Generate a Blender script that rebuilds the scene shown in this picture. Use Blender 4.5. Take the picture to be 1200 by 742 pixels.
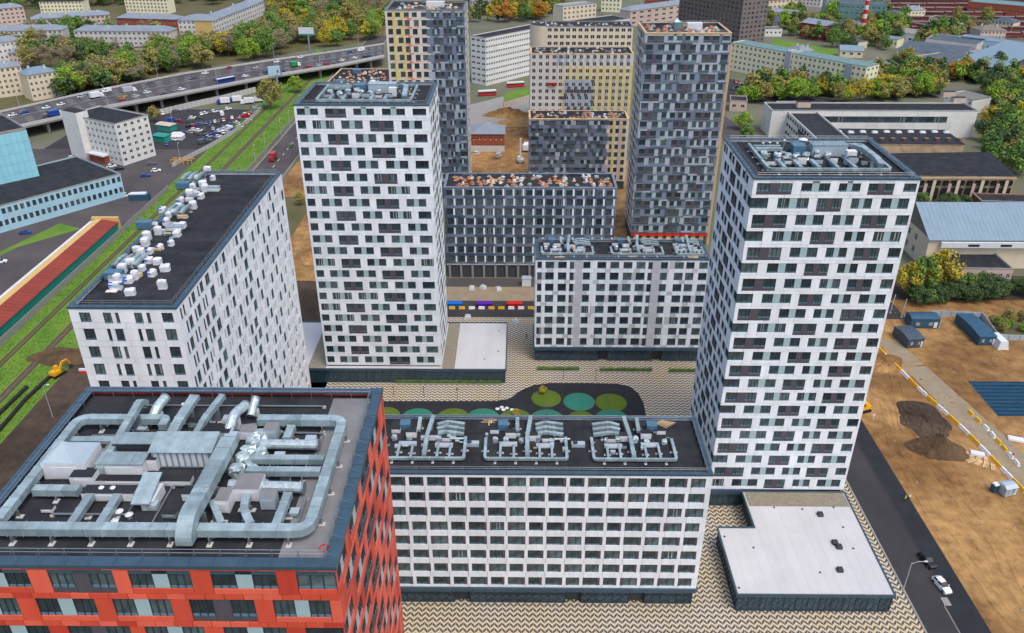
import bpy, math, random
import numpy as np
from mathutils import Vector
R = math.radians
random.seed(7)
for o in list(bpy.data.objects): bpy.data.objects.remove(o)
scene = bpy.context.scene
col = scene.collection

# ------------------------------------------------------------ camera
CAM_H = 124.0; PITCH = 0.5026011; YAW = 0.0095297; FPX = 968.29
cam_d = bpy.data.cameras.new('camera'); cam = bpy.data.objects.new('camera', cam_d); col.objects.link(cam)
cam.location = (0, 0, CAM_H); cam.rotation_euler = (math.pi/2-PITCH, 0, YAW)
cam_d.sensor_width = 36.0; cam_d.lens = FPX/1200*36.0
cam_d.clip_start = 1.0; cam_d.clip_end = 9000
scene.camera = cam

# ------------------------------------------------------------ sky and sun (bright overcast)
SUN_EL = 62; SUN_AZ = 38      # the sun stands behind and to the right of the viewpoint, veiled by cloud
w = bpy.data.worlds.new('World'); scene.world = w; w.use_nodes = True
nt = w.node_tree; nt.nodes.clear()
sky = nt.nodes.new('ShaderNodeTexSky'); sky.sky_type = 'NISHITA'; sky.sun_disc = False
sky.sun_elevation = R(SUN_EL); sky.sun_rotation = R(180-SUN_AZ)
sky.air_density = 1.0; sky.dust_density = 3.5; sky.ozone_density = 1.0
bg = nt.nodes.new('ShaderNodeBackground'); bg.inputs['Strength'].default_value = 0.15
out = nt.nodes.new('ShaderNodeOutputWorld')
nt.links.new(sky.outputs[0], bg.inputs[0]); nt.links.new(bg.outputs[0], out.inputs[0])
sd = bpy.data.lights.new('sun', 'SUN'); sd.energy = 0.8; sd.angle = R(20); sd.color = (1.0, 0.96, 0.9)
so = bpy.data.objects.new('sun', sd); col.objects.link(so)
so.rotation_euler = (R(90-SUN_EL), 0, R(SUN_AZ)); so.location = (60, -200, 300)
scene.view_settings.view_transform = 'Standard'; scene.view_settings.look = 'None'
scene.view_settings.gamma = 1.0; scene.view_settings.exposure = 0.7
scene.view_settings.use_curve_mapping = False

# ------------------------------------------------------------ helpers
def G(u, v, z=0.0):
    """ground (or height z) point seen at photo pixel u, v: used to survey the site plan"""
    X = (u-600)/FPX; up = -(v-371)/FPX
    Y = math.cos(PITCH)+up*math.sin(PITCH); Z = -math.sin(PITCH)+up*math.cos(PITCH)
    t = (z-CAM_H)/Z; X *= t; Y *= t
    return (X*math.cos(YAW)-Y*math.sin(YAW), X*math.sin(YAW)+Y*math.cos(YAW))
def P(x, y, z):
    X = x*math.cos(YAW)+y*math.sin(YAW); Y = -x*math.sin(YAW)+y*math.cos(YAW); Z = z-CAM_H
    d = Y*math.cos(PITCH)-Z*math.sin(PITCH); up = Y*math.sin(PITCH)+Z*math.cos(PITCH)
    if d < 1: return (-9999, -9999, d)
    return (600+FPX*X/d, 371-FPX*up/d, d)
def size_seen(x, y, z, n, area):
    u, v, d = P(x, y, z)
    if not (-30 < u < 1230 and -30 < v < 772): return 0.0
    dx, dy, dz = -x, -y, CAM_H-z; L = math.sqrt(dx*dx+dy*dy+dz*dz)
    c = (n[0]*dx+n[1]*dy)/L
    return area*max(c, 0.0)/(L*L)

M = {}
def rgb(h):
    if isinstance(h, str):
        h = h.lstrip('#'); c = [int(h[i:i+2], 16)/255 for i in (0, 2, 4)]
        return tuple(((x/12.92) if x <= .04045 else ((x+.055)/1.055)**2.4) for x in c)
    return h
def mat(name, c, rough=.75, metal=0.0, var=.18, scale=1.5, rnd=0.0, c2=None, bump=0.0, bscale=8, spec=.4, detail=4, hue=0.0, coords='Object'):
    m = bpy.data.materials.new(name); m.use_nodes = True; n = m.node_tree; L = n.links.new
    b = n.nodes['Principled BSDF']; c = rgb(c)
    b.inputs['Roughness'].default_value = rough; b.inputs['Metallic'].default_value = metal
    b.inputs['Specular IOR Level'].default_value = spec
    tc = n.nodes.new('ShaderNodeTexCoord')
    no = n.nodes.new('ShaderNodeTexNoise'); no.inputs['Scale'].default_value = scale; no.inputs['Detail'].default_value = detail
    no.inputs['Roughness'].default_value = .62
    if coords == 'World':
        gp = n.nodes.new('ShaderNodeNewGeometry'); mpp = n.nodes.new('ShaderNodeMapping'); mpp.inputs['Scale'].default_value = (1, 1, .12); L(gp.outputs['Position'], mpp.inputs[0]); L(mpp.outputs[0], no.inputs['Vector']); coords = 'Object'
    else: L(tc.outputs[coords], no.inputs['Vector'])
    ra = n.nodes.new('ShaderNodeValToRGB'); e = ra.color_ramp.elements
    e[0].position = .3; e[1].position = .7
    if c2 is None:
        e[0].color = tuple(x*(1-var) for x in c)+(1,); e[1].color = tuple(min(1, x*(1+var)) for x in c)+(1,)
    else:
        e[0].color = c+(1,); e[1].color = rgb(c2)+(1,)
    L(no.outputs['Fac'], ra.inputs[0]); src = ra.outputs[0]
    if rnd or hue:
        oi = n.nodes.new('ShaderNodeObjectInfo'); ge = n.nodes.new('ShaderNodeNewGeometry')
        ad = n.nodes.new('ShaderNodeMath'); ad.operation = 'ADD'; L(oi.outputs['Random'], ad.inputs[0]); L(ge.outputs['Random Per Island'], ad.inputs[1])
        fr = n.nodes.new('ShaderNodeMath'); fr.operation = 'FRACT'; L(ad.outputs[0], fr.inputs[0])
        hs = n.nodes.new('ShaderNodeHueSaturation')
        mr = n.nodes.new('ShaderNodeMapRange'); mr.inputs['To Min'].default_value = 1-rnd; mr.inputs['To Max'].default_value = 1+rnd
        L(fr.outputs[0], mr.inputs['Value']); L(mr.outputs[0], hs.inputs['Value'])
        if hue:
            m2 = n.nodes.new('ShaderNodeMath'); m2.operation = 'MULTIPLY'; m2.inputs[1].default_value = 7.31; L(fr.outputs[0], m2.inputs[0])
            f2 = n.nodes.new('ShaderNodeMath'); f2.operation = 'FRACT'; L(m2.outputs[0], f2.inputs[0])
            mh = n.nodes.new('ShaderNodeMapRange'); mh.inputs['To Min'].default_value = .5-hue; mh.inputs['To Max'].default_value = .5+hue
            L(f2.outputs[0], mh.inputs['Value']); L(mh.outputs[0], hs.inputs['Hue'])
        L(src, hs.inputs['Color']); src = hs.outputs[0]
    L(src, b.inputs['Base Color'])
    if bump:
        n2 = n.nodes.new('ShaderNodeTexNoise'); n2.inputs['Scale'].default_value = bscale; L(tc.outputs[coords], n2.inputs['Vector'])
        bp = n.nodes.new('ShaderNodeBump'); bp.inputs['Strength'].default_value = bump; bp.inputs['Distance'].default_value = .1
        L(n2.outputs['Fac'], bp.inputs['Height']); L(bp.outputs[0], b.inputs['Normal'])
    M[name] = m
    return m

# cladding
mat('white_clad', (.74, .762, .782), .55, var=.09, scale=.9, rnd=.07, coords='World', detail=6)
mat('grey_clad', (.50, .50, .52), .6, var=.06, scale=.4, rnd=.06)
mat('red_clad', (.60, .072, .036), .55, var=.09, scale=.9, rnd=.07, coords='World', detail=6)
mat('red_light', (.70, .115, .065), .55, var=.09, scale=.9, rnd=.07, coords='World', detail=6)
mat('red_deep', (.48, .045, .022), .55, var=.09, scale=.9, rnd=.07, coords='World', detail=6)
mat('slate_dark', (.07, .09, .125), .5, var=.1, scale=.6, rnd=.2)
mat('slate_mid', (.15, .18, .235), .5, var=.1, scale=.6, rnd=.2)
mat('slate_pale', (.33, .36, .41), .5, var=.08, scale=.6, rnd=.1)
mat('beige_clad', (.62, .55, .47), .7, var=.06, scale=.5, rnd=.05)
mat('yellow_clad', (.58, .47, .19), .7, var=.08, scale=.5, rnd=.06)
mat('orange_clad', (.66, .22, .10), .7, var=.08, scale=.5, rnd=.06)
mat('core', (.05, .055, .06), .8)
mat('navy_metal', (.058, .105, .145), .38, .35, var=.12, scale=.8, rnd=.08)
mat('navy_clad', (.03, .055, .085), .45, .2, var=.12, scale=.8, rnd=.08)
mat('dark_infill', (.085, .074, .088), .55, var=.12, scale=2)
mat('pale_infill', (.33, .44, .455), .45, var=.06, scale=1)
mat('frame', (.025, .04, .055), .45, var=.1)
mat('white_frame', (.7, .7, .7), .5, var=.05)
mat('guard', (.10, .20, .26), .25, .1, var=.1)
for nm, c, ro in (('glass_a', (.042, .064, .07), .06), ('glass_b', (.072, .10, .105), .08), ('glass_c', (.026, .038, .045), .05)):
    mat(nm, c, ro, var=.5, scale=.8, spec=.6, rnd=.3)
mat('glass_film', (.30, .32, .31), .35, var=.3, scale=1.2, rnd=.2)
mat('glass_dull', (.03, .036, .042), .2, var=.3, scale=.5, rnd=.4)
mat('shop_glass', (.03, .06, .08), .08, var=.5, scale=.4, rnd=.2, spec=.6)
# roofs and roof plant
mat('bitumen', (.018, .020, .024), .85, c2=(.040, .042, .047), scale=.3, detail=9, bump=.15, bscale=3, spec=.1, rnd=.16)
mat('bitumen_grey', (0.1824, 0.1824, 0.1862), .9, var=.16, scale=.5, detail=8)
mat('membrane', (.47, .47, .475), .7, var=.07, scale=.15, detail=9, rnd=.035)
mat('gravel', (0.2736, 0.2432, 0.1824), .95, c2=(0.1672, 0.1444, 0.1064), scale=1.6, detail=9, bump=.4, bscale=9)
mat('galv', (.30, .385, .40), .4, .3, var=.22, scale=.9, rnd=.22, bump=.12, bscale=5)
mat('foil', (.42, .50, .52), .38, .45, var=.3, scale=2.2, rnd=.15, bump=.5, bscale=7)
mat('unit_white', (.60, .615, .63), .5, var=.06, scale=.8, rnd=.05)
mat('unit_cool', (0.38, 0.456, 0.5016), .45, .2, var=.08, scale=.8)
mat('unit_blue', (.08, .17, .25), .45, .2, var=.12)
mat('fan_dark', (.03, .035, .04), .6)
mat('wrap_blue', (.02, .07, .55), .5, var=.2, scale=1)
mat('timber', (.55, .38, .2), .8, var=.2, scale=2, rnd=.2)
mat('orange_pack', (.55, .17, .07), .65, var=.15, scale=1, rnd=.15)
mat('steel', (.25, .28, .31), .45, .6, var=.1)
mat('lamp_grey', (.5, .53, .55), .5, .3, var=.05)
# ground
mat('asphalt', (0.03192, 0.03116, 0.03344), .9, var=.25, scale=.08, detail=10)
mat('asphalt_old', (0.0874, 0.076, 0.076), .92, c2=(0.0494, 0.04408, 0.0456), scale=.06, detail=10)
mat('asphalt_new', (0.01368, 0.0152, 0.01976), .85, var=.3, scale=.3, detail=8)
mat('concrete', (0.2584, 0.247, 0.228), .88, var=.15, scale=.3, detail=8)
mat('concrete_pale', (0.4408, 0.4332, 0.418), .85, var=.1, scale=.3, detail=8)
mat('soil', (0.0836, 0.05928, 0.038), .97, c2=(0.038, 0.0266, 0.01976), scale=.25, detail=10, bump=.6, bscale=1.2)
mat('sand', (0.3496, 0.228, 0.1026), .97, c2=(0.19, 0.1102, 0.0456), scale=.11, detail=14, bump=.7, bscale=1.6)
mat('sand_pale', (0.2508, 0.2014, 0.133), .97, var=.15, scale=.3, detail=9)
mat('soil_dark', (.055, .034, .018), .98, c2=(.125, .078, .04), scale=.3, detail=10, bump=.8, bscale=1)
mat('grass', (.06, .165, .01), .95, c2=(.14, .225, .026), scale=.12, detail=10, bump=.5, bscale=2)
mat('grass_dull', (0.0684, 0.076, 0.0228), .95, c2=(0.1216, 0.0988, 0.0456), scale=.08, detail=10, bump=.5, bscale=2)
mat('town_ground', (.085, .10, .045), .95, c2=(.16, .15, .115), scale=.02, detail=10)
mat('rail_rust', (.14, .10, .075), .7, .3)
mat('ballast', (.13, .095, .07), .97, c2=(.08, .06, .045), scale=.7, detail=9)
mat('line_white', (.75, .75, .73), .7)
mat('barrier_yellow', (.72, .42, .02), .6, var=.08)
mat('barrier_white', (.76, .76, .76), .6, var=.06)
mat('play_green', (0.057, 0.114, 0.0076), .95, c2=(0.0988, 0.1444, 0.01368), scale=.8, detail=8)
mat('play_teal', (0.0228, 0.19, 0.1368), .8, c2=(0.019, 0.1444, 0.0988), scale=.5, detail=6)
mat('tarp_light', (.018, .065, .115), .7, spec=.1)
mat('tarp_blue', (0.00608, 0.0304, 0.0646), .7, spec=.1, c2=(0.0114, 0.0494, 0.095), scale=.25, detail=6)
# far buildings
mat('plaster_cream', (.62, .53, .39), .85, var=.07, scale=.2, detail=6)
mat('plaster_yellow', (.54, .37, .14), .85, var=.08, scale=.2, detail=6)
mat('plaster_pale', (.56, .53, .49), .85, var=.1, scale=.2, detail=6)
mat('plaster_pink', (.52, .40, .34), .85, var=.1, scale=.2, detail=6)
mat('plaster_lemon', (.70, .66, .45), .85, var=.06, scale=.2, detail=6)
mat('brick_red', (.30, .075, .04), .9, var=.2, scale=.5, detail=6)
mat('magenta', (.34, .01, .05), .7, var=.1, scale=.3)
mat('white_tile', (.66, .65, .61), .6, var=.08, scale=.25, detail=6, rnd=.05)
mat('brown_conc', (.17, .135, .125), .85, var=.12, scale=.3)
mat('blue_panel', (.26, .56, .66), .5, var=.06, scale=.3, rnd=.05)
mat('cyan_panel', (.34, .53, .62), .55, var=.07, scale=.3, rnd=.05)
mat('roof_metal', (0.2508, 0.2888, 0.3268), .5, .3, var=.12, scale=.15, detail=7)
mat('roof_slate', (0.0684, 0.0912, 0.114), .6, .1, var=.2, scale=.15, detail=8)
mat('roof_green', (0.1216, 0.228, 0.228), .6, .1, var=.15, scale=.2, detail=8)
mat('roof_bluegrey', (0.1824, 0.2584, 0.3192), .5, .2, var=.08, scale=.2, detail=7)
mat('roof_brown', (.17, .155, .13), .85, var=.15, scale=.3, detail=8)
mat('shed_red', (.24, .038, .02), .6, var=.12, scale=.5, rnd=.1)
mat('shed_teal', (.02, .26, .21), .6, var=.12, scale=.5)
mat('crumble', (.52, .40, .25), .95, c2=(.30, .20, .12), scale=.35, detail=10)
mat('void', (.012, .011, .011), .9)
mat('container_blue', (.03, .09, .15), .5, .2, var=.12, scale=.7)
mat('container_grey', (.06, .085, .11), .5, .2, var=.12, scale=.7)
# vehicles
for nm, c in (('white', (.75, .76, .77)), ('silver', (.42, .44, .46)), ('black', (.015, .017, .02)), ('grey', (.10, .11, .12)), ('red', (.38, .02, .02)), ('blue', (.02, .06, .28)), ('green', (.03, .28, .08)), ('yellow', (.72, .36, .01)), ('violet', (.12, .02, .42)), ('brightblue', (.01, .16, .62)), ('brightred', (.62, .02, .015))):
    mat('paint_'+nm, c, .25, .1, var=.03, spec=.6)
mat('car_glass', (.015, .02, .025), .06, spec=.6)
mat('tyre', (.015, .015, .016), .9)
mat('lamp_red', (.4, .01, .01), .3); mat('lamp_clear', (.8, .8, .78), .2)
# plants
mat('bark', (.10, .075, .05), .95, var=.3, scale=2)
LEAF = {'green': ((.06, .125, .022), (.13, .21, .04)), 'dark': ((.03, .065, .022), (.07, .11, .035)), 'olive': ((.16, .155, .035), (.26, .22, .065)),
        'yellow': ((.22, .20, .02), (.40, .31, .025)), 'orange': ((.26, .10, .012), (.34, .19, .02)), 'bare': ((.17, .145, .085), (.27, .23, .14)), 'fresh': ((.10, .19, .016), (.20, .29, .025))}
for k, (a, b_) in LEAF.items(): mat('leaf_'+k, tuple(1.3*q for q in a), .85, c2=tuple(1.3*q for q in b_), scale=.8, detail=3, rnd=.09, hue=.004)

def rutted(name, base, dark, wet):
    m = mat(name, base, .97, c2=dark, scale=.3, detail=14, bump=.8, bscale=1.6); n = m.node_tree; L = n.links.new; b = n.nodes['Principled BSDF']
    src = b.inputs['Base Color'].links[0].from_socket; tc = [q for q in n.nodes if q.type == 'TEX_COORD'][0]
    mp = n.nodes.new('ShaderNodeMapping'); mp.inputs['Rotation'].default_value = (0, 0, R(22)); mp.inputs['Scale'].default_value = (.5, .07, 1); L(tc.outputs['Object'], mp.inputs[0])
    wv = n.nodes.new('ShaderNodeTexNoise'); wv.inputs['Scale'].default_value = 1.0; wv.inputs['Detail'].default_value = 6; wv.inputs['Distortion'].default_value = 2.5; L(mp.outputs[0], wv.inputs['Vector'])
    r1 = n.nodes.new('ShaderNodeValToRGB'); r1.color_ramp.elements[0].position = .38; r1.color_ramp.elements[0].color = (.86, .83, .8, 1); r1.color_ramp.elements[1].position = .5; r1.color_ramp.elements[1].color = (1, 1, 1, 1); L(wv.outputs['Fac'], r1.inputs[0])
    n3 = n.nodes.new('ShaderNodeTexNoise'); n3.inputs['Scale'].default_value = .035; n3.inputs['Detail'].default_value = 9; L(tc.outputs['Object'], n3.inputs['Vector'])
    r2 = n.nodes.new('ShaderNodeValToRGB'); r2.color_ramp.elements[0].position = .42; r2.color_ramp.elements[0].color = tuple(wet)+(1,); r2.color_ramp.elements[1].position = .58; r2.color_ramp.elements[1].color = (1, 1, 1, 1); L(n3.outputs['Fac'], r2.inputs[0])
    m1 = n.nodes.new('ShaderNodeMix'); m1.data_type = 'RGBA'; m1.blend_type = 'MULTIPLY'; m1.inputs[0].default_value = 1; L(src, m1.inputs[6]); L(r1.outputs[0], m1.inputs[7])
    m2 = n.nodes.new('ShaderNodeMix'); m2.data_type = 'RGBA'; m2.blend_type = 'MULTIPLY'; m2.inputs[0].default_value = 1; L(m1.outputs[2], m2.inputs[6]); L(r2.outputs[0], m2.inputs[7]); L(m2.outputs[2], b.inputs['Base Color'])
rutted('sand', (.46, .27, .10), (.20, .105, .037), (.55, .5, .44))
rutted('soil', (0.1026, 0.06992, 0.04408), (0.0456, 0.03192, 0.0228), (.6, .58, .56))

# ---- the zig-zag block paving
def zigzag():
    m = bpy.data.materials.new('zigzag_paving'); m.use_nodes = True; n = m.node_tree; L = n.links.new; b = n.nodes['Principled BSDF']
    b.inputs['Roughness'].default_value = .85
    def mth(op, a, b2=None):
        q = n.nodes.new('ShaderNodeMath'); q.operation = op
        for i, s in enumerate((a, b2)):
            if s is None: continue
            if isinstance(s, (int, float)): q.inputs[i].default_value = s
            else: L(s, q.inputs[i])
        return q.outputs[0]
    tc = n.nodes.new('ShaderNodeTexCoord'); sp = n.nodes.new('ShaderNodeSeparateXYZ'); L(tc.outputs['Object'], sp.inputs[0])
    x, y = sp.outputs[0], sp.outputs[1]
    tri = mth('PINGPONG', x, .72)                       # 0..1.05..0
    t = mth('FRACT', mth('DIVIDE', mth('ADD', y, mth('MULTIPLY', tri, 1.2)), 1.2))
    s = mth('LESS_THAN', t, .5)
    cell = mth('FRACT', mth('DIVIDE', x, .72))
    gap = mth('GREATER_THAN', cell, .08)
    s = mth('MULTIPLY', s, gap)
    no = n.nodes.new('ShaderNodeTexNoise'); no.inputs['Scale'].default_value = .09; no.inputs['Detail'].default_value = 8; L(tc.outputs['Object'], no.inputs['Vector'])
    n2 = n.nodes.new('ShaderNodeTexNoise'); n2.inputs['Scale'].default_value = 3.1; n2.inputs['Detail'].default_value = 3; L(tc.outputs['Object'], n2.inputs['Vector'])
    ra = n.nodes.new('ShaderNodeValToRGB'); e = ra.color_ramp.elements; e[0].position = .32; e[1].position = .72
    e[0].color = (.50, .46, .38, 1); e[1].color = (.52, .42, .25, 1); L(no.outputs['Fac'], ra.inputs[0])
    mx = n.nodes.new('ShaderNodeMix'); mx.data_type = 'RGBA'; L(s, mx.inputs[0]); L(ra.outputs[0], mx.inputs[6]); mx.inputs[7].default_value = (.062, .052, .045, 1)
    hs = n.nodes.new('ShaderNodeHueSaturation'); mr = n.nodes.new('ShaderNodeMapRange'); mr.inputs['To Min'].default_value = .7; mr.inputs['To Max'].default_value = 1.3
    L(n2.outputs['Fac'], mr.inputs['Value']); L(mr.outputs[0], hs.inputs['Value']); L(mx.outputs[2], hs.inputs['Color'])
    L(hs.outputs[0], b.inputs['Base Color']); M['zigzag'] = m
zigzag()

class MB:
    def __init__(s): s.v = []; s.f = []; s.fm = []; s.mats = []
    def mi(s, m):
        if m not in s.mats: s.mats.append(m)
        return s.mats.index(m)
    def face(s, pts, m):
        i = len(s.v); s.v += [tuple(p) for p in pts]; s.f.append(tuple(range(i, i+len(pts)))); s.fm.append(s.mi(m))
    def add(s, vs, fs, m):
        i = len(s.v); s.v += [tuple(p) for p in vs]; k = s.mi(m)
        for f in fs: s.f.append(tuple(i+a for a in f)); s.fm.append(k)
    def box(s, x0, x1, y0, y1, z0, z1, m, top=None):
        vs = [(x0, y0, z0), (x1, y0, z0), (x1, y1, z0), (x0, y1, z0), (x0, y0, z1), (x1, y0, z1), (x1, y1, z1), (x0, y1, z1)]
        fs = [(0, 3, 2, 1), (4, 5, 6, 7), (0, 1, 5, 4), (1, 2, 6, 5), (2, 3, 7, 6), (3, 0, 4, 7)]
        if top is None: s.add(vs, fs, m)
        else:
            i = len(s.v); s.v += vs; k = s.mi(m); kt = s.mi(top)
            for j, f in enumerate(fs): s.f.append(tuple(i+a for a in f)); s.fm.append(kt if j == 1 else k)
        return s
    def taper(s, x0, x1, y0, y1, z0, z1, dx, dy, m):
        vs = [(x0, y0, z0), (x1, y0, z0), (x1, y1, z0), (x0, y1, z0), (x0+dx, y0+dy, z1), (x1-dx, y0+dy, z1), (x1-dx, y1-dy, z1), (x0+dx, y1-dy, z1)]
        s.add(vs, [(0, 3, 2, 1), (4, 5, 6, 7), (0, 1, 5, 4), (1, 2, 6, 5), (2, 3, 7, 6), (3, 0, 4, 7)], m); return s
    def prism(s, pts, z0, z1, m, top=None):
        n = len(pts)
        a = sum(pts[i][0]*pts[(i+1) % n][1]-pts[(i+1) % n][0]*pts[i][1] for i in range(n))
        if a < 0: pts = pts[::-1]
        vs = [(p[0], p[1], z0) for p in pts]+[(p[0], p[1], z1) for p in pts]
        s.add(vs, [tuple(range(n))[::-1]]+[(i, (i+1) % n, n+(i+1) % n, n+i) for i in range(n)], m)
        s.face([(p[0], p[1], z1) for p in pts], top or m); return s
    def tube(s, path, r, m, n=8, r1=None, caps=True):
        k = len(path); rings = []
        for i, p in enumerate(path):
            p = Vector(p); a = Vector(path[max(i-1, 0)]); b = Vector(path[min(i+1, k-1)]); d = (b-a).normalized()
            ref = Vector((0, 0, 1)) if abs(d.z) < .9 else Vector((1, 0, 0))
            sx = d.cross(ref).normalized(); sy = sx.cross(d)
            rr = r if r1 is None else r+(r1-r)*i/(k-1)
            rings.append([p+sx*rr*math.cos(t)+sy*rr*math.sin(t) for t in [2*math.pi*j/n for j in range(n)]])
        vs = [v for g in rings for v in g]; fs = []
        for i in range(k-1):
            for j in range(n):
                fs.append((i*n+j, i*n+(j+1) % n, (i+1)*n+(j+1) % n, (i+1)*n+j))
        if caps: fs += [tuple(range(n))[::-1], tuple((k-1)*n+j for j in range(n))]
        s.add(vs, [f[::-1] for f in fs], m); return s
    def cyl(s, x, y, r, z0, z1, m, n=10, r1=None): return s.tube([(x, y, z0), (x, y, z1)], r, m, n, r1)
    def dome(s, x, y, z, rx, ry, rz, m, n=16, k=5):
        vs = []; fs = []
        for i in range(k):
            t = (math.pi/2)*i/k
            for j in range(n):
                a = 2*math.pi*j/n; vs.append((x+rx*math.cos(t)*math.cos(a), y+ry*math.cos(t)*math.sin(a), z+rz*math.sin(t)))
        vs.append((x, y, z+rz))
        for i in range(k-1):
            for j in range(n): fs.append((i*n+j, i*n+(j+1) % n, (i+1)*n+(j+1) % n, (i+1)*n+j))
        for j in range(n): fs.append(((k-1)*n+j, (k-1)*n+(j+1) % n, k*n))
        s.add(vs, fs, m); return s
    def mesh(s, name, smooth=False):
        me = bpy.data.meshes.new(name); me.from_pydata(s.v, [], s.f)
        for m in s.mats: me.materials.append(M[m])
        me.polygons.foreach_set('material_index', s.fm)
        if smooth: me.polygons.foreach_set('use_smooth', [True]*len(s.f))
        me.update(); return me
KIDS = {}
def obj(name, mb, parent=None, loc=(0, 0, 0), rz=0.0, smooth=False):
    me = mb.mesh(name, smooth) if isinstance(mb, MB) else mb
    o = bpy.data.objects.new(name, me); col.objects.link(o); o.location = loc
    if rz: o.rotation_euler = (0, 0, rz)
    if parent:
        o.parent = parent; KIDS.setdefault(parent.name, []).append(o)
    return o
def tag(o, label, cat, group=None):
    o['label'] = label; o['category'] = cat
    if group: o['group'] = group
    return o
def thing(name, label, cat, loc=(0, 0, 0), rz=0.0, group=None):
    o = bpy.data.objects.new(name, None); col.objects.link(o); o.location = loc; o.rotation_euler = (0, 0, rz); o.empty_display_size = .5
    return tag(o, label, cat, group)
def dup(o, loc, rz=0.0, label=None, group=None, scale=None):
    r = o.copy(); col.objects.link(r); r.location = loc; r.rotation_euler = (0, 0, rz)
    if scale: r.scale = scale if isinstance(scale, tuple) else (scale,)*3
    if label: r['label'] = label
    if group: r['group'] = group
    for ch in KIDS.get(o.name, ()):
        c = ch.copy(); col.objects.link(c); c.parent = r
        for g in KIDS.get(ch.name, ()):
            d = g.copy(); col.objects.link(d); d.parent = c
    return r
def structure(name, mb):
    o = obj(name, mb); o['kind'] = 'structure'; return o
# ============================================================ facades
PT = .38                                   # depth of the cladding in front of the core
CACHE = {}
def cached(key, fn):
    if key not in CACHE: CACHE[key] = fn()
    return CACHE[key]
def panel_mesh(w, h, m):
    w, h = round(w, 2), round(h, 2)
    def mk():
        b = MB(); g = .024; b.box(g, w-g, 0, PT, g, h-g, m); return b.mesh('cladding_panel')
    return cached(('panel', w, h, m), mk)
def window_mesh(w, h, style, var):
    """opening w x h; outer plane y=0, panes set back; returns (window, infill or None)"""
    w, h = round(w, 2), round(h, 2)
    def mk():
        gl = ('glass_a', 'glass_b', 'glass_c')[var % 3]
        b = MB(); inf = None; f = 'frame'; y = .15
        if style in 'AB': b.box(0, w, y-.07, y+.06, h-.08, h+.0, f)
        def pane(x0, x1, z0, z1, n, guard=True):
            b.face([(x0, y, z0), (x1, y, z0), (x1, y, z1), (x0, y, z1)], gl)
            for i in range(n+1):
                xx = x0+(x1-x0)*i/n; b.box(xx-.05, xx+.05, y-.08, y+.02, z0, z1, f)
            b.box(x0, x1, y-.08, y+.02, z1-.09, z1, f)
            if guard: b.box(x0, x1, y-.06, y+.03, z0, z0+.24, 'guard')
            if var == 3 or var == 4:
                k = max(2, int((x1-x0)/.5))
                for i in range(k):
                    if (i*7+var) % 3: xx = x0+(x1-x0)*(i+.25)/k; b.box(xx, xx+.2, y-.015, y+.01, z0+.25, z1-.1, 'glass_film')
        if style == 'A':
            a, c = w*.37, w*.63
            pane(0, a, 0, h, 3); pane(c, w, 0, h, 3)
            inf = MB().box(a+.03, c-.03, y-.1, y+.1, .02, h-.02, 'pale_infill')
        elif style == 'B':
            a, c, d = w*.36, w*.62, .6
            pane(0, a, d, h, 3); pane(c, w, d, h, 3)
            inf = MB(); inf.box(a+.03, c-.03, y-.08, y+.1, .02, h-.02, 'dark_infill'); inf.box(.02, a+.03, y-.06, y+.1, .02, d, 'dark_infill'); inf.box(c-.03, w-.02, y-.06, y+.1, .02, d, 'dark_infill')
            for i in range(int(w/.25)): inf.box(i*.25+.05, i*.25+.12, y-.1, y-.05, .02, d if (i*.25 < a-.1 or i*.25 > c) else h-.05, 'dark_infill')
        elif style == 'C': pane(0, w, 0, h, max(2, int(w/.9)))
        elif style == 'D':      # pane with a brown strip on one side
            s0 = .17*w; side = var % 2
            pane(s0 if side else 0, w if side else w-s0, 0, h, 2)
            x0 = 0.02 if side else w-s0+.03
            inf = MB().box(x0, x0+s0-.06, y-.1, y+.1, .02, h-.02, 'dark_infill')
        elif style == 'G':      # pane with a grey strip
            s0 = .22*w; pane(0, w-s0, 0, h, 2); inf = MB().box(w-s0+.03, w-.02, y-.13, y+.1, .02, h-.02, 'white_clad')
        elif style == 'S':      # small plain window
            pane(0, w, 0, h, 1 if w < 1 else 2, False); b.box(-.02, w+.02, -.05, y, -.08, 0.02, 'guard')
        elif style == 'F':      # far window: pane, frame cross
            gl2 = ('glass_dull', 'glass_dull', 'glass_c', 'glass_dull', 'glass_film')[var]
            b.face([(0, .12, 0), (w, .12, 0), (w, .12, h), (0, .12, h)], gl2)
            b.box(w*.5-.05, w*.5+.05, .04, .13, 0, h, 'white_frame'); b.box(0, w, -.06, .1, -.1, 0, 'white_frame')
        return b.mesh('window'), (inf.mesh('infill_panel') if inf else None)
    return cached(('win', w, h, style, var), mk)

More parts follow.
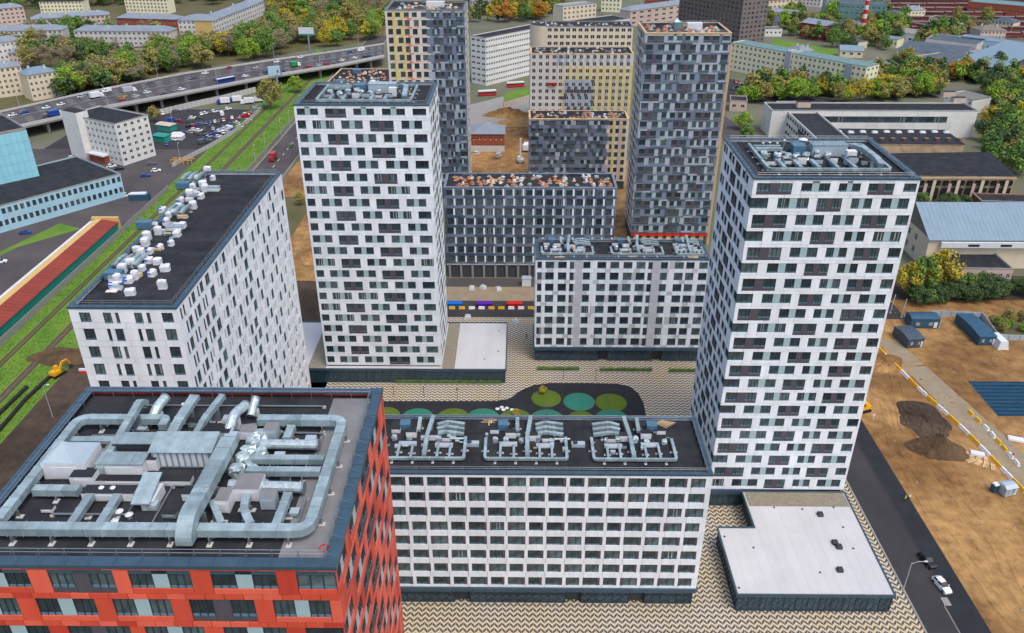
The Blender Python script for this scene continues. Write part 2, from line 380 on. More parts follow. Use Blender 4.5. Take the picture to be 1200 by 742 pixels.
FOOT = []
class Building:
    def __init__(s, name, label, cat, cx, cy, W, D, rz=0.0):
        FOOT.append((cx, cy, W, D, rz))
        s.t = thing(name, label, cat, (cx, cy, 0), rz); s.W, s.D, s.rz = W, D, rz; s.c = (cx, cy)
        s.pieces = []; s.wins = []
        s.faces = {'front': (-W/2, -D/2, 0.0, W), 'right': (W/2, -D/2, math.pi/2, D), 'left': (-W/2, D/2, -math.pi/2, D), 'back': (W/2, D/2, math.pi, W)}
    def loc(s, face, u, dy=0.0):
        ox, oy, a, L = s.faces[face]; return (ox+math.cos(a)*u-math.sin(a)*dy, oy+math.sin(a)*u+math.cos(a)*dy)
    def world(s, face, u, z):
        x, y = s.loc(face, u); c, q = math.cos(s.rz), math.sin(s.rz)
        a = s.faces[face][2]+s.rz
        return (s.c[0]+c*x-q*y, s.c[1]+q*x+c*y, z), (math.sin(a), -math.cos(a))
    def piece(s, face, u0, u1, z0, z1, m):
        L = s.faces[face][3]
        if face in ('left', 'right'): u0, u1 = max(u0, PT+.004), min(u1, L-PT-.004)
        if u1-u0 < .06 or z1-z0 < .06: return
        pw, n = s.world(face, (u0+u1)/2, (z0+z1)/2)
        s.pieces.append((size_seen(*pw, n, (u1-u0)*(z1-z0)), face, u0, u1, z0, z1, m))
    def strip(s, face, u0, u1, z0, z1, step, mfun):
        if u1-u0 < .05: return
        n = max(1, round((u1-u0)/step))
        for i in range(n):
            a, b = u0+(u1-u0)*i/n, u0+(u1-u0)*(i+1)/n; s.piece(face, a, b, z0, z1, mfun((a+b)/2, (z0+z1)/2))
    def window(s, face, u, z, w, h, style, var=None):
        L = s.faces[face][3]
        var = random.choice((0, 0, 0, 1, 1, 1, 2, 2, 2, 2, 0, 1, 3)) if var is None else var
        pw, n = s.world(face, u+w/2, z+h/2)
        s.wins.append((size_seen(*pw, n, w*h), face, u, z, w, h, style, var))
    def rows(s, face, z0, fh, nrow, pattern, mfun, sill=.78, wh=1.98, drop=.6, step=3.0, pier_step=9.0, pfun=None):
        """pattern(row from top) -> list of (u0, u1, style); one storey per row, row 0 on top"""
        L = s.faces[face][3]
        for r in range(nrow):
            zb = z0+(nrow-1-r)*fh; zs = zb+sill; zt = zs+wh
            lo = zb-(fh-sill-wh) if r < nrow-1 else zb       # spandrel reaches down to the head of the row below
            ws = [q for q in pattern(r) if q[1] > q[0]+.1]
            s.strip(face, 0, L, lo, zs-drop, step, mfun)
            if r == 0: s.strip(face, 0, L, zt, zb+fh, step, mfun)
            u = 0
            for (a, b, st) in ws+[(L, L, None)]:
                if a > u+.05: s.strip(face, u, a, zs-drop, zt, pier_step, pfun or mfun)
                if st:
                    if st == 'B': s.window(face, a, zs-drop, b-a, wh+drop, 'B')
                    else:
                        s.window(face, a, zs, b-a, wh, st)
                        if drop > .05: s.piece(face, a, b, zs-drop, zs, mfun((a+b)/2, zs))
                u = b
    def core(s, z1, z0=0.0, m='core', name='core_wall', inset=0.0):
        W, D = s.W/2-PT-.02, s.D/2-PT-.02
        if inset:
            z0 = 4.5; obj('ground_floor', MB().box(-W+inset, W-inset, -D+inset, D-inset, 0, z0-.01, m), s.t)
        obj(name, MB().box(-W, W, -D, D+PT, z0, z1-.62, m), s.t)
    def emit(s, limit=300, wlimit=300, pname='cladding_panel', joined_all=False, wname='window', rest='cladding'):
        ps = sorted(s.pieces, key=lambda q: -q[0])
        if joined_all: limit = 0
        for sc, face, u0, u1, z0, z1, m in ps[:limit]:
            x, y = s.loc(face, u0); obj(pname, panel_mesh(u1-u0, z1-z0, m), s.t, (x, y, z0), s.faces[face][2])
        if len(ps) > limit:
            b = MB(); g = .024 if not joined_all else 0.0
            for sc, face, u0, u1, z0, z1, m in ps[limit:]:
                ox, oy, a, L = s.faces[face]; c, q = math.cos(a), math.sin(a)
                vs = []
                for zz in (z0+g, z1-g):
                    for uu, dy in ((u0+g, 0), (u1-g, 0), (u1-g, PT), (u0+g, PT)): vs.append((ox+c*uu-q*dy, oy+q*uu+c*dy, zz))
                b.add(vs, [(0, 3, 2, 1), (4, 5, 6, 7), (0, 1, 5, 4), (1, 2, 6, 5), (2, 3, 7, 6), (3, 0, 4, 7)], m)
            o = obj('wall' if joined_all else rest, b, s.t)
            if not joined_all: o['kind'] = 'stuff'
        ws = sorted(s.wins, key=lambda q: -q[0])
        for sc, face, u, z, w_, h, st, var in ws[:wlimit]:
            me, inf = window_mesh(w_, h, st, var); x, y = s.loc(face, u)
            o = obj(wname, me, s.t, (x, y, z), s.faces[face][2])
            if inf: obj('infill_panel', inf, o)
        if len(ws) > wlimit:
            allv = MB()
            for sc, face, u, z, w_, h, st, var in ws[wlimit:]:
                ox, oy, a, L = s.faces[face]; c, q = math.cos(a), math.sin(a)
                allv.box(0, 0, 0, 0, 0, 0, 'frame') if False else None
                pts = [(u, z), (u+w_, z), (u+w_, z+h), (u, z+h)]
                allv.face([(ox+c*p-q*.2, oy+q*p+c*.2, zz) for p, zz in pts], 'glass_a')
            obj('window_rest', allv, s.t)['kind'] = 'stuff'
    def roof(s, z, mtop='bitumen', par=.65, capw=.75, capm='navy_metal', wallm='white_clad', rail=True, post_parts=False, wall_in=True):
        W, D = s.W/2, s.D/2
        e = PT+.03
        rf = obj('roof', MB().box(-W+e, W-e, -D+e, D-.03, z-.4, z, 'core', mtop), s.t)
        if rail:
            alx = W > D; LL = (W if alx else D)-.5; n = int(2*LL/2.0)
            for i in range(n):
                a, c = -LL+2*LL*i/n, -LL+2*LL*(i+1)/n-.02; zz = z+.006+.005*(i % 2)
                obj('roof_sheet', MB().box(a, c, -D+.5, D-.5, z+.002, zz, mtop) if alx else MB().box(-W+.5, W-.5, a, c, z+.002, zz, mtop), rf)
        # parapet upstand inside, cap on top, with standing seams
        pr = obj('parapet', MB().box(-W+.05, W-.05, -D+.05, -D+.34, z-.3, z+par, wallm).box(-W+.05, W-.05, D-.34, D-.05, z-.3, z+par, wallm)
                 .box(-W+.05, -W+.34, -D+.34, D-.34, z-.3, z+par, wallm).box(W-.34, W-.05, -D+.34, D-.34, z-.3, z+par, wallm), s.t)
        b = MB(); cw = capw; zc = z+par
        def cap(x0, x1, y0, y1, along):
            n = max(1, round(((x1-x0) if along == 'x' else (y1-y0))/2.0))
            for i in range(n):
                if along == 'x': a, c = x0+(x1-x0)*i/n, x0+(x1-x0)*(i+1)/n; b.box(a+.01, c-.01, y0, y1, zc+.004, zc+.06, capm); b.box(c-.04, c+.02, y0, y1, zc+.06, zc+.1, capm)
                else: a, c = y0+(y1-y0)*i/n, y0+(y1-y0)*(i+1)/n; b.box(x0, x1, a+.01, c-.01, zc+.004, zc+.06, capm); b.box(x0, x1, c-.04, c+.02, zc+.06, zc+.1, capm)
        cap(-W-.06, W+.06, -D-.06, -D+cw, 'x'); cap(-W-.06, W+.06, D-cw, D+.06, 'x'); cap(-W-.06, -W+cw, -D+cw, D-cw, 'y'); cap(W-cw, W+.06, -D+cw, D-cw, 'y')
        b.box(-W-.07, W+.07, -D-.075, -D-.055, zc-.3, zc+.05, capm); b.box(W+.055, W+.075, -D-.05, D+.05, zc-.3, zc+.05, capm); b.box(-W-.075, -W-.055, -D-.05, D+.05, zc-.3, zc+.05, capm)
        obj('parapet_cap', b, s.t)
        if rail:
            i = cw+.12; rl = MB(); r = .03; zt = zc+.75
            cs = [(-W+i, -D+i), (W-i, -D+i), (W-i, D-i), (-W+i, D-i)]
            for zz in (zt, zt-.38):
                for k in range(4): rl.tube([cs[k]+(zz,), cs[(k+1) % 4]+(zz,)], r, 'steel', 4)
            ro = obj('railing', rl, s.t)
            pm = MB().tube([(0, 0, z), (0, 0, zt)], .03, 'steel', 4).tube([(0, -i+.1, zc+.1), (0, 0, zt-.2)], .02, 'navy_metal', 4).mesh('railing_post')
            joined = MB()
            for k in range(4):
                (xa, ya), (xb, yb) = cs[k], cs[(k+1) % 4]; L = math.hypot(xb-xa, yb-ya); n = max(2, int(L/2.0)); ang = math.atan2(yb-ya, xb-xa)
                for j in range(n):
                    x, y = xa+(xb-xa)*j/n, ya+(yb-ya)*j/n
                    if post_parts: obj('railing_post', pm, ro, (x, y, 0), ang)
                    else:
                        joined.box(x-.03, x+.03, y-.03, y+.03, z, zt, 'steel')
            if not post_parts: obj('railing_posts', joined, ro)['kind'] = 'stuff'
        return z

# ============================================================ the residential towers
FH = 3.2; TOWER_Z0 = 4.85; TOWER_TOP = TOWER_Z0+22*FH      # 75.25
def scaled(rows_, L):
    return [[(a*L, b*L, st) for a, b, st in r] for r in rows_]
FRONT_L = [[(.02, .175, 'A'), (.229, .382, 'B'), (.438, .59, 'A'), (.65, .818, 'A'), (.876, .975, 'C')],
           [(.015, .075, 'C'), (.126, .283, 'A'), (.34, .498, 'A'), (.552, .728, 'B'), (.788, .94, 'A')]]
FRONT_R = [[(.026, .238, 'B'), (.294, .465, 'A'), (.52, .649, 'A'), (.698, .852, 'B'), (.91, .985, 'C')],
           [(.002, .106, 'C'), (.167, .353, 'A'), (.406, .555, 'B'), (.614, .738, 'A'), (.794, .962, 'A')]]
FRONT_RED = [[(.045, .21, 'A'), (.262, .428, 'B'), (.468, .626, 'A'), (.678, .845, 'A'), (.897, .997, 'C')],
             [(.014, .155, 'A'), (.204, .358, 'A'), (.405, .556, 'A'), (.605, .775, 'B'), (.824, .972, 'A')]]
SIDE = [[(.016, .15, 'A'), (.22, .40, 'A'), (.45, .62, 'B'), (.68, .86, 'A')],
        [(.10, .27, 'A'), (.32, .50, 'B'), (.56, .73, 'A'), (.79, .984, 'A')]]
def tower(name, label, x0, x1, y0, depth, front, side_face, mfun, nrow=22, z0=TOWER_Z0, post_parts=False, phase=0, capm='navy_metal', wallm='white_clad', mtop='bitumen', step=3.0, sfun=None, pfun=None, capw=.75, pier=9.0):
    W = x1-x0; B = Building(name, label, 'tower block', (x0+x1)/2, y0+depth/2, W, depth)
    f = scaled(front, W); sd_ = scaled(SIDE, depth)
    B.rows('front', z0, FH, nrow, lambda r: f[(r+phase) % 2], mfun, step=step, pfun=pfun, pier_step=pier)
    B.rows(side_face, z0, FH, nrow, lambda r: sd_[(r+phase) % 2], sfun or mfun, step=step, pier_step=pier)
    top = z0+nrow*FH
    other = 'left' if side_face == 'right' else 'right'
    B.strip(other, 0, depth, z0, top, 6.0, mfun); B.strip('back', 0, W, z0, top, 6.0, mfun)
    B.core(top-.45)
    B.emit()
    B.roof(top-.55, par=.62, post_parts=post_parts, capm=capm, wallm=wallm, mtop=mtop, capw=capw)
    return B, top-.55
def reds(u, z):
    return random.choice(('red_clad', 'red_clad', 'red_clad', 'red_light', 'red_light', 'red_deep'))
def whites(u, z): return 'white_clad'
RED, ROOF_RED = tower('red_tower', 'red panelled tower with silver ducts on its flat roof', -45.6, -14.36, 47.4, 25.2, FRONT_RED, 'right', reds, post_parts=True, wallm='navy_metal', step=1.6, capw=.95, pier=1.15)
LEFT, ROOF_L = tower('white_tower', 'tall white tower standing beside the low square white-roofed annex', -52.0, -20.8, 189.1, 22.0, FRONT_L, 'right', whites)
RIGHT, ROOF_R = tower('white_tower', 'tall white tower standing beside the new asphalt road and sand', 41.25, 70.5, 139.5, 24.0, FRONT_R, 'left', whites)
def slates(u, z): return random.choice(('slate_dark', 'slate_dark', 'slate_mid', 'slate_mid', 'slate_mid', 'slate_mid', 'slate_pale'))
SL_F = [[(.03, .22, 'B'), (.27, .43, 'A'), (.47, .62, 'A'), (.68, .86, 'B'), (.90, .985, 'C')],
        [(.015, .10, 'C'), (.16, .36, 'A'), (.42, .60, 'B'), (.65, .78, 'A'), (.82, .97, 'A')]]
DT, ROOF_DT = tower('slate_tower', 'dark slate-blue tower with an unfinished cluttered roof', 40.8, 69.0, 281.0, 19.5, SL_F, 'left', slates, pfun=lambda u, z: random.choice(('slate_pale', 'slate_pale', 'slate_mid')), capm='timber', wallm='beige_clad', sfun=lambda u, z: 'plaster_pale')
def yel(u, z):
    W = 30.0
    t = u/W
    if t < .25: return 'yellow_clad' if int(u/1.9) % 2 else 'beige_clad'
    if t < .40: return 'orange_clad' if int(u/1.6) % 2 else 'beige_clad'
    if t < .55: return 'beige_clad'
    return slates(u, z)
YT_F = [[(.03, .09, 'S'), (.13, .19, 'S'), (.24, .30, 'S'), (.34, .40, 'S'), (.455, .515, 'S'), (.58, .68, 'A'), (.73, .83, 'B'), (.88, .97, 'A')],
        [(.03, .09, 'S'), (.155, .215, 'S'), (.245, .305, 'S'), (.36, .42, 'S'), (.455, .515, 'S'), (.60, .72, 'B'), (.77, .85, 'A'), (.90, .985, 'C')]]
YT, ROOF_YT = tower('two_tone_tower', 'tower half yellow and orange, half dark slate, before the woods', -51.2, -21.0, 328.0, 22.0, YT_F, 'right', yel, capm='steel', wallm='beige_clad', step=1.7, sfun=lambda u, z: 'plaster_pale')

# ============================================================ the white blocks
BH = 3.38
def grid(L, n, margin, fill, styles, shift=0.0):
    bay = (L-2*margin)/n; out_ = []
    for i in range(n):
        st, f = styles[i % len(styles)]
        a = margin+bay*i+bay*(1-f*fill)/2+shift; out_.append((a, a+bay*f*fill, st))
    return out_
# front block with the white grid facade
FB = Building('white_block', 'white gridded block with three clusters of ducts on its roof', 'apartment block', 1.5, 119.75, 63.8, 16.9)
def fb_pat(r):
    st = (('D', 1.09), ('D', .86)) if r % 4 in (0, 3) else ((('D', .98), ('D', .98)) if r % 4 == 1 else (('D', .86), ('D', 1.09)))
    return grid(63.8, 18, .6, .83, st)
FB.rows('front', 4.9, BH, 8, fb_pat, whites, sill=.6, wh=2.0, drop=.02, step=3.5)
for f_ in ('right', 'left', 'back'): FB.strip(f_, 0, FB.faces[f_][3], 4.9, 31.94, 5.0, whites)
FB.core(31.6, inset=1.2); FB.emit(); ROOF_FB = FB.roof(31.45, par=.6)
# back block with grey and white cladding
BW = Building('white_block', 'white and grey block standing across the paved courtyard', 'apartment block', 27.5, 205.6, 46.2, 13.0)
def bw_pat(r):
    bx = [(.01, .035, 'C'), (.057, .105, 'C'), (.13, .178, 'C'), (.197, .22, 'S'), (.275, .325, 'G'), (.355, .405, 'C'), (.43, .48, 'C'), (.505, .555, 'C'), (.58, .63, 'C'), (.648, .672, 'S'), (.72, .77, 'G'), (.80, .85, 'C'), (.865, .912, 'C'), (.94, .988, 'C')]
    return [(a*46.2, b*46.2, st) for a, b, st in bx]
def bw_m(u, z):
    t = u/46.2
    if .225 < t < .275 or .674 < t < .72: return 'grey_clad'
    return 'grey_clad' if (int(u/1.55)*7+int(z/1.6)*3) % 5 == 0 else 'white_clad'
BW.rows('front', 4.9, BH, 8, bw_pat, bw_m, sill=.65, wh=2.2, drop=.02, step=1.55)
for f_ in ('right', 'left', 'back'): BW.strip(f_, 0, BW.faces[f_][3], 4.9, 31.94, 5.0, whites)
BW.core(31.6, inset=1.2); BW.emit(); ROOF_BW = BW.roof(31.45, par=.6)
# left block with scattered windows
LB = Building('white_block', 'white block with scattered narrow windows beside the grassy railway', 'apartment block', -61.7, 144.7, 16.9, 64.4)
def lb_front(r):
    a = [(.09, .19, 'C'), (.31, .385, 'S'), (.425, .455, 'S'), (.60, .672, 'S'), (.715, .745, 'S'), (.855, .955, 'C')] if r % 2 == 0 else \
        [(.09, .19, 'C'), (.31, .34, 'S'), (.385, .46, 'S'), (.60, .63, 'S'), (.67, .742, 'S'), (.855, .955, 'C')]
    return [(p*16.9, q*16.9, st) for p, q, st in a]
def lb_side(r):
    rr = random.Random(r*13+5); out_ = []; u = .8
    ph = (r % 2)*1.3
    for k in range(16):
        a = 1.2+ph+k*3.9
        if k in (3, 8) : out_.append((a, a+1.9, 'S'))
        else:
            out_.append((a, a+.65, 'S')); out_.append((a+1.25, a+1.25+(1.35 if (k+r) % 3 else .65), 'S'))
    return [q for q in out_ if q[1] < 63.8]
LB.rows('front', 4.9, 3.25, 18, lb_front, whites, sill=.6, wh=2.1, drop=.02, step=2.8, pier_step=2.2)
LB.rows('right', 4.9, 3.25, 18, lb_side, whites, sill=.6, wh=2.1, drop=.02, step=4.0)
for f_ in ('left', 'back'): LB.strip(f_, 0, LB.faces[f_][3], 4.9, 63.4, 6.0, whites)
LB.core(63.0); LB.emit(wlimit=300); ROOF_LB = LB.roof(62.8, par=.65)

# ============================================================ unfinished dark block, beige block and the low dark one
DM = Building('slate_block', 'dark slate block with pallets of orange packs on its roof', 'apartment block', 3.5, 260.0, 56.0, 14.0)
def dm_pat(r): return grid(56.0, 17, .5, .72, (('G', 1.15), ('G', 1.1)), shift=.25*(r % 2))
DM.rows('front', 5.2, 3.38, 8, dm_pat, lambda u, z: random.choice(('slate_dark', 'slate_mid')), sill=.55, wh=2.4, drop=.02, step=3.3)
for f_ in ('right', 'left', 'back'): DM.strip(f_, 0, DM.faces[f_][3], 5.2, 32.24, 5.0, slates)
DM.core(31.8, z0=0.0); DM.emit(); ROOF_DM = DM.roof(31.7, par=.6, capm='slate_mid', wallm='slate_mid', rail=False)
# concrete columns of its open ground floor
for i in range(15):
    o = obj('column', cached('dmcol', lambda: MB().box(-.35, .35, -.3, .3, 0, 5.15, 'concrete').mesh('column')), DM.t, (-27+i*3.86, -6.75, 0))
obj('floor_edge', MB().box(-28, 28, -7.02, -6.64, 4.75, 5.19, 'concrete_pale'), DM.t)

DL = Building('slate_block', 'low dark slate block with a yellow and pink end bay', 'apartment block', 24.6, 347.2, 41.6, 13.5)
def dl_m(u, z):
    if u > 33.0: return ('yellow_clad', 'beige_clad', 'plaster_pink')[int(u/1.45) % 3]
    return slates(u, z)
def dl_pat(r):
    p = [(.02, .10, 'C'), (.15, .27, 'B'), (.32, .42, 'A'), (.47, .60, 'B'), (.65, .75, 'A')] if r % 2 == 0 else [(.02, .14, 'B'), (.19, .29, 'A'), (.35, .47, 'B'), (.53, .63, 'A'), (.68, .78, 'C')]
    p += [(.815, .84, 'S'), (.87, .905, 'S'), (.94, .975, 'S')]
    return [(a*41.6, b*41.6, st) for a, b, st in p]
DL.rows('front', 3.6, 3.38, 8, dl_pat, dl_m, sill=.8, wh=1.85, drop=.02, step=1.45)
for f_ in ('right', 'left', 'back'): DL.strip(f_, 0, DL.faces[f_][3], 3.6, 30.6, 5.0, slates)
DL.core(30.3); DL.emit(); ROOF_DL = DL.roof(30.1, par=.5, capm='timber', wallm='concrete', rail=False)

BG = Building('beige_block', 'half clad beige block with pink and yellow bays and a cradle', 'apartment block', 30.0, 420.5, 50.0, 17.0)
def bg_m(u, z):
    k = int(u/3.3); top = 43.0
    if k < 4: return 'plaster_pale'
    if 16.5 < u < 31 and z < 30: return 'slate_pale' if (int(u/1.1)+int(z/3.3)) % 3 else 'dark_infill'
    if u > 31 and z < 30: return 'yellow_clad' if int(u/1.65) % 2 else 'slate_pale'
    if z < 36.5: return 'yellow_clad' if int(u/1.65) % 2 else 'plaster_pale'
    return 'slate_pale' if int(u/1.65) % 2 == 0 else 'plaster_pale'
def bg_pat(r): return [(1.0+i*3.28, 1.0+i*3.28+1.5, 'F') for i in range(15)]
BG.rows('front', 3.3, 3.3, 12, bg_pat, bg_m, sill=.8, wh=1.7, drop=.02, step=1.64)
for f_ in ('right', 'left', 'back'): BG.strip(f_, 0, BG.faces[f_][3], 3.3, 42.9, 5.0, lambda u, z: 'plaster_pale')
BG.core(42.6); BG.emit(); ROOF_BG = BG.roof(42.4, par=.5, capm='timber', wallm='plaster_pale', rail=False)
BG2 = Building('beige_block', 'long beige block with a curved end rising behind the half clad one', 'apartment block', 35.0, 444.0, 44.0, 16.5)
BG2.rows('front', 2.0, 3.3, 15, lambda r: [(1.0+i*3.1, 2.9+i*3.1, 'F') for i in range(14)], lambda u, z: 'plaster_cream', sill=.8, wh=1.6, drop=.02, step=6)
for f_ in ('right', 'left', 'back'): BG2.strip(f_, 0, BG2.faces[f_][3], 2.0, 51.5, 5.0, lambda u, z: 'plaster_cream')
BG2.core(51.2); BG2.emit(joined_all=True); ROOF_BG2 = BG2.roof(51.0, par=.5, capm='steel', wallm='plaster_cream', rail=False)
# quarter-round stair end
pts = [(-22.0-.02-8*math.sin(t), -8.2+8*(1-math.cos(t))) for t in [math.pi/2*i/8 for i in range(9)]]+[(-22.02, 8.2)]
obj('round_end', MB().prism(pts, 0, 51.6, 'plaster_cream', 'bitumen'), BG2.t)

# roof cradle (red) on the beige block
t = thing('facade_cradle', 'red hanging work cradle against the beige wall', 'work cradle', (16.0, 411.2, 28))
obj('basket', MB().box(-2.2, 2.2, -.4, .4, 0, .12, 'paint_red').box(-2.2, 2.2, -.42, -.38, .12, 1.1, 'paint_red').box(-2.2, 2.2, .38, .42, .12, 1.0, 'paint_red').box(-2.2, -2.14, -.38, .38, .12, 1.1, 'paint_red').box(2.14, 2.2, -.38, .38, .12, 1.1, 'paint_red'), t)
for sx in (-2, 2): obj('cable', MB().tube([(sx, 0, 1), (sx, 0, 15.5)], .05, 'paint_red', 4), t)

# north block with the orange-littered roof
NB = Building('slate_block', 'grey block with orange insulation spread over its roof', 'apartment block', -79.5, 405.0, 32.0, 75.0, R(-2))
NB.rows('right', 2.0, 3.38, 8, lambda r: [(1.2+i*3.6, 3.2+i*3.6, 'C') for i in range(20)], lambda u, z: random.choice(('slate_dark', 'slate_mid')), sill=.8, wh=1.9, drop=.02, step=3.6)
NB.rows('front', 2.0, 3.38, 8, lambda r: [(1.2+i*3.4, 3.0+i*3.4, 'C') for i in range(9)], lambda u, z: 'slate_pale', sill=.8, wh=1.9, drop=.02, step=3.4)
for f_ in ('left', 'back'): NB.strip(f_, 0, NB.faces[f_][3], 2.0, 29.0, 5.0, lambda u, z: 'plaster_pale')
NB.core(28.7); NB.emit(); ROOF_NB = NB.roof(28.5, par=.5, capm='timber', wallm='plaster_pale', rail=False)
# ============================================================ ground
def sheet(name, pts, m, z):
    b = MB(); n = len(pts)
    a = sum(pts[i][0]*pts[(i+1) % n][1]-pts[(i+1) % n][0]*pts[i][1] for i in range(n))
    if a < 0: pts = pts[::-1]
    b.face([(p[0], p[1], z) for p in pts], m); return structure(name, b)
def rect(x0, x1, y0, y1): return [(x0, y0), (x1, y0), (x1, y1), (x0, y1)]
def pxpoly(*p): return [G(u, v) for u, v in p]
# the ground sheet has a real hollow for the tarpaulin pit
PX0, PX1, PY0, PY1 = 122.5, 160.0, 174.0, 192.0
gb = MB(); E_ = 5000
for (x0, x1, y0, y1) in ((-E_, PX0, -800, E_), (PX1, E_, -800, E_), (PX0, PX1, -800, PY0), (PX0, PX1, PY1, E_)):
    gb.face([(x0, y0, 0), (x1, y0, 0), (x1, y1, 0), (x0, y1, 0)], 'town_ground')
structure('ground', gb)
# site soil on the left, lawn along the railway
sheet('bare_soil', rect(-131, -52, 60, 250), 'soil', .004)
sheet('bare_soil', rect(-105, -52, 250, 420), 'sand', .004)
sheet('lawn', rect(-153.5, -126, 60, 640), 'grass', .008)
sheet('lawn', rect(-105, -86, 255, 330), 'grass_dull', .012)
sheet('street', rect(-122, -107, 255, 700), 'asphalt_old', .012)
for x in (-122.3, -106.7): obj_ = structure('kerb', MB().box(x-.25, x+.25, 255, 700, 0, .14, 'concrete'))
for y in range(260, 560, 9): sheet('lane_marking', rect(-114.6, -114.4, y, y+3.5), 'line_white', .016)
sheet('yard', rect(-330, -153.5, 150, 395), 'asphalt_old', .004)
sheet('yard', rect(-235, -141, 395, 470), 'asphalt', .006)
sheet('verge', pxpoly((0, 295), (70, 262), (95, 268), (20, 290), (0, 300)), 'grass', .012)
# sand site on the right
sb = MB()
for (x0, x1, y0, y1) in ((87, PX0, 60, 258), (PX0, 260, 60, PY0), (PX0, 260, PY1, 238), (PX1, 260, PY0, PY1)):
    sb.face([(x0, y0, .005), (x1, y0, .005), (x1, y1, .005), (x0, y1, .005)], 'sand')
structure('sand', sb)
sheet('bare_soil', rect(105, 300, 238, 256), 'soil', .010)
# pit
pit = MB(); dz = -4.0; q = 3.0
c0 = [(PX0, PY0), (PX1, PY0), (PX1, PY1), (PX0, PY1)]; c1 = [(PX0+q, PY0+q), (PX1-q, PY0+q), (PX1-q, PY1-q), (PX0+q, PY1-q)]
for i in range(4):
    j = (i+1) % 4; pit.face([c0[i]+(0.0,), c0[j]+(0.0,), c1[j]+(dz,), c1[i]+(dz,)], 'sand')
pit.face([p+(dz,) for p in c1], 'sand'); structure('pit', pit)
tb = MB(); ny = 40; nx = 12
vs = []; fs = []
rr = random.Random(4)
for j in range(ny+1):
    for i in range(nx+1):
        vs.append((PX0+.6+(PX1-PX0-1.2)*i/nx, PY0+.5+(PY1-PY0-1.0)*j/ny+rr.uniform(-.06, .06), -.9+(.28 if j % 2 else -.2)+rr.uniform(-.05, .05)))
for j in range(ny):
    for i in range(nx): a = j*(nx+1)+i; fs.append((a, a+1, a+nx+2, a+nx+1))
tb.add(vs, [f for i, f in enumerate(fs) if (i//nx) % 4], 'tarp_blue'); tb.add(vs, [f for i, f in enumerate(fs) if not (i//nx) % 4], 'tarp_light')  # paler rows mark seams and put light on the ripples into the colour
tag(obj('tarpaulin', tb), 'rippled dark blue tarpaulin covering the square pit in the sand', 'tarpaulin')
# road beside the right tower with its fresh asphalt footway
sheet('road', rect(75.2, 81.0, 60, 176), 'asphalt', .008)
structure('footway', MB().box(81.25, 87.0, 60, 114, 0, .12, 'asphalt_new').box(82.6, 87.0, 114.0, 176, 0, .12, 'asphalt_new'))
sheet('road', rect(81.0, 82.4, 112, 176), 'asphalt', .010)
structure('kerb', MB().box(81.1, 81.25, 60, 112.0, 0, .13, 'concrete').box(81.25, 82.6, 112.0, 114.0, 0, .125, 'concrete').box(82.42, 82.56, 114.0, 176, 0, .13, 'asphalt_old'))
structure('kerb', MB().box(74.85, 75.2, 60, 176, 0, .14, 'concrete'))
# site track
trk = pxpoly((1028, 398), (1050, 398), (1215, 545), (1215, 592))
sheet('site_track', trk, 'sand_pale', .014)
# the paved court
sheet('paving', rect(-58, 74.85, 90, 225), 'zigzag', .004)
play = pxpoly((440, 470), (583, 470), (597, 467), (613, 456), (627, 451), (645, 449), (690, 449), (725, 450), (738, 453), (748, 461), (754, 472), (757, 487))
play = play+[(34, 131), (-50, 131)]
sheet('play_court', play, 'asphalt_new', .010)
# rear street
sheet('street', rect(-58, 120, 225, 236), 'asphalt', .012)
sheet('sand_strip', rect(-58, 120, 236, 246), 'sand_pale', .010)
sheet('street', rect(-58, 120, 246, 252.5), 'asphalt_old', .012)
sheet('site_floor', rect(-22, 60, 268, 380), 'sand', .012)
sheet('site_floor', pxpoly((545, 140), (640, 120), (640, 215), (545, 215)), 'sand', .016)
sheet('street', pxpoly((530, 128), (650, 98), (650, 124), (600, 138), (560, 150), (530, 160)), 'concrete', .024)
sheet('lawn', pxpoly((590, 110), (640, 96), (640, 106), (590, 120)), 'grass', .028)
sheet('street', pxpoly((840, 130), (870, 150), (880, 175), (850, 180)), 'asphalt_old', .012)
sheet('car_park', pxpoly((855, 92), (980, 118), (980, 128), (850, 120)), 'asphalt', .010)
sheet('lawn', pxpoly((905, 45), (1000, 62), (1000, 70), (905, 52)), 'grass', .010)

# heaps of earth
def heap(name, label, x, y, rx, ry, h, m, seed):
    r_ = np.random.RandomState(seed); n, k = 44, 14; vs = []; fs = []; b = MB()
    waves = [(r_.uniform(.3, 1.6), r_.uniform(0, 6.28), r_.uniform(0, 6.28), r_.uniform(.04, .13)) for _ in range(16)]
    edge = [1+.14*math.sin(2*math.pi*j/n*2+seed)+.06*math.sin(2*math.pi*j/n*5+2*seed)+r_.uniform(-.03, .03) for j in range(n)]
    for i in range(k):
        f = 1-i/k
        for j in range(n):
            a = 2*math.pi*j/n; px_, py_ = rx*f*edge[j]*math.cos(a), ry*f*edge[j]*math.sin(a)
            bump_ = sum(am*math.sin(fq*(px_*math.cos(dr)+py_*math.sin(dr))+ph) for fq, dr, ph, am in waves)
            vs.append((px_, py_, -.06 if i == 0 else max(.02, h*(1-f**1.2)*(1+.7*bump_)+r_.uniform(-.2, .2)*min(1.3, h))))
    vs.append((0, 0, h*.95))
    for i in range(k-1):
        for j in range(n): fs.append((i*n+j, i*n+(j+1) % n, (i+1)*n+(j+1) % n, (i+1)*n+j))
    for j in range(n): fs.append(((k-1)*n+j, (k-1)*n+(j+1) % n, k*n))
    b.add(vs, fs, m); tag(obj(name, b, None, (x, y, 0), 0, False), label, 'earth heap')
x, y = G(1098, 527); heap('earth_heap', 'dark brown earth heap below the barrier line on the sand', x, y, 7.0, 4.6, 3.6, 'soil_dark', 3)
x, y = G(1082, 492); heap('earth_heap', 'broad flat brown spoil heap beside the white and yellow barriers', x, y, 7.0, 8, 1.0, 'soil', 5)
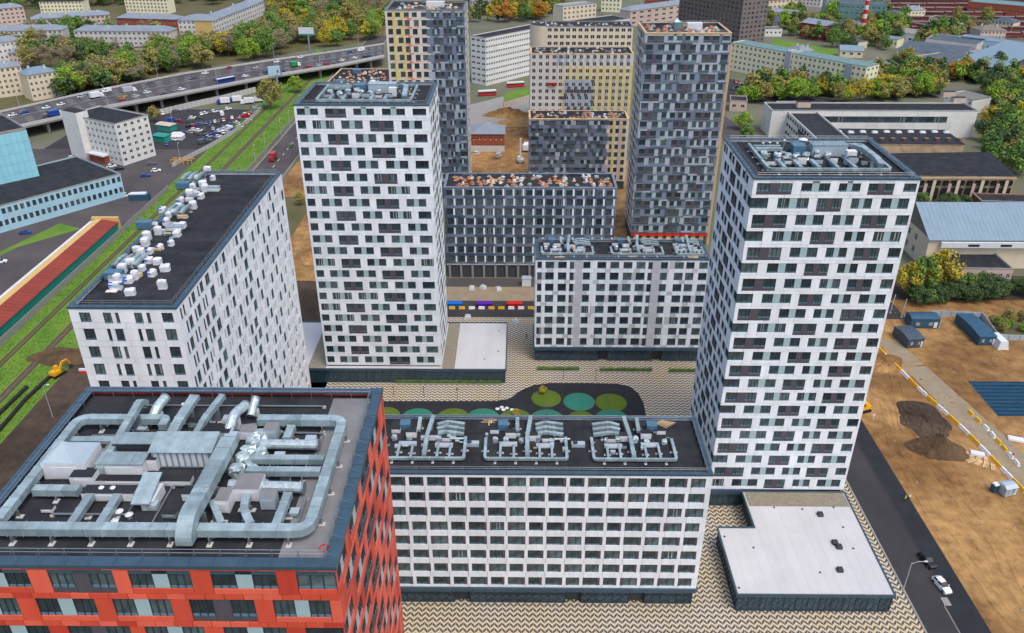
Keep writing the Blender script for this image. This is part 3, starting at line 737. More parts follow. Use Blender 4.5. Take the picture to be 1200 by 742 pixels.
x, y = G(1035, 425); heap('earth_heap', 'sandy heap against the foot of the barrier line', x, y, 6, 5, 1.6, 'sand', 6)
x, y = G(75, 418); heap('earth_heap', 'black soil heap behind the yellow excavator', x, y, 9, 6, 1.5, 'soil_dark', 8)
x, y = G(172, 300) ; x, y = G(365, 300); heap('earth_heap', 'sandy heap in the gap beside the tall white tower', x+2, y, 7, 9, 2.5, 'sand', 9)
x, y = G(595, 135); heap('earth_heap', 'long orange sand bank below the pink hoarding', x, y, 16, 6, 4, 'sand', 11)

# play mounds
for (u, v, r0, kind, lb) in ((640, 467, 3.9, 'play_green', 'round green play mound with a small yellow bush on it'), (678.5, 471, 4.1, 'play_teal', 'round teal rubber mound between the two whole green ones'), (716, 472, 4.1, 'play_green', 'round olive green play mound at the rounded end of the court'),
        (452, 487, 3.6, 'play_green', 'green mound half hidden by the red tower'), (489, 490, 4.2, 'play_teal', 'teal mound behind the roof edge beside the red tower'), (531, 490, 4.2, 'play_green', 'olive mound between the two half hidden teal mounds'), (566, 490, 4.2, 'play_teal', 'bright teal mound beside the white stepping discs'), (604, 491, 4.2, 'play_green', 'green mound with tufts beside the white stepping discs'), (641, 492, 4.4, 'play_teal', 'teal mound under the rope climbing frame'), (681, 491, 3.4, 'play_green', 'small green mound in front of the round teal one'), (717, 491, 4.2, 'play_teal', 'teal mound in front of the round olive one')):
    x, y = G(u, v)
    t = thing('play_mound', lb, 'play mound', (x, y, 0))
    obj('mound', MB().dome(0, 0, 0, r0, r0, .55, kind, 28, 6), t, smooth=True); 
    rim = MB(); rim.tube([(r0*math.cos(a), r0*math.sin(a), .03) for a in [2*math.pi*i/28 for i in range(29)]], .06, 'play_green', 5, caps=False); obj('edging', rim, t)
x, y = G(641, 490)
t = thing('climbing_frame', 'pyramid rope climbing frame on a teal mound', 'climbing frame', (x, y, .3))
for a in range(6):
    c, s_ = math.cos(a*math.pi/3), math.sin(a*math.pi/3); obj('rope', MB().tube([(3.2*c, 3.2*s_, 0), (0, 0, 4.2)], .03, 'steel', 4), t)
obj('mast', MB().cyl(0, 0, .07, 0, 4.3, 'steel', 6), t)
for (u, v) in ((583, 481), (588, 479), (594, 480), (600, 482), (590, 482)):
    x, y = G(u, v); t = thing('stepping_disc', 'white round stepping stool beside the teal mound', 'play stool', (x, y, 0), 0, 'white stools on the play court')
    obj('stem', MB().cyl(0, 0, .2, 0, .4, 'steel', 8), t); obj('disc', MB().cyl(0, 0, .55, .4, .52, 'unit_white', 14), t)

# ============================================================ podiums and shop fronts
def shopfront(t, x0, y0, x1, y1, z0, z1, pane=2.2, skip=()):
    L = math.hypot(x1-x0, y1-y0); n = max(1, round(L/pane)); a = math.atan2(y1-y0, x1-x0); w_ = L/n
    def mk():
        b = MB(); b.face([(.06, .1, .3), (w_-.06, .1, .3), (w_-.06, .1, z1-z0-.1), (.06, .1, z1-z0-.1)], 'shop_glass')
        b.box(0, .08, 0, .2, 0, z1-z0, 'frame'); b.box(w_-.08, w_, 0, .2, 0, z1-z0, 'frame'); b.box(.08, w_-.08, 0, .2, 0, .3, 'navy_clad'); b.box(.08, w_-.08, 0, .2, z1-z0-.1, z1-z0, 'frame')
        b.box(w_/2-.03, w_/2+.03, .03, .15, .3, z1-z0-.1, 'frame'); b.box(.08, w_-.08, .04, .14, 2.3, 2.36, 'frame')
        return b.mesh('shop_pane')
    me = cached(('shop', round(w_, 3), z0, z1), mk)
    for i in range(n):
        if i in skip: continue
        obj('shop_pane', me, t, (x0+math.cos(a)*w_*i, y0+math.sin(a)*w_*i, z0), a)
def podium_band(t, pts, z0, z1, m='navy_metal', th=.25):
    for i in range(len(pts)):
        (xa, ya), (xb, yb) = pts[i], pts[(i+1) % len(pts)]; L = math.hypot(xb-xa, yb-ya); a = math.atan2(yb-ya, xb-xa)
        n = max(1, round(L/3)); b = MB()
        for k in range(n): b.box(L*k/n+.01, L*(k+1)/n-.01, 0 if i % 2 == 0 else .004, th, z0, z1-(.003 if i % 2 else 0), m)
        obj('fascia', b, t, (xa, ya, 0), a)
def podium(name, label, pts, z, cat='annex', membrane='membrane', glass_sides=None, skip=()):
    cx = sum(p[0] for p in pts)/len(pts); cy = sum(p[1] for p in pts)/len(pts)
    t = thing(name, label, cat, (cx, cy, 0)); q_ = [(p[0]-cx, p[1]-cy) for p in pts]
    n = len(q_)
    def inset(d):
        o_ = []
        for i in range(n):
            p0, p1, p2 = Vector(q_[i-1]+(0,)), Vector(q_[i]+(0,)), Vector(q_[(i+1) % n]+(0,))
            d1 = (p1-p0).normalized(); d2 = (p2-p1).normalized(); n1 = Vector((-d1.y, d1.x, 0)); n2 = Vector((-d2.y, d2.x, 0))
            m_ = (n1+n2); m_ = m_/max(.2, m_.dot(n1)); o_.append((p1.x+m_.x*d, p1.y+m_.y*d))
        return o_
    obj('core_wall', MB().prism(inset(.6), 0, z-.2, 'core'), t)
    obj('roof', MB().prism(inset(.28), z-.18, z, 'core', membrane), t)
    podium_band(t, q_, z-.5, z+.24)
    ins = inset(.3)
    for i in range(n):
        if glass_sides is None or i in glass_sides:
            shopfront(t, *ins[i], *ins[(i+1) % n], 0.02, z-.51, skip=skip)
    return t, (cx, cy)
T1, c1 = podium('paved_annex', 'low navy-rimmed podium with square white roof beside tall tower', [(-66, 187.6), (-3.3, 187.6), (-3.3, 213.6), (-66, 213.6)], 4.4, glass_sides=(0, 1))
obj('gravel_bed', MB().box(-20.7-c1[0], -17.3-c1[0], 188.0-c1[1], 213.2-c1[1], 4.41, 4.47, 'gravel'), T1)
obj('gravel_bed', MB().box(-57.0-c1[0], -52.1-c1[0], 188.0-c1[1], 213.2-c1[1], 4.41, 4.47, 'gravel'), T1)
T2, c2 = podium('glass_pavilion', 'single storey pavilion with pale membrane roof and navy fascia', [(40.8, 110.2), (70.4, 110.2), (70.8, 139.3), (48.4, 139.3), (48.4, 128.2), (40.8, 128.2)], 4.4, glass_sides=(0, 1, 4, 5))
for i in range(15):
    xa = 41.15+i*1.95; xb = min(xa+1.93, 70.0); yb = 134.5 if xa > 48.7 else 127.8
    obj('roof_sheet', MB().box(xa-c2[0], xb-c2[0], 110.55-c2[1], yb-c2[1], 4.404, 4.42+.004*(i % 2), 'membrane'), T2)
for i in range(7):
    xa = -17.2+i*1.95; obj('roof_sheet', MB().box(xa-c1[0], min(xa+1.93, -3.65)-c1[0], 187.95-c1[1], 213.2-c1[1], 4.404, 4.42+.004*(i % 2), 'membrane'), T1)
obj('gravel_bed', MB().box(49.0-c2[0], 70.3-c2[0], 134.6-c2[1], 139.0-c2[1], 4.41, 4.46, 'gravel'), T2)
# ground floor of the right tower: navy base and glass
podium_band(RIGHT.t, [(-14.8, -12.1), (-7.4, -12.1)], 3.7, 4.8); shopfront(RIGHT.t, -14.5, -11.9, -7.4, -11.9, .02, 3.7)
podium_band(RIGHT.t, [(-14.8, 11.9), (-14.8, -12.0)], 3.7, 4.8); shopfront(RIGHT.t, -14.5, 11.8, -14.5, -11.6, .02, 3.7)
podium_band(FB.t, [(-31.95, -8.5), (31.95, -8.5)], 4.0, 4.88); shopfront(FB.t, -31.6, -7.7, 31.6, -7.7, .02, 4.0, 3.0, skip=(6, 13, 17))
podium_band(FB.t, [(31.95, -8.48), (31.95, 8.5)], 4.0, 4.88); shopfront(FB.t, 31.4, -7.7, 31.4, 8.2, .02, 4.0, 2.6)
podium_band(BW.t, [(-23.15, -6.55), (23.15, -6.55)], 3.9, 4.88); shopfront(BW.t, -23.0, -5.9, 23.0, -5.9, .02, 3.9, 2.6, skip=(7, 13))
podium_band(BW.t, [(-23.15, 6.5), (-23.15, -6.5)], 3.9, 4.88)
podium_band(RED.t, [(-15.6, -12.6), (15.6, -12.6)], 3.9, 4.83)
obj('shop_sign', MB().box(29.0, 31.3, -8.62, -8.52, 4.2, 4.7, 'paint_brightblue'), FB.t)
# small roof vents and outlets on the pavilion
def fan_mesh():
    b = MB(); b.box(-.55, .55, -.4, .4, 0, .55, 'unit_cool'); return b.mesh('housing')
def roof_fan(x, y, z, label, group=None, s=1.0, rz=0.0):
    t = thing('roof_fan', label, 'roof fan', (x, y, z), rz, group); t.scale = (s, s, s)
    obj('base', cached('fanbase', lambda: MB().box(-.6, .6, -.6, .6, 0, .35, 'fan_dark').mesh('base')), t)
    obj('cowl', cached('fancowl', lambda: MB().box(-.45, .45, -.45, .45, .35, .62, 'unit_cool').taper(-.65, .65, -.65, .65, .62, .82, .18, .18, 'fan_dark').mesh('cowl')), t)
    return t
for (u, v) in ((961, 604), (978, 637), (983, 642), (984, 669)):
    x, y = G(u, v, 4.4); roof_fan(x, y, 4.4, 'black square fan on the pale membrane roof of the pavilion', 'fans on the pavilion roof', .9)
for (u, v) in ((907, 595), (977, 595), (988, 618), (883, 642), (1000, 643), (961, 671), (849, 629), (866, 689), (940, 597)):
    x, y = G(u, v, 4.4); t = thing('roof_outlet', 'small dark drain outlet on the pavilion roof', 'roof outlet', (x, y, 4.4), 0, 'drain outlets on the pavilion roof')
    obj('grate', cached('grate', lambda: MB().cyl(0, 0, .2, 0, .12, 'fan_dark', 8).mesh('grate')), t); obj('ring', cached('gring', lambda: MB().cyl(0, 0, .26, 0, .05, 'steel', 8).mesh('ring')), t)
for (u, v) in ((585, 388), (584, 412), (568, 421)):
    x, y = G(u, v, 4.4); t = thing('roof_outlet', 'small dark drain outlet on the square white annex roof', 'roof outlet', (x, y, 4.4), 0, 'drain outlets on the annex roof')
    obj('grate', CACHE['grate'], t); obj('ring', CACHE['gring'], t)

# loose stones and clods over the sandy site
rs = np.random.RandomState(12); sb2 = MB()
for i in range(1500):
    x, y = 89+rs.rand()*60, 100+rs.rand()*135
    if PX0-1 < x < PX1 and PY0-1 < y < PY1+1: continue
    s_ = .08+.3*rs.rand()**3
    sb2.add([(x-s_, y-s_*.7, 0), (x+s_*.8, y-s_, 0), (x+s_, y+s_*.8, 0), (x-s_*.7, y+s_, 0), (x+s_*.1, y, s_*.9)], [(0, 1, 4), (1, 2, 4), (2, 3, 4), (3, 0, 4)], 'sand' if rs.rand() < .7 else 'sand_pale')
o = obj('rubble', sb2); o['kind'] = 'stuff'; tag(o, 'loose clods and stones scattered over the sand site', 'rubble')
# long ruts pressed up along the haul routes
for k, (px_) in enumerate([[(1040, 430), (1055, 500), (1100, 560), (1160, 640), (1200, 720)], [(1030, 470), (1045, 530), (1085, 600), (1150, 690), (1190, 742)], [(1110, 560), (1150, 610), (1210, 660)], [(1060, 430), (1110, 425), (1200, 432)]]):
    for off_ in (0, 2.2):
        b = MB(); pts = [Vector(G(u, v)+(0,)) for u, v in px_]; fine = round_path_(pts) if False else pts
        dense = []
        for i in range(len(pts)-1):
            for j in range(14): dense.append(pts[i].lerp(pts[i+1], j/14))
        for i in range(len(dense)-1):
            a, c = dense[i], dense[i+1]; d = (c-a).normalized(); nrm = Vector((-d.y, d.x, 0)); w_ = .35+.12*rs.rand(); o_ = nrm*(off_+.25*math.sin(i*.35+k)); h_ = .05+.16*rs.rand()
            p0, p1 = a+o_-nrm*w_, a+o_+nrm*w_; q0, q1 = c+o_-nrm*w_, c+o_+nrm*w_; t0, t1 = a+o_+Vector((0, 0, h_)), c+o_+Vector((0, 0, h_*.8))
            b.add([p0, q0, t0, t1, p1, q1], [(0, 1, 3, 2), (2, 3, 5, 4)], 'sand')
        structure('wheel_rut', b)
# ============================================================ roof plant
def round_path(pts, r, n=4):
    out_ = [Vector(pts[0])]
    for i in range(1, len(pts)-1):
        p, a, b = Vector(pts[i]), Vector(pts[i-1]), Vector(pts[i+1])
        da, db = (a-p), (b-p); rr = min(r, da.length*.45, db.length*.45); da.normalize(); db.normalize()
        s_, e = p+da*rr, p+db*rr
        for k in range(n+1):
            t = k/n; out_.append(s_*(1-t)**2+p*2*t*(1-t)+e*t*t)
    out_.append(Vector(pts[-1])); return out_
def sweep_rect(b, path, w_, h, m, collars=1.25):
    """rectangular duct; path runs along the middle of the section"""
    path = [Vector(p) for p in path]; k = len(path); rings = []
    def frame(i):
        a = path[max(i-1, 0)]; c = path[min(i+1, k-1)]; d = (c-a).normalized()
        if abs(d.z) > .95: prev = frame.last if hasattr(frame, 'last') else Vector((1, 0, 0)); sx = prev
        else: sx = Vector((d.y, -d.x, 0)).normalized()
        frame.last = sx; up = sx.cross(d).normalized()
        return sx, up, d
    for i in range(k):
        sx, up, d = frame(i); p = path[i]
        rings.append([p-sx*w_/2-up*h/2, p+sx*w_/2-up*h/2, p+sx*w_/2+up*h/2, p-sx*w_/2+up*h/2])
    for i in range(k-1):
        L = (path[i+1]-path[i]).length; ns = max(1, int(L/collars)) if collars else 1
        for q_ in range(ns):
            f0, f1 = q_/ns, (q_+1)/ns
            r0 = [rings[i][j].lerp(rings[i+1][j], f0) for j in range(4)]; r1 = [rings[i][j].lerp(rings[i+1][j], f1) for j in range(4)]
            fs = [(j, 4+j, 4+(j+1) % 4, (j+1) % 4) for j in range(4)]
            if i == 0 and q_ == 0: fs.append((0, 1, 2, 3))
            if i == k-2 and q_ == ns-1: fs.append((7, 6, 5, 4))
            b.add(r0+r1, fs, m)
    if collars:
        acc = 0
        for i in range(k-1):
            seg = path[i+1]-path[i]; L = seg.length
            if L < collars*.8: continue
            n = int(L/collars); d = seg.normalized(); sx = Vector((d.y, -d.x, 0)); sx = sx.normalized() if sx.length > .1 else Vector((1, 0, 0)); up = sx.cross(d)
            for j in range(n+1):
                p = path[i]+seg*((j+.02)/(n+.04)); q_ = []
                for e in (-.035, .035):
                    for (su, sv) in ((-1, -1), (1, -1), (1, 1), (-1, 1)): q_.append(p+d*e+sx*su*(w_/2+.04)+up*sv*(h/2+.04))
                b.add(q_, [(0, 3, 2, 1), (4, 5, 6, 7), (0, 1, 5, 4), (1, 2, 6, 5), (2, 3, 7, 6), (3, 0, 4, 7)], m)
def duct(label, path, w_=1.2, h=1.0, z=0.0, bend=.9, feet=True, m='galv', group=None, name='roof_duct', collars=1.25):
    """path: world x, y, height of the underside over the roof z"""
    w_, h = w_*.84, h*.84
    x0, y0 = path[0][0], path[0][1]
    t = thing(name, label, 'roof duct', (x0, y0, z), 0, group)
    loc_ = [(p[0]-x0, p[1]-y0, p[2]+h/2) for p in path]
    pp = round_path(loc_, bend) if len(loc_) > 2 else loc_
    b = MB(); sweep_rect(b, pp, w_, h, m, collars); obj('casing', b, t)
    if feet:
        fm = {}
        for i in range(len(loc_)-1):
            a, c = Vector(loc_[i]), Vector(loc_[i+1]); L = (c-a).length
            if abs((c-a).z) > .5*L: continue
            n = max(1, int(L/3.2)); al = abs((c-a).x) > abs((c-a).y)
            for j in range(n):
                p = a+(c-a)*((j+.5)/n); hz = round(p.z-h/2, 2)
                if hz < .1: continue
                def mk():
                    q_ = MB(); e = w_/2+.12
                    if al: q_.box(-.22, .22, -e-.3, -e+.3, 0, .1, 'concrete_pale'); q_.box(-.22, .22, e-.3, e+.3, 0, .1, 'concrete_pale'); q_.box(-.05, .05, -e-.05, e+.05, .1, max(.14, hz-.01), 'steel')
                    else: q_.box(-e-.3, -e+.3, -.22, .22, 0, .1, 'concrete_pale'); q_.box(e-.3, e+.3, -.22, .22, 0, .1, 'concrete_pale'); q_.box(-e-.05, e+.05, -.05, .05, .1, max(.14, hz-.01), 'steel')
                    return q_.mesh('support_foot')
                obj('support_foot', cached(('foot', al, round(w_, 2), hz), mk), t, (p.x, p.y, 0))
    return t
def round_duct(label, path, r=.5, z=0.0, bend=.8, m='foil', group=None, cowl=True):
    x0, y0 = path[0][0], path[0][1]; t = thing('round_duct', label, 'roof duct', (x0, y0, z), 0, group)
    pp = round_path([(p[0]-x0, p[1]-y0, p[2]) for p in path], bend); b = MB(); b.tube(pp, r, m, 12)
    L = (pp[-1]-pp[0]).length
    if len(path) == 2:
        for i in range(int(L/1.0)+1):
            p = pp[0]+(pp[-1]-pp[0])*min(1, i*1.0/L); d = (pp[-1]-pp[0]).normalized(); b.tube([p-d*.04, p+d*.04], r+.05, m, 12)
    obj('pipe', b, t, smooth=False)
    e = pp[-1]; d = (pp[-1]-pp[-2]).normalized(); b2 = MB().tube([e-d*.12, e+d*.03], r+.08, 'steel', 12); obj('end_ring', b2, t)
    mid = pp[len(pp)//2] if len(path) > 2 else (pp[0]+pp[-1])/2
    if mid.z-r > .1: obj('stand', MB().box(mid.x-.4, mid.x+.4, mid.y-.3, mid.y+.3, 0, mid.z-r+.05, 'unit_white'), t)
    return t
def unit(label, x, y, z, w_, d, h, m='unit_white', top='bitumen', kind='box', group=None, name='air_handler', rz=0.0, stripes=0):
    t = thing(name, label, 'air handler' if name == 'air_handler' else 'roof shaft', (x, y, z), rz, group)
    b = MB(); b.box(-w_/2, w_/2, -d/2, d/2, .16, h, m, top); obj('casing', b, t)
    obj('skid', MB().box(-w_/2+.06, w_/2-.06, -d/2+.06, d/2-.06, 0, .17, 'fan_dark'), t)
    if stripes:
        for i in range(stripes):
            a = -w_/2+.25+(w_-.5)*i/stripes
            obj('louvre', cached(('louv', round((w_-.5)/stripes, 2), h), lambda: MB().box(.0, (w_-.5)/stripes*.62, -.07, .0, .35, h-.25, 'unit_white').mesh('louvre')), t, (a, -d/2-.002, 0))
    else:
        obj('access_panel', MB().box(-w_*.3, w_*.3, -d/2-.04, -d/2-.003, .3, h*.8, m), t)
    if kind == 'pyramid':
        q_ = min(w_, d)*.42; b2 = MB(); cxx = -w_*.12
        b2.add([(cxx-q_, -q_, h), (cxx+q_, -q_, h), (cxx+q_, q_, h), (cxx-q_, q_, h), (cxx, 0, h+q_*1.0)], [(0, 1, 4), (1, 2, 4), (2, 3, 4), (3, 0, 4)], 'unit_cool'); obj('hood', b2, t)
    elif kind == 'slope':
        b2 = MB(); b2.add([(-w_/2-.1, -d/2-.3, h), (w_/2+.1, -d/2-.3, h), (w_/2+.1, d/2, h+.02), (-w_/2-.1, d/2, h+.02), (-w_/2-.1, d/2, h+.5), (w_/2+.1, d/2, h+.5)], [(0, 1, 5, 4), (0, 4, 3), (1, 2, 5), (3, 4, 5, 2)], 'galv'); obj('lid', b2, t)
    elif kind == 'seam':
        b2 = MB(); b2.box(-w_/2-.08, w_/2+.08, -d/2-.08, d/2+.08, h+.004, h+.1, 'galv')
        for i in range(int(w_/.9)): b2.box(-w_/2+.4+i*.9, -w_/2+.46+i*.9, -d/2-.09, d/2+.09, h+.1, h+.14, 'galv')
        obj('lid', b2, t)
    elif kind == 'fans':
        for i in range(max(1, int(w_/1.3))):
            obj('fan', cached('ufan', lambda: MB().cyl(0, 0, .45, 0, .16, 'fan_dark', 12).mesh('fan')), t, (-w_/2+.65+i*1.3, 0, h))
    return t
def cowl(label, x, y, z, h=.9, r=.3, group=None, m='unit_white'):
    t = thing('roof_cowl', label, 'vent cowl', (x, y, z), 0, group)
    obj('pipe', cached(('cp', h, r), lambda: MB().cyl(0, 0, r*.6, 0, h, 'galv', 8).mesh('pipe')), t)
    obj('cap', cached(('cc', h, r, m), lambda: MB().cyl(0, 0, r, h, h+.14, m, 10, r*.35).mesh('cap')), t); return t
def foil_lump(label, x, y, z, rx, ry, h, seed, group=None):
    r_ = random.Random(seed); b = MB()
    n, k = 11, 5; vs = []; fs = []
    for i in range(k+1):
        f = (1, 1.0, 1.02, .96, .78, .0)[i]; zz = h*(0, .25, .55, .8, .95, 1)[i]
        for j in range(n):
            a = 2*math.pi*j/n; e = 1+r_.uniform(-.22, .22); sq = 1/max(abs(math.cos(a)), abs(math.sin(a)))**.6
            vs.append((rx*f*e*math.cos(a)*sq, ry*f*e*math.sin(a)*sq, zz+(r_.uniform(-.06, .12)*h if 0 < i < k else 0)))
    for i in range(k):
        for j in range(n): fs.append((i*n+j, i*n+(j+1) % n, (i+1)*n+(j+1) % n, (i+1)*n+j))
    b.add(vs, fs, 'foil'); return tag(obj('wrapped_fan', b, None, (x, y, z)), label, 'wrapped fan', group)

# ---- the red tower's roof, surveyed
zr = ROOF_RED
gr = None
duct('long silver duct looping round the front and right of the red tower roof', [(-43.3, 50.9, .75), (-17.2, 50.9, .75), (-17.2, 66.2, .75), (-25.6, 66.2, .75)], 1.08, .9, zr, 1.2)
duct('silver duct along the left edge of the red tower roof', [(-43.3, 51.7, .8), (-43.3, 66.2, .8), (-34.6, 66.2, .8), (-34.6, 64.9, .8)], 1.0, .8, zr, 1.1)
duct('silver branch duct joining the left edge run of the red tower', [(-42.6, 56.0, .5), (-38.6, 56.0, .5)], .95, .8, zr)
duct('short silver duct rising from the front run beside the white plinth', [(-37.3, 51.6, .5), (-37.3, 55.3, .5)], .8, .7, zr)
duct('second short silver duct between front run and white plinth', [(-34.9, 51.6, .5), (-34.9, 55.3, .5)], .8, .7, zr)
duct('silver cross duct behind the pyramid hood unit', [(-42.6, 63.0, .6), (-37.0, 63.0, .6)], .9, .7, zr)
duct('massive silver duct arching from the striped unit over the front run', [(-26.8, 61.4, 1.7), (-26.9, 53.6, 1.75), (-26.95, 51.0, 1.85), (-26.95, 49.85, .9), (-26.95, 49.8, .35)], 1.6, 1.25, zr, 1.1, collars=1.6)
duct('slanting silver duct leaving the massive arch to the right', [(-26.3, 54.4, .7), (-24.6, 51.6, .7)], .7, .7, zr)
duct('bent silver duct feeding the front run beside the grey box unit', [(-23.6, 55.4, .6), (-23.4, 53.6, .6), (-22.2, 51.6, .7)], .8, .7, zr)
duct('silver duct in front of the small grey box unit', [(-20.1, 55.6, .5), (-20.1, 51.6, .6)], .85, .75, zr)
duct('flat silver duct entering the right run from the foil fans, rear', [(-24.6, 60.4, .6), (-17.9, 60.4, .6)], .85, .7, zr)
duct('flat silver duct entering the right run from the foil fans, front', [(-24.6, 58.7, .6), (-17.9, 58.7, .6)], .85, .7, zr)
round_duct('round silver duct with open end beside the rear flat duct', [(-25.6, 62.9, .9), (-24.4, 62.7, .9), (-18.9, 62.6, .9)], .48, zr)
round_duct('round silver duct with open end in front of the flat ducts', [(-25.6, 56.8, .9), (-24.2, 56.7, .9), (-18.9, 56.5, .9)], .5, zr)
duct('raised crooked silver duct climbing past the left canopy unit', [(-37.9, 58.4, .7), (-37.9, 61.2, .9), (-37.4, 64.0, 1.9), (-37.6, 67.6, 2.0), (-37.7, 68.6, 1.0)], .8, .75, zr, .6)
round_duct('round silver elbow beside the raised crooked duct', [(-36.4, 66.6, .5), (-36.2, 67.6, 1.5), (-35.8, 69.2, 1.7)], .5, zr)
duct('sloping silver chute with broad top beside the striped unit', [(-33.5, 63.0, .5), (-33.1, 65.2, 1.3), (-32.7, 69.0, 1.7)], 1.15, .6, zr, .4)
duct('narrow sloping silver chute behind the striped unit', [(-31.2, 63.0, .5), (-30.6, 65.6, 1.4), (-30.0, 69.2, 1.6)], .7, .65, zr, .4)
round_duct('silver gooseneck duct behind the striped unit', [(-28.2, 64.2, .6), (-28.0, 66.4, 1.7), (-27.6, 68.6, 1.2)], .5, zr)
round_duct('short upright silver pipe beside the gooseneck', [(-26.9, 67.8, .5), (-26.7, 69.4, 1.6)], .42, zr)
duct('small silver duct beside the grey shaft at the rear run', [(-22.2, 65.5, .5), (-22.2, 63.4, .5)], .9, .7, zr)
unit('large silver unit with pale striped side on the red tower', -30.9, 61.2, zr, 5.7, 2.3, 2.1, 'galv', 'galv', 'slope', stripes=9)
unit('white unit with pyramid hood by the left edge duct', -41.0, 59.9, zr, 4.0, 3.2, 1.9, 'unit_white', 'unit_cool', 'pyramid')
unit('white shaft with flat slatted canopy behind the rounded unit', -36.0, 62.1, zr, 3.6, 1.6, 1.9, 'fan_dark', 'unit_cool', 'seam')
unit('rounded white air unit on the long pale plinth', -36.2, 59.6, zr, 4.2, 1.7, 1.5, 'unit_white', 'unit_cool', 'seam')
unit('long low white plinth under the rounded air unit', -34.2, 57.9, zr, 9.6, .9, .7, 'unit_white', 'bitumen', name='roof_shaft')
unit('white flat-topped shaft with two small caps beside the short ducts', -35.9, 56.0, zr, 4.6, 1.2, 1.0, 'unit_white', 'bitumen', name='roof_shaft')
unit('small white shaft between the left edge duct and the rounded unit', -39.0, 57.9, zr, 2.1, 1.4, 1.3, 'unit_white', 'bitumen', name='roof_shaft')
unit('white L-shaped shaft limb beside the massive arch', -23.7, 56.6, zr, 2.2, 2.2, 1.5, 'unit_white', 'bitumen_grey', name='roof_shaft')
unit('white shaft limb joining the massive arch duct', -25.4, 54.9, zr, 1.2, 1.8, 1.5, 'unit_white', 'bitumen_grey', name='roof_shaft')
unit('small grey box unit in front of the round duct', -21.6, 55.0, zr, 1.3, 1.1, 1.5, 'unit_cool', 'bitumen_grey')
unit('small grey box unit beside the rear duct run', -23.9, 64.6, zr, 1.2, 1.3, 1.6, 'unit_cool', 'bitumen_grey')
unit('low dark shaft behind the striped silver unit', -29.6, 64.6, zr, 3.6, 1.5, 1.3, 'unit_cool', 'bitumen', name='roof_shaft')
unit('low dark shaft under the sloping chutes', -33.0, 64.0, zr, 2.2, 1.3, 1.0, 'unit_white', 'bitumen', name='roof_shaft')
unit('low dark shaft beside the raised crooked duct', -35.8, 64.3, zr, 4.4, 1.1, .8, 'unit_cool', 'bitumen', name='roof_shaft')
unit('small white shaft under the massive arch', -28.7, 56.1, zr, 1.5, 1.2, .9, 'unit_white', 'bitumen', name='roof_shaft')
unit('small white shaft behind the tilted panel', -26.3, 64.9, zr, 1.4, 1.2, 1.1, 'unit_white', 'bitumen_grey', name='roof_shaft')
for i, (x, y, rx, ry, h) in enumerate(((-24.9, 64.0, .7, .6, 1.4), (-25.1, 62.7, .75, .6, 1.8), (-25.2, 61.4, .8, .6, 1.5), (-25.3, 60.1, .75, .6, 1.7), (-25.5, 58.8, .7, .6, 1.5), (-24.2, 61.9, .5, .5, 1.0), (-24.4, 59.4, .5, .5, 1.0))):
    foil_lump('crumpled foil-wrapped fan in the row beside the round ducts', x, y, zr, rx, ry, h, i+3, 'foil-wrapped fans on the red tower')
t = thing('tilted_panel', 'tilted silver panel on dark struts beside three white cowls', 'roof hood', (-32.4, 55.6, zr))
obj('panel', MB().add([(-.8, -1.6, 1.0), (.8, -1.6, 1.0), (.9, 1.5, 1.9), (-.7, 1.5, 1.9), (-.8, -1.6, 1.15), (.8, -1.6, 1.15), (.9, 1.5, 2.05), (-.7, 1.5, 2.05)], [(0, 3, 2, 1), (4, 5, 6, 7), (0, 1, 5, 4), (1, 2, 6, 5), (2, 3, 7, 6), (3, 0, 4, 7)], 'galv') or MB(), t) if False else None
pb = MB(); pb.add([(-.8, -1.6, 1.0), (.8, -1.6, 1.0), (.9, 1.5, 1.9), (-.7, 1.5, 1.9), (-.8, -1.6, 1.15), (.8, -1.6, 1.15), (.9, 1.5, 2.05), (-.7, 1.5, 2.05)], [(0, 3, 2, 1), (4, 5, 6, 7), (0, 1, 5, 4), (1, 2, 6, 5), (2, 3, 7, 6), (3, 0, 4, 7)], 'galv'); obj('panel', pb, t)
obj('chest', MB().box(-.2, .95, -1.2, 1.2, 0, 1.05, 'unit_white'), t)
for sx, sy in ((-.7, -1.4), (-.6, 1.3)): obj('strut', MB().box(sx-.06, sx+.06, sy-.06, sy+.06, 0, 1.1+(sy+1.6)*.27, 'fan_dark'), t)
for (x, y) in ((-34.3, 53.9), (-33.3, 53.5), (-34.2, 52.7)): cowl('small white mushroom cowl in the trio near the front run', x, y, zr, .4, .36, 'white cowls near the front duct')
for (x, y, lb) in ((-36.6, 56.0, 'white cap on the flat-topped shaft, first of a pair'), (-35.6, 56.0, 'white cap on the flat-topped shaft, second of a pair')): cowl(lb, x, y, zr+1.0, .2, .26)
for (x, y, lb) in ((-34.6, 70.0, 'lone white vent pipe near the rear parapet'), (-30.9, 70.3, 'small beige vent pipe against the rear parapet')): cowl(lb, x, y, zr, .35, .2)
obj('roof_walkway', MB().box(10.6, 14.6, -11.6, 11.6, ROOF_RED+.014, ROOF_RED+.04, 'bitumen_grey'), RED.t)
x, y = -15.9, 50.1
t = thing('roof_hose', 'small red coil lying on the grey walkway of the red tower', 'hose', (x, y, zr+.04)); obj('coil', MB().tube([(.35*math.cos(a), .35*math.sin(a), .06) for a in [i*.7 for i in range(10)]], .07, 'paint_brightred', 5), t); obj('nozzle', MB().cyl(.35, 0, .06, 0, .3, 'paint_brightred', 6), t)

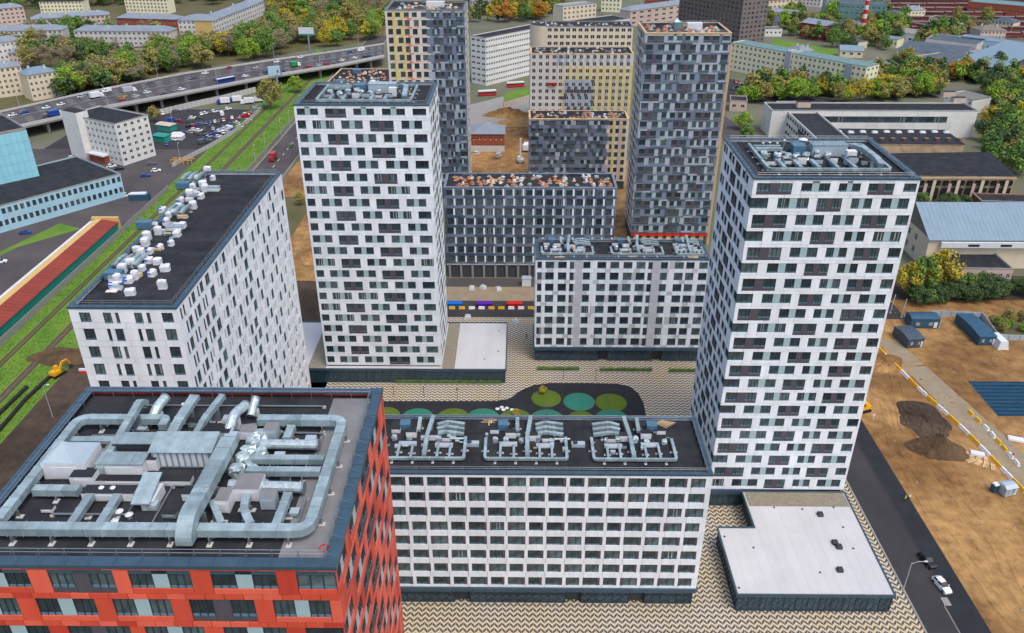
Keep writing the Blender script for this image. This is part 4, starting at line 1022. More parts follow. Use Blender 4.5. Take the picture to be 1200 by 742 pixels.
# thin pipes, trays and small boxes between the big ducts
for i, (pts, r0) in enumerate((([(-40, 53.6, .3), (-33.5, 53.6, .3), (-33.5, 56.8, .3)], .1), ([(-31.0, 52.6, .25), (-31.0, 57.4, .25), (-28.2, 57.4, .25)], .09), ([(-22.8, 52.3, .3), (-18.6, 52.3, .3), (-18.6, 55.8, .3)], .1), ([(-41.6, 64.6, .3), (-36.2, 64.8, .3)], .11), ([(-24.6, 65.4, .3), (-19.0, 65.2, .3), (-19.0, 61.6, .3)], .1), ([(-38.5, 69.9, .25), (-20.0, 69.9, .25)], .08), ([(-29.2, 66.0, .3), (-25.2, 66.9, .3)], .12), ([(-28.8, 53.2, .3), (-28.8, 58.9, .3)], .1))):
    x0, y0 = pts[0][:2]; t = thing('roof_pipe', ('thin grey pipe %s on the red tower' % ('round the cowl trio', 'beside the tilted panel', 'in the front right corner', 'behind the pyramid hood unit', 'inside the rear right bend', 'along the rear parapet', 'behind the striped unit', 'left of the massive arch')[i]), 'roof pipe', (x0, y0, zr))
    obj('pipe', MB().tube([(p[0]-x0, p[1]-y0, p[2]) for p in pts], r0, 'steel', 6), t)
    for p in pts: obj('bracket', cached('brk', lambda: MB().box(-.15, .15, -.15, .15, 0, .2, 'concrete_pale').mesh('bracket')), t, (p[0]-x0, p[1]-y0, 0))
for i, (x, y, w_, d_, h_) in enumerate(((-40.6, 54.2, 1.0, .6, .5), (-31.6, 54.6, .8, .8, .7), (-29.8, 53.6, 1.2, .6, .6), (-20.0, 63.9, 1.0, .8, .8), (-21.0, 58.0, .9, .5, .6), (-22.4, 61.6, 1.0, .5, .7), (-39.6, 62.2, 1.2, .7, .9), (-37.0, 65.6, .9, .6, .6), (-32.0, 66.6, 1.4, .9, .8), (-28.8, 67.0, 1.2, .8, .9), (-26.0, 60.9, .8, .7, 1.0), (-19.2, 54.0, .8, .8, .5), (-33.6, 60.0, .9, .9, 1.4), (-27.6, 63.9, 1.2, .8, 1.2))):
    unit('small pale service box number-free among the ducts of the red tower'.replace('number-free ', ''), x, y, zr, w_, d_, h_, ('unit_white', 'unit_cool', 'galv')[i % 3], ('bitumen', 'unit_cool')[i % 2], group='service boxes on the red tower')

# ---- plant of the other towers: a duct frame, a large lid unit, boxes, fans and foil
def tower_plant(roofname, cx, cy, z, seed, flip=1):
    r_ = random.Random(seed)
    X = lambda a: cx+flip*a
    duct('silver duct framing the plant on the roof of '+roofname, [(X(-11), cy+7.4, .6), (X(-11), cy-7.6, .6), (X(11), cy-7.6, .6), (X(11), cy+7.4, .6), (X(4.5), cy+7.4, .6)], .58, .6, z, .9)
    unit('large unit with ribbed pale lid on the roof of '+roofname, X(3.0), cy+3.2, z, 6.6, 2.6, 2.3, 'unit_cool', 'galv', 'seam')
    duct('massive silver duct bending down beside the ribbed unit of '+roofname, [(X(7.6), cy+3.0, 1.4), (X(9.0), cy+1.5, 1.4), (X(9.4), cy-4.6, 1.3), (X(9.4), cy-6.6, .8)], 1.3, 1.1, z, 1.0)
    unit('navy blue box unit on the roof of '+roofname, X(-2.4), cy+4.2, z, 2.4, 2.6, 1.9, 'unit_blue', 'unit_blue')
    unit('white box standing before the ribbed unit of '+roofname, X(6.0), cy-.6, z, 1.8, 1.4, 2.2, 'unit_white', 'unit_white')
    for i, (a, b) in enumerate(((-8, -4.2), (-5, -4.4), (-1.8, -4.0), (1.6, -4.4), (4.8, -4.2))):
        duct('short silver duct joining the front run on the roof of '+roofname, [(X(a), cy+b+1.8, .5), (X(a), cy-7.0, .6)], .75, .65, z, group='short ducts on '+roofname)
    for i in range(6):
        a, b = -9+i*2.9+r_.uniform(-.5, .5), -2.2+r_.uniform(-.6, .6)
        unit('low pale shaft with dark lid in the middle of '+roofname, X(a), cy+b, z, r_.uniform(1.2, 2.2), r_.uniform(1, 1.5), r_.uniform(.8, 1.5), r_.choice(('unit_white', 'unit_cool')), 'bitumen', name='roof_shaft', group='roof shafts on '+roofname)
    for i in range(7):
        foil_lump('foil-wrapped fan among the ducts of '+roofname, X(-9.2+i*1.9+r_.uniform(-.4, .4)), cy+1.0+r_.uniform(-.7, .9), z, .7, .6, r_.uniform(.9, 1.5), seed+i, 'foil-wrapped fans on '+roofname)
    for i in range(26):
        unit('small service box scattered among the plant of '+roofname, X(-10+i*.8+r_.uniform(-.4, .4)), cy+r_.uniform(-5.6, 6.6), z, r_.uniform(.6, 1.2), r_.uniform(.5, 1), r_.uniform(.4, 1.0), r_.choice(('unit_white', 'unit_cool', 'galv', 'fan_dark')), r_.choice(('bitumen', 'unit_cool')), group='service boxes on '+roofname)
    for i, b in enumerate((6.2, 4.6)):
        duct('flat silver duct across the rear corner of '+roofname, [(X(-10.4), cy+b, .5), (X(-5.2), cy+b, .5)], .8, .65, z, group='rear flat ducts on '+roofname)
    for i in range(4): cowl('slim white vent cowl on the roof of '+roofname, X(-8+i*1.4), cy+8.2+.3*(i % 2), z, r_.choice((.9, 1.4)), .28, 'vent cowls on '+roofname)
    t = thing('roof_mast', 'round vent tower with cap at the rear of '+roofname, 'vent tower', (X(-.2), cy+8.3, z)); obj('drum', MB().cyl(0, 0, .55, 0, 1.6, 'galv', 12), t); obj('cap', MB().cyl(0, 0, .9, 1.6, 1.9, 'unit_white', 12, .3), t)
tower_plant('the annex tower', -36.4, 199.6, ROOF_L, 21)
tower_plant('the roadside tower', 55.9, 151.2, ROOF_R, 31)

# ---- clusters on the white blocks
def block_cluster(lbl, cx, cy, z, seed, D=6.0, flip=1, s=1.0):
    r_ = random.Random(seed); X = lambda a: cx+flip*a*s
    duct('silver duct loop of '+lbl, [(X(-7.5), cy+.6, .45), (X(-7.5), cy-D+.8, .45), (X(7.0), cy-D+.8, .45), (X(7.0), cy+.9, .45)], .6, .55, z, .6)
    duct('silver spine duct of '+lbl, [(X(0), cy-D+1.0, .8), (X(0), cy+.5, .8), (X(.7), cy+6.0, 1.4)], .85, .75, z, .5)
    duct('straight silver rear duct of '+lbl, [(X(-1.8), cy+2.6, .6), (X(-1.8), cy+6.2, .9)], .8, .6, z)
    for k in range(3):
        duct('wavy silver duct in the stack of '+lbl, [(X(1.6), cy+4.6-k*1.5, .5+.15*k), (X(3.4), cy+5.0-k*1.5, .9), (X(6.6), cy+4.5-k*1.5, .7)], .8, .6, z, .6, group='stacked wavy ducts of '+lbl)
    unit('navy box unit of '+lbl, X(-4.4), cy+4.4, z, 1.9, 1.7, 1.5, 'unit_blue', 'unit_blue')
    for k, (a, b, w_, d_, h_) in enumerate(((-3.0, 2.0, 1.9, 1.3, 1.4), (1.0, 1.2, 1.9, 1.3, 1.4), (-6.0, 3.2, 1.6, 1.0, 1.0), (3.4, .8, 1.4, 1.1, 1.0))):
        unit('white shaft with dark lid within '+lbl, X(a), cy+b, z, w_, d_, h_, 'unit_white', 'bitumen', name='roof_shaft', group='white shafts of '+lbl)
    for k, (a, b) in enumerate(((-4.8, -2.0), (-2.4, -2.6), (2.2, -2.2), (4.4, -2.8))):
        duct('short silver duct inside the loop of '+lbl, [(X(a), cy+b+1.4, .4), (X(a), cy-D+1.1, .4)], .5, .45, z, group='short ducts of '+lbl)
    for k, (a, b) in enumerate(((-3.4, -1.6), (3.2, -2.0))):
        unit('long low white unit inside the loop of '+lbl, X(a), cy+b+.9, z, 3.2, .8, .7, 'unit_white', 'unit_cool', group='low units of '+lbl)
    for k in range(9):
        unit('small service box in '+lbl, X(-7+k*1.7+r_.uniform(-.4, .4)), cy+r_.uniform(-3.2, 5.2), z, r_.uniform(.5, 1.0), r_.uniform(.4, .8), r_.uniform(.4, .9), r_.choice(('unit_white', 'unit_cool', 'galv', 'timber', 'fan_dark')), r_.choice(('bitumen', 'unit_cool')), group='service boxes of '+lbl)
    for k in range(5): foil_lump('foil-wrapped fan of '+lbl, X(-6+k*2.6+r_.uniform(-.5, .5)), cy+.6+r_.uniform(-.3, .6), z, .5, .45, r_.uniform(.7, 1.2), seed+k, 'foil-wrapped fans of '+lbl)
for i, (cx, lb) in enumerate(((-16.6, 'the cluster beside the red tower'), (1.6, 'the middle gridded-block cluster'), (20.3, 'the cluster beside the roadside tower'))):
    block_cluster(lb, cx, 120.4, ROOF_FB, 50+i*7, flip=-1 if i == 2 else 1)
for x in (-8.3, 10.8):
    lbl = 'first' if x < 0 else 'second'
    unit('grey twin-fan unit in the %s gap between plant clusters' % lbl, x, 119.6, ROOF_FB, 2.4, 1.0, .9, 'unit_cool', 'unit_cool', 'fans')
    round_duct('slim silver pipe linking plant clusters across the %s gap' % lbl, [(x-4.2, 121.2, .5), (x-1.4, 121.2, .5)], .22, ROOF_FB)
for i, (cx, lb) in enumerate(((13.2, 'the annex-end courtyard cluster'), (32.0, 'the middle courtyard cluster'), (46.0, 'the half-hidden courtyard cluster'))):
    block_cluster(lb, cx, 206.0, ROOF_BW, 90+i*7, D=4.6, s=.95 if i < 2 else .5)
for (u, v, lb) in ((655, 303, 'beside the annex end cluster'), (742, 300, 'in the middle of the roof'), (812, 302, 'beside the right tower')):
    x, y = G(u, v, ROOF_BW)
    t = thing('timber_pallet', 'stack of yellow timber on the courtyard block roof '+lb, 'timber', (x, y, ROOF_BW))
    for k in range(6): obj('plank', cached('plank', lambda: MB().box(-1.3, 1.3, -.1, .1, 0, .12, 'timber').mesh('plank')), t, (random.uniform(-.3, .3), -.6+.24*k, .14*(k % 2)), random.uniform(-.25, .25))
x, y = G(780, 497, ROOF_FB)
t = thing('timber_pallet', 'loose yellow timber lying at the end of the gridded block roof', 'timber', (x, y, ROOF_FB))
for k in range(5): obj('plank', CACHE['plank'], t, (k*.4-1, .25*k-.5, 0.02*k), R(-38+k*6))
x, y = G(572, 493, ROOF_FB)
t = thing('timber_pallet', 'loose yellow timber near the teal mound end of the gridded block', 'timber', (x, y, ROOF_FB))
for k in range(5): obj('plank', CACHE['plank'], t, (k*.2, .3*k-.6, 0.02*k), R(90*(k % 2)))

# ---- left block: film-wrapped units in white and blue
def crumpled(w_, d, h, seed):
    r_ = random.Random(seed*5+1); b = MB(); n, k = 12, 5; vs = []; fs = []
    for i in range(k+1):
        f = (1, .97, 1.0, .97, .8, .3)[i]; zz = h*(0, .3, .65, .92, 1.02, 1.1)[i]
        for j in range(n):
            a = 2*math.pi*(j+.5)/n; q_ = 1/max(abs(math.cos(a)), abs(math.sin(a)))**.8; e = f*q_*(1+r_.uniform(-.05, .05)); vs.append((w_/2*e*math.cos(a), d/2*e*math.sin(a), zz+(r_.uniform(-.08, .08) if i else 0)))
    for i in range(k):
        for j in range(n): fs.append((i*n+j, i*n+(j+1) % n, (i+1)*n+(j+1) % n, (i+1)*n+j))
    fs.append(tuple(k*n+j for j in range(n))); b.add(vs, fs, 'unit_white'); return b
def wrapped(label, x, y, z, w_, d, h, blue, group, seed):
    r_ = random.Random(seed); t = thing('wrapped_unit', label, 'wrapped unit', (x, y, z), r_.uniform(-.2, .2), group)
    obj('wrapping', crumpled(w_, d, h, seed), t)
    if blue: obj('blue_tarp', MB().taper(-w_/2-.04, w_*.05, -d/2-.06, d*.12, h*.6, h*1.14, .2, .25, 'wrap_blue'), t)
spots = []
for k, (u, v) in enumerate(((243, 199), (249, 207), (237, 213), (226, 219), (211, 233), (208, 240), (222, 226), (194, 257), (197, 250), (185, 270), (180, 262), (207, 272), (170, 283), (175, 292), (163, 303), (153, 308), (178, 318), (184, 304), (158, 322), (150, 326), (193, 312), (165, 296), (133, 332), (152, 340), (190, 333), (235, 228), (228, 206), (172, 276), (200, 283), (213, 262), (226, 240), (187, 288), (166, 312), (143, 314), (174, 303), (205, 247), (240, 220), (190, 244), (160, 290), (137, 326))):
    x, y = G(u, v, ROOF_LB+.8); bl = k % 3 == 1
    wrapped('white film-wrapped roof unit with a blue tarpaulin' if bl else 'plain white film-wrapped roof unit', x, y, ROOF_LB, random.Random(k).uniform(.9, 1.7), random.Random(k+99).uniform(.9, 1.5), 1.0 if k % 3 else 1.5, bl, 'film-wrapped units on the left block', k)
for (u, v, n_, lb) in ((232, 208, 3, 'rear'), (215, 247, 3, 'middle'), (155, 307, 4, 'front')):
    for k in range(n_):
        x, y = G(u-13+k*8, v, ROOF_LB+.7)
        duct('silver crooked duct in the %s row on the white block by the railway' % lb, [(x-.6, y-1.6, .4), (x-.2, y+.2, .9), (x+.3, y+1.8, .9)], .75, .65, ROOF_LB, .5, group='crooked ducts, %s row' % lb)
rl_ = random.Random(77)
for k in range(46):
    f = rl_.random(); u, v = 245-f*105+rl_.uniform(-14, 16), 203+f*135+rl_.uniform(-4, 4); x, y = G(u, v, ROOF_LB+.4)
    if not (-68.5 < x < -56): continue
    unit('small pale box or tray among the wrapped units on the railway-side block', x, y, ROOF_LB, rl_.uniform(.6, 1.9), rl_.uniform(.4, 1.0), rl_.uniform(.3, .9), rl_.choice(('unit_white', 'unit_cool', 'galv', 'timber', 'unit_blue')), rl_.choice(('unit_white', 'unit_cool', 'galv', 'timber')), group='small boxes on the railway-side block')
for (u, v, lb) in ((245, 217, 'rear'), (200, 263, 'middle'), (134, 322, 'front')):
    x, y = G(u-30 if lb != 'front' else u, v, ROOF_LB+.8); unit('navy blue box unit in the %s group on the railway-side block' % lb, x, y, ROOF_LB, 2.8, 1.7, 1.5, 'unit_blue', 'unit_blue')
    x2, y2 = G(u+4, v+3, ROOF_LB+.8); unit('white canopy unit in the %s group on the railway-side block' % lb, x2, y2, ROOF_LB, 2.8, 1.2, 1.0, 'unit_white', 'unit_white', 'seam')

# ---- material stores on the unfinished roofs
def clutter(where, x0, x1, y0, y1, z, n, seed, cols, group, orange=.45):
    r_ = random.Random(seed)
    desc = {'orange_pack': 'orange insulation pack', 'unit_white': 'white pack of slabs', 'timber': 'timber pallet', 'unit_blue': 'dark blue crate', 'concrete': 'grey bundle of blocks', 'galv': 'silver bundle'}
    nm = {'orange_pack': 'insulation_pack', 'unit_white': 'slab_pack', 'timber': 'timber_pallet', 'unit_blue': 'site_crate', 'concrete': 'block_bundle', 'galv': 'metal_bundle'}
    for i in range(n):
        m = r_.choice(cols); w_, d, h = r_.uniform(.6, 1.5), r_.uniform(.4, 1.0), r_.uniform(.25, .8)
        t = thing(nm[m], desc[m]+' lying on '+where, 'building material', (r_.uniform(x0, x1), r_.uniform(y0, y1), z), r_.uniform(0, 3.1), group)
        obj('load', cached(('load', m, i % 5), lambda: MB().taper(-w_/2, w_/2, -d/2, d/2, .14, h+.14, .08, .06, m).mesh('load')), t)
        obj('pallet', cached('palletb', lambda: MB().box(-.7, .7, -.5, .5, 0, .14, 'timber').mesh('pallet')), t)
mixed = ('orange_pack', 'orange_pack', 'unit_white', 'unit_white', 'concrete', 'timber', 'galv', 'galv')
clutter('the roof of the slate block beyond the rear street', -22, 30, 255, 265.5, ROOF_DM, 95, 1, mixed, 'materials on the slate block roof')
clutter('the roof of the block before the overpass', -93, -67, 372, 440, ROOF_NB, 130, 2, ('orange_pack', 'orange_pack', 'orange_pack', 'unit_white', 'concrete', 'timber', 'galv'), 'materials on the overpass-side roof')
clutter('the roof of the dark slate tower', 43, 66.5, 283.5, 298.5, ROOF_DT, 60, 3, ('unit_white', 'orange_pack', 'galv', 'timber', 'concrete'), 'materials on the slate tower roof')
clutter('the roof of the low slate block', 6, 44, 342, 352.5, ROOF_DL, 60, 4, ('unit_white', 'orange_pack', 'concrete', 'galv'), 'materials on the low slate block roof')
clutter('the roof of the two-tone tower', -48, -24, 331, 347, ROOF_YT, 40, 5, ('unit_white', 'concrete', 'galv', 'timber'), 'materials on the two-tone tower roof')
clutter('the roof of the half clad beige block', 7, 53, 414, 427, ROOF_BG, 50, 6, ('unit_white', 'concrete', 'galv', 'unit_blue'), 'materials on the beige block roof')
clutter('the roof of the long beige block', 7, 55, 438, 450, ROOF_BG2, 36, 7, ('unit_white', 'concrete', 'unit_blue'), 'materials on the long beige roof')
for (x, y, z, lb) in ((-90, 377, ROOF_NB, 'beside the silver towers of plant'), (-88, 410, ROOF_NB, 'in the midst of orange packs'), (-84, 434, ROOF_NB, 'at the far end by the overpass'), (-80, 372, ROOF_NB, 'at the near parapet')):
    unit('dark teal hatch box on the orange-littered roof '+lb, x, y, z, 4.2, 3.6, 2.0, 'unit_blue', 'unit_blue', name='roof_shaft')
unit('teal hooded shaft on the dark slate tower roof', 53.0, 291.5, ROOF_DT, 2.6, 2.6, 2.4, 'roof_green', 'roof_green', 'pyramid', name='roof_shaft')
unit('white cabin on the dark slate tower roof', 58.5, 291, ROOF_DT, 5, 2.6, 2.2, 'unit_white', 'unit_white')
unit('white cabin on the two-tone tower roof', -33, 340, ROOF_YT, 7, 2.8, 2.0, 'unit_white', 'unit_white')
# ============================================================ the surrounding town
def far_block(name, label, p0, p1, h, depth, floors, bays, wall, roof='hip', roofm='roof_metal', base=None, side=None, sbays=3, wh=1.5, ww=.42, cat='building', rh=3.0, chim=0, ground=1.0, style='F', trim=None):
    a, b_ = G(*p0, h), G(*p1, h); L = math.hypot(b_[0]-a[0], b_[1]-a[1]); rz = math.atan2(b_[1]-a[1], b_[0]-a[0])
    nx, ny = -math.sin(rz), math.cos(rz)
    cx, cy = (a[0]+b_[0])/2+nx*depth/2, (a[1]+b_[1])/2+ny*depth/2
    B = Building(name, label, cat, cx, cy, L, depth, rz)
    fh = (h-ground)/floors
    def mf(u, z): return base[1] if base and z < base[0] else wall
    def pat(LL, n):
        bay = LL/n; return [(bay*(i+.5-ww/2), bay*(i+.5+ww/2), style) for i in range(n)]
    B.strip('front', 0, L, 0, ground, 99, mf)
    B.rows('front', ground, fh, floors, lambda r: pat(L, bays), mf, sill=fh*.3, wh=min(wh, fh*.55), drop=.02, step=12)
    for f_ in ('left', 'right', 'back'):
        LL = B.faces[f_][3]
        if side and f_ in side:
            B.strip(f_, 0, LL, 0, ground, 99, mf)
            B.rows(f_, ground, fh, floors, lambda r: pat(LL, sbays), mf, sill=fh*.3, wh=min(wh, fh*.55), drop=.02, step=12)
        else: B.strip(f_, 0, LL, 0, h, 999, mf)
    B.core(h-.1); B.emit(joined_all=True)
    if trim: obj('cornice', MB().box(-L/2-.3, L/2+.3, -depth/2-.3, -depth/2-.003, h-.6, h-.1, trim), B.t)
    W, D = L/2+.5, depth/2+.5
    if roof == 'flat': B.roof(h-.2, roofm, par=.5, capw=.4, capm='steel' if roofm != 'bitumen' else 'concrete', wallm=wall, rail=False)
    elif roof in ('hip', 'gable'):
        e = min(D, W)*(.9 if roof == 'hip' else 0)
        rb = MB(); vs = [(-W, -D, h), (W, -D, h), (W, D, h), (-W, D, h), (-W+e, 0, h+rh), (W-e, 0, h+rh)]
        rb.add(vs, [(0, 1, 5, 4), (2, 3, 4, 5), (1, 2, 5), (3, 0, 4), (3, 2, 1, 0)], roofm)
        n = int(2*W/4)
        for i in range(1, n):
            x = -W+2*W*i/n
            if abs(x) < W-e-.3:
                rb.add([(x-.06, -D, h+.03), (x+.06, -D, h+.03), (x+.06, 0, h+rh+.12), (x-.06, 0, h+rh+.12)], [(0, 1, 2, 3)], roofm)
        ro = obj('roof', rb, B.t)
        for i in range(chim):
            x = (-.8+1.6*(i+.5)/chim)*W; obj('chimney', cached('chim', lambda: MB().box(-.6, .6, -.45, .45, 0, 1.9, 'plaster_pale').box(-.7, .7, -.55, .55, 1.9, 2.1, 'concrete').mesh('chimney')), ro, (x, -D*.35*(1 if i % 2 else -1), h+rh*.55))
    return B
# --- beyond the overpass
far_block('apartment_house', 'cream five-storey house with grey hipped roof at the overpass edge', (-34, 84), (24, 77), 17, 14, 5, 9, 'plaster_cream', chim=2, side=('right',), sbays=3)
far_block('apartment_house', 'cream house with blue-grey hipped roof beside leafy overpass slope', (31, 88.5), (66, 83), 15, 13, 4, 6, 'plaster_cream', roofm='roof_bluegrey', chim=2, side=('right',))
far_block('apartment_house', 'white house with pink bands and grey roof above the cream houses', (-26, 54), (26, 46), 13, 13, 3, 10, 'white_tile', chim=1, trim='plaster_pink')
far_block('apartment_house', 'long pale house with pitched grey roof behind the bare trees', (-30, 37), (72, 35), 14, 14, 4, 18, 'plaster_pale', chim=5)
far_block('apartment_house', 'pale house with many white chimneys deep in the woods', (36, 23), (128, 17), 14, 14, 4, 16, 'plaster_pink', chim=8)
far_block('apartment_house', 'long pale brown house with grey roof above the dark sheds', (86, 36), (199, 37), 15, 14, 4, 20, 'plaster_pale', chim=5)
far_block('apartment_house', 'red brick house with grey roof joining the tall yellow block', (136, 21), (206, 23), 13, 14, 3, 13, 'brick_red', chim=4)
YB = far_block('apartment_house', 'tall yellow and white block, its short wing facing the overpass', (208, 24), (248, 24), 21, 22, 6, 8, 'plaster_pale', base=(11, 'plaster_yellow'), roofm='roof_metal')
far_block('apartment_house', 'long yellow wing with glazed bays running back into the woods', (249, 24.5), (309, 1), 21, 14, 6, 22, 'plaster_pale', base=(11, 'plaster_yellow'), chim=4)
far_block('apartment_house', 'pale house with grey roof at the corner of the woods', (-20, 12), (27, 8), 14, 14, 4, 8, 'plaster_pink', chim=2)
far_block('garage_row', 'long low shed with dark roof among trees by the overpass', (117, 78), (172, 70.5), 4.5, 9, 1, 8, 'plaster_pale', 'flat', 'bitumen')
far_block('garage_row', 'second dark-roofed low shed behind the first', (144, 58), (188, 55), 4.5, 8, 1, 6, 'plaster_pink', 'flat', 'bitumen')
far_block('apartment_house', 'pale block behind the dark woods above the white mid-rise', (660, 8), (699, 4), 22, 14, 6, 8, 'plaster_cream', 'flat')
# --- white office corner building
WC = far_block('office_building', 'white six-storey corner office with dark flat roof and stair tower', (134, 146), (173, 135), 19.5, 34, 6, 5, 'white_tile', 'flat', 'bitumen', side=('left',), sbays=11, wh=1.3)
x, y = G(92, 128, 21); c_, s_ = math.cos(WC.rz), math.sin(WC.rz)
obj('stair_tower', MB().box(-WC.W/2-3.2, -WC.W/2+3, WC.D/2-12, WC.D/2-1, 0, 22.5, 'white_tile', 'bitumen'), WC.t)
obj('entrance_canopy', MB().box(-WC.W/2-3.6, -WC.W/2-.1, -8, 4, 3.6, 4.2, 'unit_white'), WC.t)
obj('entrance', MB().box(-WC.W/2-2.6, -WC.W/2-.1, -7.4, 3.4, 0, 3.6, 'brick_red'), WC.t)
# --- light blue buildings
CB = far_block('works_building', 'low light blue works building with ribbon of small windows', (-40, 253), (141, 204), 10, 38, 2, 26, 'cyan_panel', 'flat', 'bitumen', wh=2.2, ww=.6, style='C')
tb_ = thing('blue_tower_block', 'windowless tall block of pale blue panels on low blue works', 'building', (0, 0, 0)); 
a, b_ = G(-40, 163, 30), G(30, 150, 30); L = math.hypot(b_[0]-a[0], b_[1]-a[1]); rz = math.atan2(b_[1]-a[1], b_[0]-a[0])
tb_.location = (a[0], a[1], 0); tb_.rotation_euler = (0, 0, rz)
obj('core_wall', MB().box(.1, L-.1, .1, 29.9, 0, 29.4, 'blue_panel', 'bitumen'), tb_)
obj('parapet', MB().box(0, L, 0, .4, 29, 30.2, 'concrete').box(0, .4, .4, 30, 29, 30.2, 'concrete').box(L-.4, L, .4, 30, 29, 30.2, 'concrete').box(.4, L-.4, 29.6, 30, 29, 30.2, 'concrete'), tb_)
n = 10
for i in range(n):
    for j in range(7):
        obj('wall_panel', cached('bpan', lambda: MB().box(.03, L/n-.03, -.08, .1, .03, 4.1, 'blue_panel').mesh('wall_panel')), tb_, (L*i/n, 0, j*4.15))
for i in range(7):
    for j in range(7):
        obj('wall_panel', cached('bpan2', lambda: MB().box(.03, 30/7-.03, -.08, .1, .03, 4.1, 'blue_panel').mesh('wall_panel')), tb_, (L, 30*i/7, j*4.15), math.pi/2)
# --- red-roofed shed
t = thing('market_shed', 'long teal shed with striped red roof and yellow end gable', 'shed', (-158, 250, 0))
obj('wall', MB().box(-4.5, 4.5, -80, 42, 0, 3.9, 'shed_teal'), t)
for i in range(61):
    y0 = -80+i*2.0
    obj('roof_panel', cached('rfp', lambda: MB().add([(-1.0, .04, 4.9), (5.1, .04, 3.75), (5.1, 1.93, 3.75), (-1.0, 1.93, 4.9), (-1.0, .04, 5.0), (5.1, .04, 3.85), (5.1, 1.93, 3.85), (-1.0, 1.93, 5.0)], [(0, 3, 2, 1), (4, 5, 6, 7), (0, 1, 5, 4), (1, 2, 6, 5), (2, 3, 7, 6), (3, 0, 4, 7)], 'shed_red') or None) if False else CACHE.setdefault('rfp', None) or CACHE.__setitem__('rfp', (lambda q_: (q_.add([(-1.0, .04, 4.9), (5.1, .04, 3.75), (5.1, 1.93, 3.75), (-1.0, 1.93, 4.9), (-1.0, .04, 5.0), (5.1, .04, 3.85), (5.1, 1.93, 3.85), (-1.0, 1.93, 5.0)], [(0, 3, 2, 1), (4, 5, 6, 7), (0, 1, 5, 4), (1, 2, 6, 5), (2, 3, 7, 6), (3, 0, 4, 7)], 'shed_red'), q_.mesh('roof_panel'))[1])(MB())) or CACHE['rfp'], t, (0, y0, 0))
obj('ridge', MB().box(-3.4, -1.0, -80, 42, 3.9, 5.05, 'plaster_yellow'), t)
obj('gable', MB().box(-5.0, 5.2, 42.0, 43.2, 0, 5.6, 'plaster_yellow'), t)
obj('lean_to', MB().box(-5.6, -4.5, -80, 42, 0, 4.2, 'unit_white'), t)
# --- white mid-rise slab
far_block('office_building', 'white ten-storey slab with rows of dark windows beyond the yard', (569, 45), (640, 31), 29, 13, 8, 26, 'white_tile', 'flat', 'bitumen', wh=1.15, ww=.62, side=('left',), sbays=3)
far_block('apartment_house', 'pink-beige house with grey roof behind the slate tower', (739, 13), (808, 4), 13, 13, 3, 8, 'plaster_pink', chim=2)
far_block('office_building', 'low white hall with black roof behind the beige blocks', (676, 30), (738, 22), 12, 22, 2, 9, 'white_tile', 'flat', 'bitumen')
# --- brown tower
BT = far_block('office_tower', 'tall brown concrete tower with close vertical ribs', (800, -26), (874, -14), 42, 26, 12, 16, 'brown_conc', 'flat', 'bitumen', wh=1.9, ww=.5, side=('right',), sbays=6, style='C')
for i in range(17): obj('rib', cached('btrib', lambda: MB().box(-.35, .35, -.8, -.003, 0, 41.5, 'brown_conc').mesh('rib')), BT.t, (-BT.W/2+BT.W*i/16, -BT.D/2, 0))
# --- long lemon block
LB1 = far_block('apartment_house', 'long lemon block with grey-green roof and grey stair bay', (857, 50), (922, 62), 18, 14, 5, 12, 'plaster_lemon', 'flat', 'roof_green')
LB2 = far_block('apartment_house', 'lemon block continuing beyond the grey stair bay towards trees', (926, 62.5), (1016, 79), 18, 14, 5, 16, 'plaster_lemon', 'flat', 'roof_green', side=('right',))
obj('stair_bay', MB().box(-LB2.W/2-2.2, -LB2.W/2+1.5, -LB2.D/2-1.2, -LB2.D/2+6, 0, 19.5, 'slate_pale'), LB2.t)
obj('stair_bay', MB().box(LB2.W*.24, LB2.W*.33, -LB2.D/2-.5, -LB2.D/2-.01, 0, 18.2, 'slate_pale'), LB2.t)
# --- right background
far_block('works_building', 'magenta works building with arched grey roof beside striped chimney', (939, 26), (968, 30.5), 11, 20, 3, 6, 'magenta', 'gable', 'roof_metal', rh=2.5, side=('right',), sbays=8)
far_block('works_building', 'cream factory hall with pale roof behind the brown tower', (882, 12), (930, 17), 9, 24, 2, 10, 'plaster_cream', 'flat', 'roof_metal', side=('right',), sbays=6)
far_block('works_building', 'low white hut beside the lemon block', (897, 34), (917, 34), 6, 10, 1, 4, 'white_tile', 'flat', 'roof_slate')
far_block('works_building', 'low cream store beside the magenta works', (978, 44), (1006, 50), 5, 10, 1, 5, 'plaster_cream', 'flat', 'roof_slate')
far_block('works_building', 'small house with slate blue gable roof below the chimney', (985, 59), (1012, 60), 5, 10, 1, 3, 'plaster_cream', 'gable', 'roof_bluegrey')
far_block('works_building', 'cream workshop front below the wide slate-blue factory roof', (1072, 66), (1120, 76), 9, 26, 2, 6, 'plaster_cream', 'flat', 'roof_slate', side=('right',), sbays=4)
far_block('works_building', 'wide factory hall with slate-blue ridged roof', (1052, 58), (1128, 66), 8, 40, 1, 9, 'plaster_pale', 'hip', 'roof_slate', rh=2)
far_block('works_building', 'low hall with pale roof behind the slate-blue factory', (1085, 45), (1145, 52), 8, 26, 1, 9, 'plaster_pale', 'flat', 'roof_slate')
far_block('works_building', 'long pale blue hall beside the red railway yard', (1122, 44), (1170, 50), 8, 18, 1, 7, 'cyan_panel', 'flat', 'roof_bluegrey')
far_block('works_building', 'small white box house above the factory roofs', (1056, 38), (1072, 40), 8, 8, 1, 2, 'white_tile', 'gable', 'concrete')
far_block('works_building', 'low brick hut near the railway yard', (1068, 27), (1086, 30), 6, 10, 1, 3, 'brick_red', 'flat', 'roof_slate')
